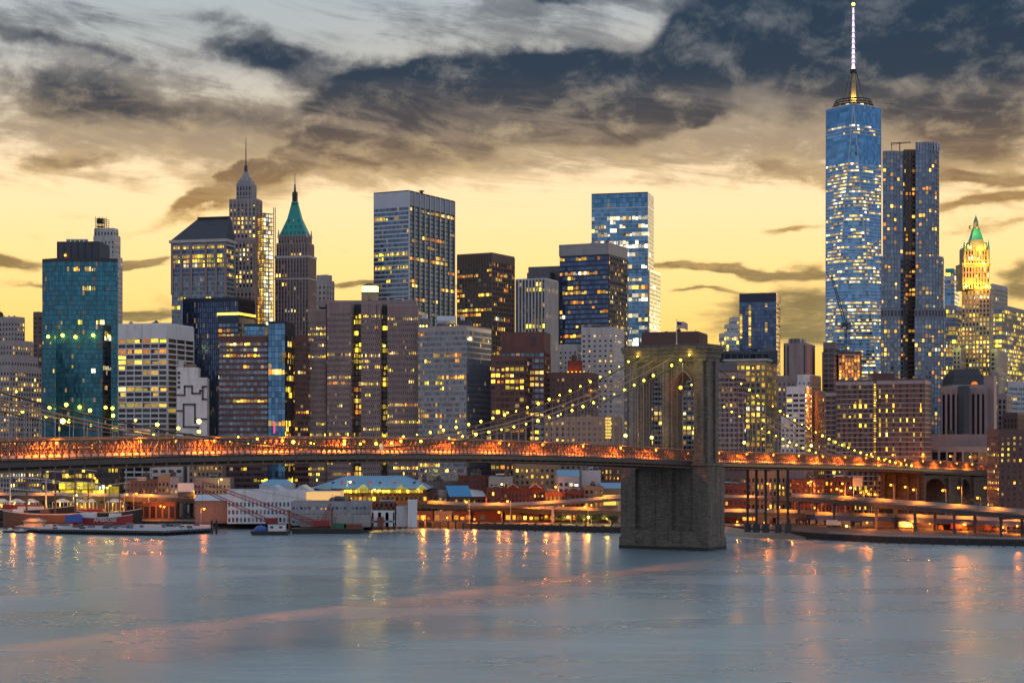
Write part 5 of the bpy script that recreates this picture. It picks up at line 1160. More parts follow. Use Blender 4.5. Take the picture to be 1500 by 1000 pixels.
# ================================================================== GROUND AND WATER
wm, b = newmat('water')
tc = b.n('ShaderNodeTexCoord').outputs['Object']; p = b.n('ShaderNodeBsdfPrincipled')
x, y, z = b.sep(tc)
w1 = b.noise(b.xyz(b.m('MULTIPLY', x, .012), b.m('MULTIPLY', y, .02), 0.0), 1.0, 5, .55)
w2 = b.noise(b.xyz(b.m('MULTIPLY', x, .07), b.m('MULTIPLY', y, .16), 0.0), 1.0, 4, .6, 0, 0.0)
p.inputs['Base Color'].default_value = (.125, .225, .275, 1); p.inputs['IOR'].default_value = 4.5
b.put(p.inputs['Roughness'], b.m('MULTIPLY_ADD', w1, .30, .13))
bp_ = b.n('ShaderNodeBump'); bp_.inputs['Strength'].default_value = .45; bp_.inputs['Distance'].default_value = 1.0
b.put(bp_.inputs['Height'], b.m('MULTIPLY_ADD', w2, .75, b.m('MULTIPLY', w1, 1.5))); b.put(p.inputs['Normal'], bp_.outputs[0])
o_ = b.n('ShaderNodeOutputMaterial'); wm.node_tree.links.new(p.outputs[0], o_.inputs[0])
m = MB(); m.face([(-14000, -14000, 0), (14000, -14000, 0), (14000, 16000, 0), (-14000, 16000, 0)], 'water'); m.build('river_water', None, 'structure')
def sh(x, y): D = CAMH * F / (y - HY); return (gx(x, D), D)
shore = [(-1500, 1010), sh(-60, 772), sh(30, 772.5), sh(150, 770), sh(330, 772), sh(545, 776), sh(612, 772), sh(760, 776), sh(910, 780.5), sh(1062, 777), sh(1130, 784), sh(1200, 790), sh(1300, 795), sh(1400, 797.5), sh(1520, 800), (500, 740), (1400, 640)]
m = MB(); m.prism(shore + [(9000, 600), (9000, 16000), (-9000, 16000), (-9000, 1010)], -4, GZ, 'timber', 'asphalt'); m.build('ground', None, 'structure')
m = MB(); q = [sh(1056, 780), sh(1090, 786), sh(1135, 789), sh(1180, 789)]; q2 = [(a + 4, b_ + 22) for a, b_ in q[::-1]]
m.solid([(*v, -.5) for v in q + q2], [(*v, .15) for v in q] + [(*v, 2.6) for v in q2], 'sand'); m.build('beach', None, 'structure')
# ================================================================== EXPRESSWAYS
def viaduct(name, label, pts, w, girder, gm='concrete', cols=(), colm='concrete', rail=True, ct=1.0, lp=8500):
    """pts: road-edge points (x, D, z) of the near kerb; the deck runs w metres back from them"""
    c = thing(name, label, 'viaduct', (pts[0][0], pts[0][1], GZ)); P = [Vector(p) for p in pts]; N = []
    for i in range(len(P)):
        d = (P[min(i + 1, len(P) - 1)] - P[max(i - 1, 0)]); N.append(Vector((-d.y, d.x, 0)).normalized())
    def run(m, a, b, z0, z1, mt):
        i0 = len(m.v); k = m.mi(mt)
        for q, n in zip(P, N):
            for s, z in ((a, z0), (b, z0), (b, z1), (a, z1)): m.v.append(tuple(q + n * s + Vector((0, 0, z))))
        for j in range(len(P) - 1):
            for e in range(4): f = (e + 1) % 4; m.f.append((i0 + j * 4 + e, i0 + j * 4 + f, i0 + (j + 1) * 4 + f, i0 + (j + 1) * 4 + e)[::-1]); m.k.append(k)
        m.f.append((i0, i0 + 1, i0 + 2, i0 + 3)); m.k.append(k); j = len(P) - 1; m.f.append(tuple(i0 + j * 4 + e for e in (3, 2, 1, 0))); m.k.append(k)
    m = MB(); run(m, 0, w, -.35, 0, 'asphalt'); m.build('road_deck', c)
    m = MB(); run(m, .3, .8, -.35 - girder, -.34, gm); run(m, w - .8, w - .3, -.35 - girder, -.34, gm); m.build('girder', c)
    m = MB(); run(m, -.25, .02, -.5, .35, gm); m.build('kerb', c)
    m = MB(); run(m, w, w + .25, -.6, 1.7, 'concrete'); m.build('parapet', c)  # far side raised and paled to show as a bright line
    L = [(P[i + 1] - P[i]).length for i in range(len(P) - 1)]; nl = max(3, int(sum(L) / 26))
    for j in range(nl):
        d = sum(L) * (j + .5) / nl; i = 0
        while d > L[i]: d -= L[i]; i += 1
        q = P[i].lerp(P[i + 1], d / L[i]) + N[i] * (w - 3.5); down(q + Vector((0, 0, 5)), (1, .29, .02), lp, 2.7)  # unseen lights added to turn the far parapet into a bright line
    for (k, zb) in cols:
        k = k * (len(P) - 1); i = min(int(k), len(P) - 2); q = P[i].lerp(P[i + 1], k - i); n = N[i]
        m = MB()
        for s in (1.0, w - 1.0): r = q + n * s; m.box(r.x - ct / 2, r.x + ct / 2, r.y - ct / 2, r.y + ct / 2, zb, q.z - .36 - girder, colm)
        a, e = q + n * .2, q + n * (w - .2); m.bar((a.x, a.y, q.z - .8 - girder), (e.x, e.y, q.z - .8 - girder), ct, .9, colm); m.build('column', c)
    return c
def pt(x, y, D): return (gx(x, D), D, zt(y, D))
viaduct('elevated_highway', 'elevated highway running behind the moored ships at the left shore', [pt(-60, 726, 1010), pt(100, 727, 1010), pt(200, 728.5, 1010), pt(330, 732, 1005), pt(470, 736, 1005)], 16, 2.0, 'steel_dark', [(k / 11, GZ) for k in range(12)], 'steel_dark')
viaduct('elevated_highway', 'lower elevated highway deck passing behind the stone bridge tower foot', [pt(596, 737, 985), pt(683, 741, 980), pt(800, 747, 965), pt(910, 749.5, 955), pt(1060, 750.5, 950), pt(1180, 752.5, 925)], 14, 1.9, 'steel_dark', [(k / 12, GZ) for k in range(13)], 'steel_dark')
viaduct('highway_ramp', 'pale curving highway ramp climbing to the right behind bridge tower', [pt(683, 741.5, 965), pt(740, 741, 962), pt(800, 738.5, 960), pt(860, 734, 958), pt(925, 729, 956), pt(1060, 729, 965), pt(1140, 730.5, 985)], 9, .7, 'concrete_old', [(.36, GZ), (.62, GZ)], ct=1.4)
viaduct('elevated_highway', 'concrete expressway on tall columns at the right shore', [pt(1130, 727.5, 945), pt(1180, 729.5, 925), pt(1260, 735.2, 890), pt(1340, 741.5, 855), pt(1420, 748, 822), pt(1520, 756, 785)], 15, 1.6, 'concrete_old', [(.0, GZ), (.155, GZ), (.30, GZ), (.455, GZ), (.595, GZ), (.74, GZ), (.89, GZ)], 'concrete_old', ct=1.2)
viaduct('service_road_bridge', 'blue girdered lower roadway beneath the concrete expressway', [pt(1165, 754, 935), pt(1260, 756.5, 905), pt(1350, 759, 878), pt(1450, 763, 848), pt(1520, 765, 835)], 8, 1.9, 'blue_girder', [(k / 9, GZ) for k in range(10)], 'steel_dark', ct=.7)
# ================================================================== LOW WATERFRONT BUILDINGS
LOW = 'low waterfront buildings'
def low(name, label, xl, xr, ytop, D, w, st=None, depth=16, th=.05, roof=None, rh=3.0, cat='building', n=0, nind=40, rm='roof_dark', base=None):
    P = fl(xl, xr, D, depth, th); T = Tower(name, label, loc(P), cat, LOW)
    z1 = zt(ytop, D); s = st or style(2.6, 3.3, 1.4, 1.6, .15, .12, w, L=(.15, .05, .5), crown=1.0); s = dict(s); s['w'] = w; s['s'] = w if s['s'] != 'paint_white' else s['s']
    T.vol(P, GZ if base is None else base, z1, s, rm, parapet=.6 if not roof else 0)
    if roof:
        m = MB(); a, b_, c, d = [Vector((*q, z1)) for q in grow(P, .5)]; up = Vector((0, 0, rh))
        if roof == 'gable': e, f = (a + d) / 2 + up, (b_ + c) / 2 + up; m.face([a, b_, f, e], rm); m.face([c, d, e, f], rm); m.face([d, a, e], w); m.face([b_, c, f], w)
        elif roof == 'gablefront': e, f = (a + b_) / 2 + up, (c + d) / 2 + up; m.face([b_, c, f, e], rm); m.face([d, a, e, f], rm); m.face([a, b_, e], w); m.face([c, d, f], w)
        elif roof == 'hip': e, f = (a + d) / 2 * .5 + (a + b_ + c + d) / 8 + up, (b_ + c) / 2 * .5 + (a + b_ + c + d) / 8 + up; m.face([a, b_, f, e], rm); m.face([c, d, e, f], rm); m.face([d, a, e], rm); m.face([b_, c, f], rm)
        elif roof == 'shed': e, f = d + up, c + up; m.face([a, b_, f, e], rm); m.face([d, a, e], w); m.face([b_, c, f], w); m.face([c, d, e, f], w)
        T.part('roof', m)
    elif n: T.clutter(P, z1, n, 2.5)
    T.done(nind); return T, P
brk = style(2.4, 3.3, 1.3, 1.5, .15, .12, 'brick_red', L=(.16, .05, .5), pal=('lit_warm', 'lit_orange', 'lit_yellow'), crown=1.0)
# left shore
low('brick_warehouse', 'long brown brick warehouse left of the blank billboard', 185, 231, 703, 1035, 'brick_brown', brk, 18, n=3)
low('brick_rowhouse', 'narrow pale lit-window row house beside the brown brick warehouse', 231.5, 248, 697, 1035, 'brick_tan', style(1.9, 3.2, 1.0, 1.5, L=(.6, 0, 0)), 14, n=1)
low('brick_rowhouse', 'grey narrow row house next to the blank billboard', 249, 261, 700, 1035, 'stone_grey', style(2, 3.2, 1.1, 1.5, L=(.1, 0, 0)), 14, n=1)
low('brick_warehouse', 'lilac rendered warehouse right of the blank billboard', 284, 337, 701, 1045, 'stone_mauve', style(2.2, 3, 1.1, 1.6, L=(.1, 0, 0)), 20, n=4)
low('apartment_building', 'pink floodlit masonry block with even windows under the bridge deck', 277, 325, 664, 1062, 'brick_tan', style(2.3, 3.7, 1.2, 1.7, L=(.06, 0, 0)), 20, n=2)
low('office_building', 'pale grey low block with sparse dark windows under the deck', 222, 268, 668, 1066, 'stone_white', style(4.2, 3.8, 1.8, 2.2, L=(.05, 0, 0)), 18, n=2)
T, P = low('glass_lobby_building', 'dark glass block under the deck with yellow glowing lobby', 62, 173, 677, 1100, 'steel_dark', style(2, 3.7, .3, 1.0, g='glass_dark', L=(.3, .2, .6), pal=('lit_yellow', 'lit_warm', 'lit_dim')), 20)
for x0, x1, y0, y1 in ((64, 172, 676.5, 681), (84, 137, 706, 716), (86, 150, 717.5, 724), (153, 172, 712, 724)):
    m = MB(); n = max(2, int((x1 - x0) / 8))
    for i in range(n):
        a, c = gx(x0 + (x1 - x0) * i / n + .3, 1094), gx(x0 + (x1 - x0) * (i + 1) / n - .3, 1094); yy = 1095 + 0.0; m.box(a, c, 1099.2 - 1.4, 1099.2 - 1.0, zt(y1, 1098), zt(y0, 1098), 'lit_yellow')
    T.part('lobby_glazing', m)
bb = thing('billboard', 'blank white billboard facing the river on a dark frame', 'billboard', (gx(272, 1020), 1020, GZ))
m = MB(); m.box(gx(260.5, 1020), gx(284, 1020), 1020, 1020.4, zt(720, 1020), zt(707, 1020), 'paint_white'); m.build('panel', bb)
m = MB(); m.box(gx(260, 1020), gx(284.5, 1020), 1020.45, 1021, zt(727, 1020), zt(706.5, 1020), 'slate')
for v in (262, 272, 282): m.box(gx(v, 1021) - .25, gx(v, 1021) + .25, 1021, 1021.6, GZ, zt(708, 1020), 'steel_dark')
m.build('frame', bb)
# tents along the quay under the highway
for i, (x0, x1) in enumerate(((-8, 12), (14, 34), (36, 54), (79, 101), (105, 125), (127, 139), (156, 178))):
    tn = thing('market_tent', ('white lit market tent under highway, %s from the left' % ('first second third fourth fifth sixth seventh'.split()[i])), 'tent', (gx((x0 + x1) / 2, 985), 985, GZ), 'row of lit white tents under the highway')
    a, c = gx(x0, 985), gx(x1, 985); z0, z1 = zt(735, 985), zt(730, 985); y0, y1 = 982, 990
    m = MB(); m.frustum([(a, y0), (c, y0), (c, y1), (a, y1)], z0, z1, .2, 'roof_snow'); m.build('canopy', tn)
    m = MB()
    for q in (a, c, (a + c) / 2):
        for y in (y0, y1): m.bar((q, y, GZ), (q, y, z0), .2, .2, 'white_paint')
    m.build('pole', tn)
    plamp(((a + c) / 2, y0 - 2, z0 - .5), YEL, 1200, .4)
low('pavilion', 'yellow lit glass pavilion behind the masts under the highway', 100, 178, 738, 1003, 'steel_dark', style(2.2, 3.2, .3, .5, g='glass_brown', L=(.75, .2, .95), pal=('lit_yellow', 'lit_warm')), 10, cat='pavilion')
low('market_hall', 'open-fronted hall glowing orange beneath the highway at the pier root', 210, 257, 737, 998, 'rust', style(3.4, 6, .9, 1.2, g='glass_brown', L=(.7, 0, 0), pal=('lit_orange', 'lit_warm'), crown=1), 10, cat='market')
# gabled white pier building
wp = style(2.1, 4.2, .9, 1.8, .15, .12, 'paint_white', g='glass_slate', L=(.02, 0, 0), crown=5)
T, P = low('pier_building', 'long white pier building with two grey gables', 333, 448, 719, 940, 'paint_white', wp, 26, roof=None, rm='roof_blue', cat='pier building')
for gxm in (399, 440):
    m = MB(); z = zt(719, 940); a, c, e = gx(gxm - 13, 940), gx(gxm + 13, 940), gx(gxm, 940); 
    m.solid([(a, 944, z), (c, 944, z), (c, 966, z), (a, 966, z)], [(e - .05, 944, z + 3.1), (e + .05, 944, z + 3.1), (e + .05, 966, z + 3.1), (e - .05, 966, z + 3.1)], 'roof_snow'); T.part('gable_roof', m)
lp = thing('screen_wall', 'peach lit blank wall panel joined to the white pier building', 'wall', (gx(474, 941), 941, GZ))
m = MB(); m.box(gx(448.6, 941), gx(499.5, 941), 941, 942, zt(733.5, 941), zt(720, 941), 'lit_panel'); m.build('panel', lp)  # blank wall glows: the light on it is put into an emissive colour
m = MB(); m.box(gx(448.4, 941), gx(500, 941), 942.1, 955, GZ, zt(719.3, 941), 'paint_white'); m.build('back_wall', lp)
low('pier_shed', 'long grey two-storey shed in front of the peach wall', 427, 543, 735.5, 918, 'stone_grey', style(2, 4, .7, 2.2, .15, .2, g='glass_slate', L=(.03, 0, 0), crown=1.2), 18, rm='roof_grey', cat='shed', n=6)
low('pier_shed', 'low blank concrete shed at the quay behind the crane barge', 440, 543, 756, 900, 'concrete', style(8, 6, .4, .8, .2, .2, g='concrete', L=(0, 0, 0)), 12, rm='roof_blue', cat='shed')
low('pier_shed', 'small tan gable-roofed shed left of the white pier building', 286, 333, 733, 945, 'stone_brown', BLANK | dict(w='stone_brown', s='stone_brown'), 16, roof='gable', rh=3, rm='roof_snow', cat='shed')
low('glasshouse', 'blue-grey curved-roof conservatory behind the white gables', 380, 430, 710, 990, 'steel_light', style(2, 3, .25, .6, g='glass_slate', L=(.1, 0, 0)), 14, roof='hip', rh=3, rm='roof_blue', cat='building')
T, P = low('market_pavilion', 'large pavilion with broad pale blue hipped roof and lit gable windows', 456, 626, 716, 985, 'brick_brown', style(2.6, 4.5, 1.0, 2.6, .2, .2, g='glass_dark', L=(.25, 0, 0), pal=('lit_yellow', 'lit_warm')), 44, cat='pavilion')
z0, z1 = zt(715, 985), zt(697.5, 985); a, c = gx(453, 985), gx(630, 985); r0, r1 = gx(503, 985), gx(590, 985)
m = MB(); m.solid([(a, 982, z0), (c, 982, z0), (c, 1032, z0), (a, 1032, z0)], [(r0, 1002, z1), (r1, 1002, z1), (r1, 1012, z1), (r0, 1012, z1)], 'roof_blue'); T.part('roof', m)
m = MB()
for i in range(30):
    q0, q1 = gx(500 + i * 4.0, 982), gx(503.4 + i * 4.0, 982); m.box(q0, q1, 981.2, 981.6, zt(721.5, 982), zt(717, 982), 'lit_yellow')
T.part('clerestory', m)
for v in (476, 532, 588, 618):
    m = MB(); g0, g1, g2 = gx(v - 9, 981), gx(v + 9, 981), gx(v, 981); zz = zt(716.5, 981)
    m.solid([(g0, 980.4, zz), (g1, 980.4, zz), (g1, 992, zz), (g0, 992, zz)], [(g2 - .1, 980.4, zz + 3.0), (g2 + .1, 980.4, zz + 3.0), (g2 + .1, 1000, zz + 3.0), (g2 - .1, 1000, zz + 3.0)], 'roof_blue'); T.part('gable', m)
    if v > 500:
        m = MB(); m.face([(g0 + 1, 980.2, zz), (g1 - 1, 980.2, zz), (g2, 980.2, zz + 2.4)], 'lit_yellow'); T.part('gable_window', m)
for i in range(3): plamp((gx(520 + i * 45, 975), 974, zt(716, 975)), YEL, 1800, .5)
for i, v in enumerate((486, 500, 517, 540, 555, 577, 605)):
    f_ = thing('flagpole', 'slim dark flagpole rising before pavilion, %s from the left' % ('first second third fourth fifth sixth seventh'.split()[i]), 'flagpole', (gx(v, 972), 972, GZ), 'flagpoles along the blue-roofed pavilion')
    m = MB(); m.rod((gx(v, 972), 972, GZ), (gx(v, 972), 972, zt(704, 972)), .16, .1, 'steel_dark', 5); m.build('pole', f_)
    m = MB(); m.box(gx(v, 972) + .1, gx(v, 972) + 1.5, 971.9, 972.1, zt(708, 972), zt(705, 972), 'flag_red' if i % 2 else 'flag_blue'); m.build('flag', f_)
T = Tower('quay_house', 'white and rust quayside hut block at the end of the grey sheds', loc(fl(543, 596, 905, 14)), 'building', LOW)
T.vol(fl(545, 578, 905, 13), GZ, zt(750, 905), style(4.2, 9, 1.6, 4.5, .2, .2, 'paint_white', g='glass_dark', L=(0, 0, 0), crown=2)); T.vol(fl(545, 580, 906.5, 11), zt(750, 905), zt(737.5, 905), style(2.6, 3.6, .9, 1.2, .2, .2, 'rust', g='glass_brown', L=(.05, 0, 0), crown=.8)); T.vol(fl(580.5, 596, 904, 12), GZ, zt(744, 905), BLANK | dict(w='stone_white')); T.vol(fl(553, 561, 902, 2.6), GZ, zt(760, 902), BLANK | dict(w='rust')); T.clutter(fl(550, 590, 906, 10), zt(737.5, 905), 3, 2); T.done(20)
low('quay_house', 'tall blank white quayside wall block at the water', 597.5, 611, 734, 898, 'paint_white', BLANK | dict(w='paint_white', s='paint_white'), 12, rm='roof_grey')
# middle shore
low('brick_warehouse', 'low brown warehouse right of the blue-roofed pavilion', 628, 641, 722, 1003, 'brick_brown', brk, 14, n=2)
low('brick_warehouse', 'stone-fronted store with flat parapet beside blue gable roof', 642, 655, 719, 1012, 'stone_beige', style(2.2, 3.3, 1.2, 1.8, L=(.1, 0, 0)), 14, n=1)
low('gabled_house', 'gabled house with a bright blue sloping roof', 659, 690, 727, 1004, 'brick_brown', brk, 24, th=.2, roof='gable', rh=6, rm='roof_bright')
low('gabled_house', 'gabled brick house with a pale snow-white sloping roof', 692, 711, 727, 1034, 'brick_red', brk, 24, th=.35, roof='gable', rh=6, rm='roof_snow')
low('brick_warehouse', 'small square red brick market block left of the double gable', 713, 738, 716, 985, 'brick_red', brk, 14, n=1)
T, P = low('brick_warehouse', 'red brick warehouse crowned by two white-trimmed gables', 738, 797, 714, 985, 'brick_red', style(2.0, 3.2, 1.0, 1.4, L=(.3, .05, .5), pal=('lit_warm', 'lit_orange', 'lit_yellow')), 18)
for v in (751, 784):
    m = MB(); g0, g1, g2 = gx(v - 9, 984), gx(v + 9, 984), gx(v, 984); zz = zt(714.5, 984); m.solid([(g0, 984.2, zz), (g1, 984.2, zz), (g1, 1001, zz), (g0, 1001, zz)], [(g2 - .1, 984.2, zz + 2.4), (g2 + .1, 984.2, zz + 2.4), (g2 + .1, 1001, zz + 2.4), (g2 - .1, 1001, zz + 2.4)], 'brick_red')
    for u, v2 in ((g0, g2), (g2, g1)): m.bar((u, 984, zz + (0 if u == g0 else 2.5)), (v2, 984, zz + (2.5 if u == g0 else 0)), .4, .35, 'stone_white')
    T.part('gable', m)
low('brick_warehouse', 'orange lit brick store right of the double-gabled warehouse', 798, 828, 722, 980, 'brick_red', brk, 14, n=2)
low('brick_warehouse', 'low red store with shopfront lights near the bridge tower', 829, 856, 720, 985, 'brick_red', brk, 14, n=2)
low('brick_warehouse', 'pink stuccoed market block left of the bridge tower foot', 856, 884, 713, 990, 'brick_tan', brk, 14, n=2)
low('brick_warehouse', 'tan long-windowed block half hidden by the bridge tower', 882, 925, 715, 1000, 'brick_tan', style(7, 4, .6, 1.4, g='lit_hall', L=(0, 0, 0)), 14, roof='shed', rh=3, rm='roof_blue')
low('apartment_building', 'peach lit five-storey block under the deck behind red warehouses', 754, 820, 677, 1050, 'brick_tan', style(3, 3.5, 1.6, 1.7, L=(.35, .1, .6)), 18, n=5)
low('brick_warehouse', 'dark red brick store above the white-roofed house', 672, 716, 698, 1042, 'brick_red', brk, 14, n=3)
low('brick_warehouse', 'grey rendered store behind the double-gabled warehouse', 717, 751, 699, 1036, 'stone_grey', style(2.6, 3.2, 1.4, 1.8, L=(.08, 0, 0)), 16, n=8)
low('brick_warehouse', 'dark slate-roofed store cluster behind the blue gable roof', 612, 672, 706, 1055, 'stone_brown', style(2.6, 3.2, 1.4, 1.8, L=(.06, 0, 0)), 16, n=7)
low('gabled_house', 'pale blue house with a grey gable near the bridge tower', 818, 848, 697, 1008, 'steel_light', style(2.6, 3.4, 1.0, 1.6, g='glass_slate', L=(.05, 0, 0)), 18, roof='gable', rh=3.5, rm='roof_blue')
low('silo_building', 'white silver tank house with stepped roofs near the bridge tower', 852, 880, 690, 1020, 'aluminium', BLANK | dict(w='aluminium', s='aluminium'), 18, rm='roof_snow', n=7)
low('brick_warehouse', 'brown tenement left beside the tower under the deck', 880, 925, 684, 1045, 'brick_brown', brk, 16, n=3)
# right shore
low('brick_warehouse', 'teal-grey shed just right of the bridge tower', 1050, 1094, 691, 1030, 'slate', style(4, 4, 1.6, 2.2, L=(.03, 0, 0)), 16, n=4)
low('brick_rowhouse', 'low orange-lit brick houses right of the bridge tower', 1048, 1094, 712, 1005, 'brick_red', brk, 16, n=3)
low('school_building', 'long tan building with a lit row of arched top windows', 1094, 1157, 691, 1040, 'brick_tan', style(2.6, 3.6, 1.3, 1.5, L=(.25, .25, .9), pal=('lit_yellow', 'lit_warm')), 18, n=4)
low('brick_warehouse', 'lilac upper block behind the black steel props', 1155, 1192, 690, 1060, 'stone_mauve', BLANK | dict(w='stone_mauve', s='stone_mauve'), 16, n=3)
low('brick_rowhouse', 'red brick tenement glowing under street lamps right of black props', 1160, 1208, 703, 1020, 'brick_red', brk, 16, n=3)
low('brick_rowhouse', 'deep red tenement below the side span', 1208, 1252, 701, 1030, 'brick_red', brk, 16, n=3)
pb = thing('billboard', 'pale lattice-topped billboard standing below the side span', 'billboard', (gx(1256, 985), 985, GZ))
m = MB(); m.box(gx(1249.5, 985), gx(1263.5, 985), 985, 985.5, zt(712, 985), zt(700, 985), 'paint_white'); m.build('panel', pb)
m = MB()
for i in range(6): m.bar((gx(1250 + i * 2.6, 985), 985.2, zt(700, 985)), (gx(1251.3 + i * 2.6, 985), 985.2, zt(697, 985)), .4, .4, 'white_paint')
for v in (1252, 1261): m.bar((gx(v, 985), 985.3, GZ), (gx(v, 985), 985.3, zt(711, 985)), .4, .4, 'steel_dark')
m.build('frame', pb)
low('brick_warehouse', 'dark brick block filling the shade under the approach', 1250, 1330, 700, 1130, 'brick_brown', brk, 16, n=2)
low('truck_depot', 'orange lit depot wall under the blue girdered roadway', 1285, 1378, 764, 893, 'brick_tan', BLANK | dict(w='brick_tan', s='brick_tan'), 8, cat='depot')
low('truck_depot', 'red depot shed beneath the far right of the expressway', 1382, 1445, 765, 872, 'rust', BLANK | dict(w='rust', s='rust'), 8, cat='depot')
for i, (x, D, cm) in enumerate(((1325, 884, 'white_paint'), (1402, 864, 'red_paint'), (1220, 905, 'white_paint'), (1452, 850, 'orange_net'))):
    lab = ('white box truck parked by the orange depot wall', 'red box truck parked before the red depot shed', 'white box truck under the left end of expressway', 'orange box truck parked at the far right under the expressway')[i]
    tr = thing('box_truck', lab, 'truck', (gx(x, D), D, GZ)); X = gx(x, D)
    m = MB(); m.box(X - 3, X + 2.2, D - 1.2, D + 1.2, GZ + .9, GZ + 3.4, cm); m.build('cargo_box', tr)
    m = MB(); m.solid([(X + 2.3, D - 1.1, GZ + .6), (X + 4.2, D - 1.1, GZ + .6), (X + 4.2, D + 1.1, GZ + .6), (X + 2.3, D + 1.1, GZ + .6)], [(X + 2.3, D - 1.1, GZ + 2.6), (X + 3.5, D - 1.1, GZ + 2.6), (X + 3.5, D + 1.1, GZ + 2.6), (X + 2.3, D + 1.1, GZ + 2.6)], cm); m.build('cab', tr)
    for q in (-2, 3.2):
        for e in (-1.15, .85): m = MB(); m.rod((X + q, D + e, GZ + .5), (X + q, D + e + .3, GZ + .5), .5, .5, 'black_paint', 10); m.build('wheel', tr)
# ================================================================== PIERS, PILES, BARGES
def pile(x, y, z0, z1, r=.35): m = MB(); m.rod((x, y, z0), (x, y, z1), r, r * .9, 'timber', 7); return m
dk = thing('pier', 'long low pier with a frost-pale deck on dark timber piles', 'pier', (gx(180, 890), 890, 0))
Pp = [(gx(22, 925), 925), sh(60, 781.5), sh(240, 784.5), sh(312, 780), (gx(312, 945), 945), (gx(60, 950), 950)]
m = MB(); m.prism(Pp, 1.5, 2.5, 'concrete_dark', 'pier_deck'); m.build('deck', dk)
k = 0
for (a, b_), n in (((Pp[1], Pp[2]), 44), ((Pp[2], Pp[3]), 14)):
    for i in range(n): q = Vector(a).lerp(Vector(b_), i / n); pile(q.x, q.y - .2, -1.5, 2.3).build('pile', dk)
R = random.Random(8)
for i in range(40):
    x = R.uniform(66, 300); D = R.uniform(893, 935); X = gx(x, D); c = R.choice(('white_paint', 'roof_grey', 'black_paint', 'roof_grey', 'steel_dark', 'black_paint', 'blue_girder', 'steel_dark', 'timber_brown', 'timber_brown'))
    dims = (R.uniform(1.0, 4.0), R.uniform(1.0, 2.2), R.choice((.4, .5, .6, .8, 1.0, 1.7)))
    col = {'white_paint': 'white', 'black_paint': 'black', 'roof_grey': 'grey', 'steel_dark': 'charcoal', 'blue_girder': 'blue', 'green_paint': 'green', 'timber_brown': 'brown'}[c]
    t = thing('cargo_crate', 'small %s crate lying among the clutter on the pale pier' % col, 'crate', (X, D, 2.5), 'clutter of crates on the pale pier')
    m = MB(); m.box(X - dims[0] / 2, X + dims[0] / 2, D - dims[1] / 2, D + dims[1] / 2, 2.5, 2.5 + dims[2], c); m.box(X - dims[0] / 2 - .1, X + dims[0] / 2 + .1, D - dims[1] / 2 - .1, D + dims[1] / 2 + .1, 2.5 + dims[2], 2.7 + dims[2], 'roof_grey'); m.build('body', t)
def barge(name, label, x0, x1, yw, depth, h, loads):
    D = CAMH * F / (yw - HY); a, c = gx(x0, D), gx(x1, D); t = thing(name, label, 'barge', ((a + c) / 2, D, 0))
    m = MB(); m.solid([(a + 1.5, D, -.6), (c - 1.5, D, -.6), (c - 1.5, D + depth, -.6), (a + 1.5, D + depth, -.6)], [(a, D, h), (c, D, h), (c, D + depth, h), (a, D + depth, h)], 'black_paint', 'timber_brown'); m.build('hull', t)
    m = MB()
    for i in range(int((c - a) / 2.5)): m.box(a + i * 2.5 + .8, a + i * 2.5 + 1.3, D - .35, D - .02, .4, h - .1, 'timber')
    m.build('fender', t); return t, D, h
bg, Db, hb_ = barge('work_barge', 'long dark work barge carrying the red lattice crane', 425, 531, 781.5, 14, 2.6, 0)
b2, D2_, h2 = barge('work_barge', 'short low dark barge with blue tarp and white cabin', 366, 422, 783.5, 9, 1.9, 0)
t = thing('tarpaulin_heap', 'blue tarpaulin-covered heap on the short barge', 'tarpaulin', (gx(382, D2_ + 4), D2_ + 4, h2)); m = MB(); m.ball((gx(382, D2_ + 4), D2_ + 4, h2 + .2), 3.6, 'blue_paint', 10, .75); m.build('cover', t)
t = thing('site_cabin', 'white site cabin standing on the short dark barge', 'cabin', (gx(406, D2_ + 5), D2_ + 5, h2)); X = gx(406, D2_ + 5); m = MB(); m.box(X - 4.3, X + 4.3, D2_ + 3, D2_ + 7, h2, h2 + 3.2, 'white_paint'); m.box(X - 4.6, X + 4.6, D2_ + 2.8, D2_ + 7.2, h2 + 3.2, h2 + 3.45, 'roof_grey'); m.build('body', t); m = MB(); m.box(X - 3.2, X - 1.6, D2_ + 2.9, D2_ + 3.05, h2 + 1.4, h2 + 2.4, 'glass_dark'); m.build('window', t); m = MB(); m.box(X + 1.2, X + 2.8, D2_ + 2.9, D2_ + 3.05, h2 + 1.4, h2 + 2.4, 'glass_dark'); m.build('window', t)
t = thing('cargo_container', 'green container lying on the long crane barge', 'container', (gx(500, Db + 6), Db + 6, hb_)); X = gx(497, Db + 6); m = MB(); m.box(X - 3.5, X + 3.5, Db + 5, Db + 8, hb_, hb_ + 2.2, 'green_paint'); m.build('body', t)
t = thing('cargo_container', 'rusty brown container beside the green one on barge', 'container', (gx(515, Db + 6), Db + 6, hb_)); X = gx(517, Db + 6); m = MB(); m.box(X - 4.4, X + 4.4, Db + 5, Db + 8, hb_, hb_ + 2.0, 'rust'); m.build('body', t)
cr = thing('barge_crane', 'red lattice-boom crane on the long barge, boom lowered to the left', 'crane', (gx(470, Db + 6), Db + 6, hb_))
X, Y = gx(472, Db + 6), Db + 6
m = MB(); m.box(X - 3.2, X + 3.2, Y - 2.4, Y - 1.2, hb_, hb_ + 1.1, 'black_paint'); m.box(X - 3.2, X + 3.2, Y + 1.2, Y + 2.4, hb_, hb_ + 1.1, 'black_paint'); m.build('crawler', cr)
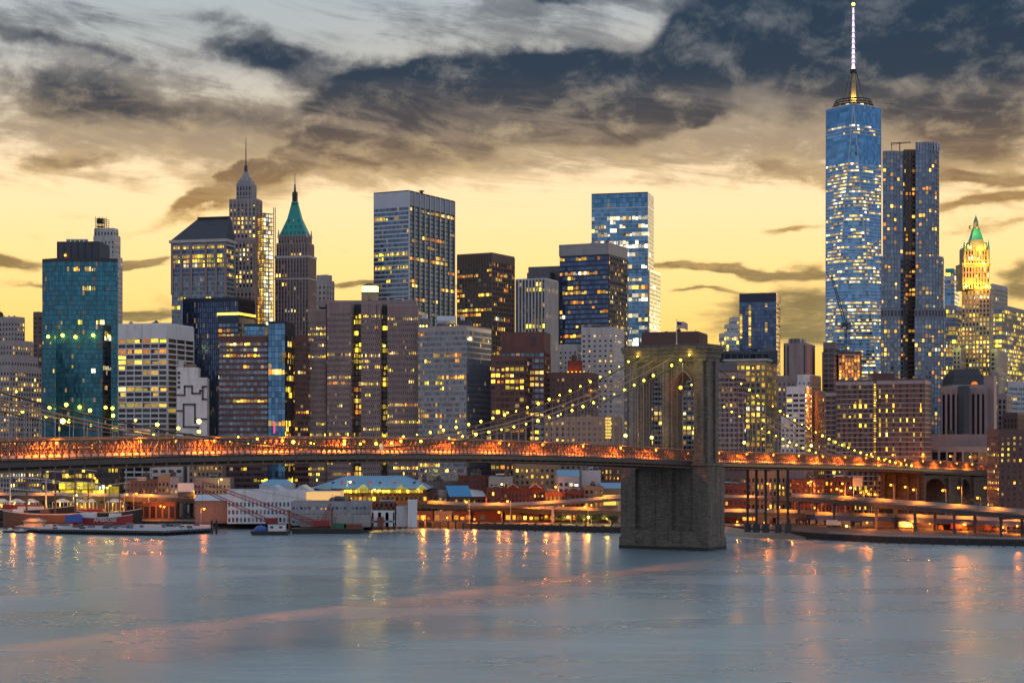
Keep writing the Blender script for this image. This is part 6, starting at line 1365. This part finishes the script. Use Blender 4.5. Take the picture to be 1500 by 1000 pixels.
m = MB(); m.box(X - 3.0, X + 3.4, Y - 1.7, Y + 1.7, hb_ + 1.15, hb_ + 3.9, 'red_paint'); m.box(X - 4.6, X - 3.0, Y - 1.6, Y - .2, hb_ + 1.3, hb_ + 3.7, 'red_paint'); m.build('cab', cr)
m = MB(); lattice(m, (X - 2.8, Y, hb_ + 2.2), (gx(296, Y), Y, zt(706, Y)), 2.3, 'red_paint', 30, .26); m.build('boom', cr)
m = MB(); lattice(m, (X + .5, Y, hb_ + 3.8), (X + 4.2, Y, zt(737, Y)), 1.6, 'red_paint', 7, .22); m.bar((X + 3, Y, hb_ + 3.8), (X + 4.2, Y, zt(738, Y)), .25, .25, 'red_paint'); m.build('gantry', cr)
m = MB()
for e in (-.5, .5): m.bar((X + 4.2, Y + e, zt(737, Y)), (gx(300, Y), Y + e, zt(706, Y)), .09, .09, 'steel_dark')
m.bar((gx(296, Y), Y, zt(706, Y)), (gx(297, Y), Y, zt(745, Y)), .1, .1, 'steel_dark'); m.build('cable', cr)
c2_ = thing('barge_crane', 'second red lattice crane on the quay, its boom dipping towards the first', 'crane', (gx(398, 925), 925, GZ)); X, Y = gx(398, 925), 925
m = MB(); m.box(X - 3, X + 3, Y - 1.7, Y + 1.7, GZ + 1.1, GZ + 3.6, 'red_paint'); m.build('cab', c2_); m = MB(); m.box(X - 3, X + 3, Y - 2.4, Y - 1.2, GZ, GZ + 1.05, 'black_paint'); m.box(X - 3, X + 3, Y + 1.2, Y + 2.4, GZ, GZ + 1.05, 'black_paint'); m.build('crawler', c2_)
m = MB(); lattice(m, (X - 2.6, Y, GZ + 2.4), (gx(287, Y), Y, zt(712, Y)), 2.0, 'red_paint', 24, .24); m.build('boom', c2_)
for i, (x, y0, y1) in enumerate(((424, 748, 782), (486, 746, 776), (317, 763, 782), (310, 763, 782))):
    D = 893 - i; X = gx(x, D); lab = ('rusty mooring post rising between the two barges', 'rusty mooring post rising through the long crane barge', 'dark mooring post at the right end of the pale pier', 'second dark mooring post at the right end of pale pier')[i]
    t = thing('mooring_post', lab, 'post', (X, D, 0)); m = MB(); m.rod((X, D, -2), (X, D, zt(y0, D)), .55, .5, 'rust' if i < 2 else 'timber', 8); m.build('shaft', t); m = MB(); m.rod((X, D, zt(y0, D)), (X, D, zt(y0, D) + .5), .7, .3, 'timber', 8); m.build('cap', t)
# fender clusters along the bulkheads
edge = [sh(560, 776), sh(612, 773), sh(760, 777), sh(908, 781)]
k = 0
for a, b_ in zip(edge[:-1], edge[1:]):
    a, b_ = Vector(a), Vector(b_); n = int((b_ - a).length / 4.6)
    for i in range(n):
        q = a.lerp(b_, i / n); g = tag(MB() and pile(q.x, q.y - 1.0, -1.5, 3.6 + (i * 7 % 3) * .4, .62).build('fender_pile'), 'stout dark timber fender pile standing against the middle shore bulkhead', 'pile', 'fender piles along the middle bulkhead')
edge = [sh(1215, 791), sh(1300, 796), sh(1400, 798.5), sh(1505, 801.5)]
for a, b_ in zip(edge[:-1], edge[1:]):
    a, b_ = Vector(a), Vector(b_); n = int((b_ - a).length / 5)
    for i in range(n):
        q = a.lerp(b_, i / n); tag(pile(q.x, q.y - .4, -1.5, 3.0, .4).build('fender_pile'), 'dark timber fender pile standing against the right shore bulkhead', 'pile', 'fender piles along the right bulkhead')
m = MB(); e2 = [(a[0], a[1] + 1.2) for a in edge]
for a, b_ in zip(e2[:-1], e2[1:]): m.bar((*a, GZ + 1.0), (*b_, GZ + 1.0), .1, .12, 'steel_light'); m.bar((*a, GZ + .5), (*b_, GZ + .5), .08, .08, 'steel_light')
for a, b_ in zip(e2[:-1], e2[1:]):
    for i in range(24): q = Vector(a).lerp(Vector(b_), i / 24); m.bar((q.x, q.y, GZ), (q.x, q.y, GZ + 1.05), .08, .08, 'steel_light')
tag(m.build('railing'), 'thin pale railing along the right esplanade edge', 'railing')
# ================================================================== SHIPS
def hull(t, x0, x1, D, zw, h, wid, mt, name='hull', bow=1, deckm='timber_brown'):
    """a hull lofted from sections; bow=1 points right"""
    a, c = gx(x0, D), gx(x1, D); L = c - a; n = 14; m = MB(); secs = []
    for i in range(n + 1):
        u = i / n; v = u if bow > 0 else 1 - u
        w = wid / 2 * (min(1, (1 - v) / .32) ** .6) * (.72 + .28 * min(1, v / .2)); w = max(w, .08); sheer = h * (.80 + .20 * (abs(v - .42) / .58) ** 2)
        x = a + L * u; ww = w * .55
        secs.append([(x, D + wid / 2 - w, zw + sheer), (x, D + wid / 2 - w * .96, zw + sheer * .45), (x, D + wid / 2 - ww, zw - 1.2), (x, D + wid / 2 + ww, zw - 1.2), (x, D + wid / 2 + w * .96, zw + sheer * .45), (x, D + wid / 2 + w, zw + sheer)])
    for s0, s1 in zip(secs[:-1], secs[1:]):
        for j in range(5): m.face([s0[j], s1[j], s1[j + 1], s0[j + 1]][::-1], mt)
        m.face([s0[0], s0[5], s1[5], s1[0]][::-1], deckm)
    m.face(secs[0], mt); m.face(secs[-1][::-1], mt); m.build(name, t, smooth=False)
    m = MB()
    for s0, s1 in zip(secs[:-1], secs[1:]): m.bar(Vector(s0[0]) + Vector((0, -.06, -.1)), Vector(s1[0]) + Vector((0, -.06, -.1)), .18, .3, 'white_paint')
    m.build('rubbing_strake', t); return secs
def mast(t, x, D, ytop, zb, mt, yards, r=.62):
    X = gx(x, D); m = MB(); zt1 = zt(ytop, D); m.rod((X, D, zb), (X, D, zt1), r, r * .45, mt, 7); ms = m.build('mast', t)
    for k, w, tilt in yards:
        z = zb + (zt1 - zb) * k; m = MB(); m.bar((X - w, D - .6, z + tilt), (X + w, D - .6, z - tilt), .4, .4, 'steel_light'); m.build('yard', ms)
    m = MB()
    for e in (-7, 7):
        for j in (0, 1): m.bar((X, D, zt1 - 2 - 6 * j), (X + e * (1 - .2 * j), D + 2 * (1 if e > 0 else -1), zb), .06, .06, 'steel_dark')
    m.build('shroud', ms)
sp = thing('sailing_ship', 'large brown-hulled square-rigged ship moored behind the pale pier', 'ship', (gx(60, 950), 950, 0))
hull(sp, 0, 128, 948, 0, 9.6, 11, 'timber_brown', bow=-1)
mast(sp, 39, 953, 662, 4, 'timber_brown', [(.45, 8, .5), (.62, 7, .4), (.78, 5.5, .3)]); mast(sp, 81, 953, 672, 4, 'timber_brown', [(.45, 8, .6), (.62, 7, .5), (.8, 5, .3)]); mast(sp, 110, 953, 690, 4, 'timber_brown', [(.5, 6, .4), (.7, 5, .3)])
m = MB(); m.box(gx(20, 953), gx(34, 953), 951, 955, 7, 10.2, 'white_paint'); m.box(gx(60, 953), gx(72, 953), 951, 955, 7, 9.6, 'timber_brown'); m.build('deckhouse', sp)
s2_ = thing('sailing_ship', 'black-hulled tall ship with grey masts behind the brown ship', 'ship', (gx(60, 975), 975, 0))
hull(s2_, -30, 106, 972, 0, 11.5, 12, 'black_paint', bow=1)
mast(s2_, 15, 978, 655, 6, 'steel_light', [(.4, 9, 1.0), (.58, 8, .8), (.75, 6.5, .6)], .5); mast(s2_, 67.5, 978, 664, 6, 'steel_light', [(.4, 9, 1.2), (.58, 8, .9), (.75, 6, .7)], .5)
m = MB(); m.box(gx(5, 978), gx(60, 978), 976, 981, 9, 12, 'red_paint'); m.box(gx(28, 978), gx(66, 978), 974.5, 976, 9, 11, 'white_paint'); m.build('deckhouse', s2_)
m = MB(); m.bar((gx(103, 978), 978, 11), (gx(122, 978), 978, 16), .4, .4, 'timber'); m.build('bowsprit', s2_)
s3_ = thing('schooner', 'dark schooner with tall brown mast and long bowsprit by the quay', 'ship', (gx(160, 970), 970, 0))
hull(s3_, 108, 206, 968, 0, 10, 8, 'timber', bow=1, deckm='timber_brown')
mast(s3_, 129, 972, 670, 4, 'timber_brown', [(.4, 6, .8), (.6, 7, .8), (.8, 5, .5)], .48); mast(s3_, 175, 972, 673, 4, 'timber_brown', [(.42, 7, -.9), (.6, 6, -.8)], .4)
m = MB(); m.bar((gx(203, 972), 972, 9.5), (gx(232, 972), 972, 15), .45, .45, 'timber_brown'); m.build('bowsprit', s3_)
m = MB(); m.box(gx(115, 972), gx(152, 972), 970, 974, 7, 9.6, 'red_paint'); m.build('deckhouse', s3_)
s4_ = thing('lightship', 'bright red lightship with white lettering on its hull', 'ship', (gx(148, 932), 932, 0))
secs = hull(s4_, 106, 192, 932, 0, 8.2, 8, 'red_paint', bow=1, deckm='roof_grey')
m = MB(); m.box(gx(118, 935), gx(140, 935), 933.5, 938.5, 6, 9, 'white_paint'); m.box(gx(160, 935), gx(176, 935), 934, 938, 6, 8.6, 'white_paint'); m.build('deckhouse', s4_)
mast(s4_, 129, 936, 742, 4, 'red_paint', [], .3); mast(s4_, 160, 936, 700, 4, 'timber_brown', [], .26)
cu = bpy.data.curves.new('lettering', 'FONT'); cu.body = 'AMBROSE'; cu.size = 2.7; cu.extrude = .04; cu.align_x = 'CENTER'
tmp = bpy.data.objects.new('lettering_curve', cu); COL.objects.link(tmp); bpy.context.view_layer.update()
me = bpy.data.meshes.new_from_object(tmp.evaluated_get(bpy.context.evaluated_depsgraph_get())); bpy.data.objects.remove(tmp)
me.materials.clear(); me.materials.append(MATS['white_paint'])
lt = bpy.data.objects.new('lettering', me); COL.objects.link(lt); lt.parent = s4_; lt.location = (gx(154, 931.4) - LOC[s4_.name][0], 931.55 - LOC[s4_.name][1], 4.4); lt.rotation_euler = (math.pi / 2, 0, .10)
t = thing('boat_cover', 'blue tarpaulin cover stretched at the stern of the red lightship', 'tarpaulin', (gx(108, 928), 928, 4)); m = MB(); X = gx(108, 928); m.frustum([(X - 4.6, 926), (X + 4.6, 926), (X + 4.6, 931), (X - 4.6, 931)], 4.4, 8.2, .8, 'blue_paint'); m.build('cover', t)
t = thing('ferry_kiosk', 'yellow lit wooden kiosk at the left end of the pale pier', 'kiosk', (gx(50, 925), 925, 2.5)); X = gx(51, 925); m = MB(); m.box(X - 5, X + 5, 922, 927, 2.5, 5, 'gold_stone'); m.build('body', t); m = MB(); m.frustum([(X - 6, 921), (X + 6, 921), (X + 6, 928), (X - 6, 928)], 5, 6.5, .4, 'roof_grey'); m.build('roof', t)
plamp((X, 919, 7.5), SOD, 2500, .4); plamp((gx(20, 930), 930, 7), SOD, 2500, .4); plamp((gx(85, 938), 938, 8.5), SOD, 1500, .4)
for i, (x, D, c) in enumerate(((13, 905, 'timber'), (30, 898, 'black_paint'))):
    t = thing('small_boat', ('low dark launch moored at the far left water edge', 'black dinghy moored beside the left end of pale pier')[i], 'boat', (gx(x, D), D, 0)); hull(t, x - 9, x + 9, D, 0, 1.5, 2.6, c, bow=1)
    m = MB(); m.box(gx(x - 2, D), gx(x + 3, D), D + .6, D + 2, .8, 2.2, 'white_paint'); m.build('cabin', t)
# ================================================================== TREES
def tree(x, D, h, w, label, seed, z=GZ):
    X = gx(x, D); t = thing('tree', label, 'tree', (X, D, z), 'dark trees on the shore'); R = random.Random(seed)
    m = MB(); m.rod((X, D, z), (X, D, z + h * .5), .3, .18, 'bark', 7)
    tips = []
    for i in range(7):
        a = R.uniform(0, 6.28); e = Vector((X + math.cos(a) * w * .32, D + math.sin(a) * w * .32, z + h * R.uniform(.45, .8))); m.rod((X, D, z + h * R.uniform(.25, .45)), tuple(e), .14, .05, 'bark', 5); tips.append(e)
    m.build('trunk', t); m = MB()
    for e in tips + [Vector((X, D, z + h * .8))]:
        for k in range(90):
            p = e + Vector((R.gauss(0, w * .15), R.gauss(0, w * .15), R.gauss(0, h * .10))); s = R.uniform(.22, .5); u = Vector((R.uniform(-1, 1), R.uniform(-1, 1), R.uniform(-1, 1))).normalized(); v = u.orthogonal().normalized(); m.face([p - u * s, p + v * s * .6, p + u * s, p - v * s * .6], 'leaf_green')
    m.build('crown', t)
for i, (x, D, h, w, lab) in enumerate(((822, 935, 5.5, 7, 'small dark tree on the middle shore left of the lit kiosks'), (848, 933, 5, 6, 'small rounded tree on the shore second left of bridge tower'), (876, 930, 5.6, 7, 'bushy tree on the shore nearest left of bridge tower'), (897, 928, 5, 6, 'low tree on the shore touching the bridge tower edge'),
                                       (1392, 935, 18, 17, 'broad dark tree beside the approach opening at right'), (1409, 925, 15, 14, 'dark tree right of the broad one beside the approach'), (1376, 935, 13, 11, 'smaller dark tree left of the broad approach tree'), (1446, 905, 15, 15, 'dark tree beside the brown housing block at right edge'),
                                       (1275, 1000, 15, 16, 'tall dark tree behind the pale lattice billboard'), (1292, 1005, 14, 16, 'dark tree in the shade of the approach masonry'), (60, 995, 9, 12, 'dark tree between the lit tents at the left quay'), (73, 995, 8, 10, 'second dark tree between the lit tents at left quay'))):
    tree(x, D, h, w, lab, i)
# ================================================================== STREET LAMPS
def street_lamp(x, y, D, label, col='lamp_sodium', e=1800, zb=GZ, arm=1):
    X = gx(x, D); z = zt(y, D); t = thing('street_lamp', label, 'street lamp', (X, D, zb), 'street lamps along the shore')
    m = MB(); m.rod((X + arm * 1.6, D, zb), (X + arm * 1.6, D, z + .5), .14, .09, 'steel_light', 6); m.bar((X + arm * 1.6, D, z + .5), (X, D, z + .7), .1, .1, 'steel_light'); m.build('post', t)
    m = MB(); m.ball((X, D, z), .62, col, 8, .8); m.rod((X, D, z + .45), (X, D, z + .75), .5, .2, 'steel_dark', 8); m.build('lamp_head', t)
    plamp((X, D - .9, z - .9), SOD if col == 'lamp_sodium' else YEL, e, .5)
LAMPS = [(1124, 708, 1000, 'first right of the bridge tower'), (1188, 705, 1000, 'in front of the red brick tenement'), (1184, 707, 1005, 'paired with the tenement lamp, lower'), (1226, 716, 975, 'low beside the green road signs'), (1234, 708, 985, 'above the green road signs'), (1232.5, 718.5, 978, 'lowest by the road signs'),
         (1246, 714, 990, 'yellowish, left of pale billboard'), (1261, 721, 960, 'left of a close pair below the billboard'), (1269, 719, 960, 'upper of the close pair below the billboard'), (1272, 723, 955, 'lower of the close pair below the billboard'), (1282, 724, 950, 'flaring one right of the close pair'), (1305, 710, 950, 'before the left approach pier'),
         (1326, 713, 985, 'high on the approach masonry'), (1338, 717, 960, 'thin one before the approach masonry'), (1381, 718, 900, 'before the dark approach opening'), (1404, 714, 890, 'brightest one right of the dark opening'), (1443, 714, 905, 'beside the tapering approach buttress'), (1455, 708, 915, 'near the brown housing block'),
         (1432, 729, 930, 'low glow behind the dark trees'), (1423, 743, 900, 'lowest glow behind the dark trees'), (1324, 757, 860, 'none'), (1469, 772, 845, 'under the right end of expressway'), (1194, 743.5, 955, 'under the left end of expressway'), (1240, 770, 900, 'yellow, low under the blue girder'),
         (683, 735, 950, 'before the snow-roofed house'), (743.5, 734, 950, 'before the double gables'), (731, 750, 945, 'below the middle highway ramp'), (857, 742, 938, 'beside a highway ramp column'), (814, 713, 975, 'above the orange brick store'), (832, 757, 932, 'yellow on the middle shore, left one'), (862, 757, 932, 'yellow on the middle shore, middle one'), (889.5, 759, 930, 'yellow on the middle shore, right one'),
         (735, 709, 1010, 'pale, above the square market block'), (299, 745, 935, 'by the tan gable-roofed shed'), (324, 702, 1035, 'pale, on the lilac warehouse'), (513, 705.5, 965, 'pale, before the blue pavilion roof'), (549, 717, 965, 'brightest white before the pavilion'), (222, 725, 1000, 'brightest beside the brown warehouse'), (112, 725, 1000, 'white flare over the left highway'), (157, 714, 1005, 'yellow, right of the lit lobby'), (200, 723, 1004, 'small, against the brown warehouse'), (186, 724, 1004, 'low, left of the brown warehouse'), (139, 700, 1030, 'slim, in front of the dark glass block'),
         (1160, 729, 960, 'blazing at the expressway bend behind black props'), (1125, 746, 960, 'low under the pink ramp'), (1392, 668, 1075, 'left on the approach road'), (1421, 669, 1090, 'middle on the approach road'), (1450, 671, 1105, 'right on the approach road'), (1352, 665, 1060, 'by the apartment slab on the approach road'), (1308, 666, 1040, 'bright, at the foot of the apartment slabs')]
for x, y, D, lab in LAMPS:
    if lab == 'none': continue
    w = any(k in lab for k in ('white', 'pale', 'yellow')); road = 'approach road' in lab or 'foot of the apartment' in lab
    street_lamp(x, y, D, 'street lamp ' + lab, 'lamp_white' if w else 'lamp_sodium', 6000 if ('bri' in lab or 'blaz' in lab or 'flar' in lab) else (900 if 'approach' in lab else 2600), GZ if not road else 27, 1 if x > 650 else -1)
# fill lamps added under the highway decks to give the orange glow
WL = ['left end of the middle shore', 'second from the left on the middle shore', 'before the blue gable roof', 'below the double-gabled warehouse', 'right of the double gables', 'just right of the bridge tower foot', 'before the black props', 'left end of the blue girders', 'above the orange depot wall', 'right of the orange depot', 'over the red depot shed', 'at the right frame edge', 'at the far left tents', 'above the lit pavilion', 'in front of the orange market hall', 'between pavilion and market hall']
for (x, y, D), wl in zip(((620, 760, 950), (655, 758, 950), (695, 760, 950), (770, 757, 950), (800, 756, 950), (1080, 764, 930), (1120, 765, 925), (1270, 765, 878), (1330, 766, 882), (1362, 766, 880), (1412, 768, 860), (1490, 770, 830), (15, 741, 1000), (120, 742, 998), (235, 741, 992), (180, 741, 998)), WL):
    f_ = thing('fill_lamp', 'small fill lamp added under the highway deck %s' % wl, 'lamp', (gx(x, D), D, zt(y, D))); m = MB(); m.ball((gx(x, D), D, zt(y, D)), .42, 'lamp_sodium', 8); m.rod((gx(x, D), D, zt(y, D) + .2), (gx(x, D), D, zt(y, D) + .9), .3, .12, 'steel_dark', 6); m.build('lamp_head', f_); plamp((gx(x, D), D - .8, zt(y, D) - .4), SOD, 6000, .4)
hs = 'left right'.split()
for i, (x, w) in enumerate(((1207, 9), (1222, 10))):
    D = 958; t = thing('road_sign', 'green highway sign on a post frame, the %s of the pair' % hs[i], 'road sign', (gx(x, D), D, GZ)); m = MB(); m.box(gx(x - w / 2, D), gx(x + w / 2, D), D, D + .2, zt(726, D), zt(722, D), 'green_paint'); m.build('panel', t); m = MB(); m.bar((gx(x - 3, D), D + .4, GZ), (gx(x - 3, D), D + .4, zt(722, D)), .25, .25, 'steel_light'); m.bar((gx(x + 3, D), D + .4, GZ), (gx(x + 3, D), D + .4, zt(722, D)), .25, .25, 'steel_light'); m.build('post', t)

# lit backdrop added for the glow under the decks; brightest one a real storefront
KI = ['with a plain orange glow at the left end', 'with two bright bays, second from the left', 'below the blue gable roof', 'below the snow-roofed house', 'yellow and brightest, below the double gables', 'right of the brightest one', 'beside the bridge tower on its left', 'just right of the bridge tower']
for i, (x0, x1, cm, pal) in enumerate(((606, 634, 'rust', ('lit_orange',)), (636, 662, 'brick_tan', ('lit_orange', 'lit_yellow')), (664, 690, 'brick_red', ('lit_orange',)), (694, 736, 'brick_red', ('lit_orange', 'lit_warm')), (740, 790, 'rust', ('lit_yellow', 'lit_warm')), (796, 846, 'brick_red', ('lit_orange',)), (852, 908, 'brick_red', ('lit_orange', 'lit_warm')), (1056, 1110, 'brick_red', ('lit_orange',)))):
    D = 974 if x0 < 1000 else 966
    low('backdrop_stall', 'lit market stall under the highway deck, ' + KI[i], x0, x1, 750, D, cm, style(3.1, 5.2, .7, 1.5, .25, .3, cm, g=cm, L=(.55 if i != 4 else .9, 0, 0), pal=pal, crown=.8), 6, cat='market stall')

for x, D, z in ((40, 945, 12), (81, 945, 12), (129, 964, 14), (175, 964, 14), (15, 968, 15), (67, 968, 15)): plamp((gx(x, D) + 2, D - 2, z), SOD, 900, .4)
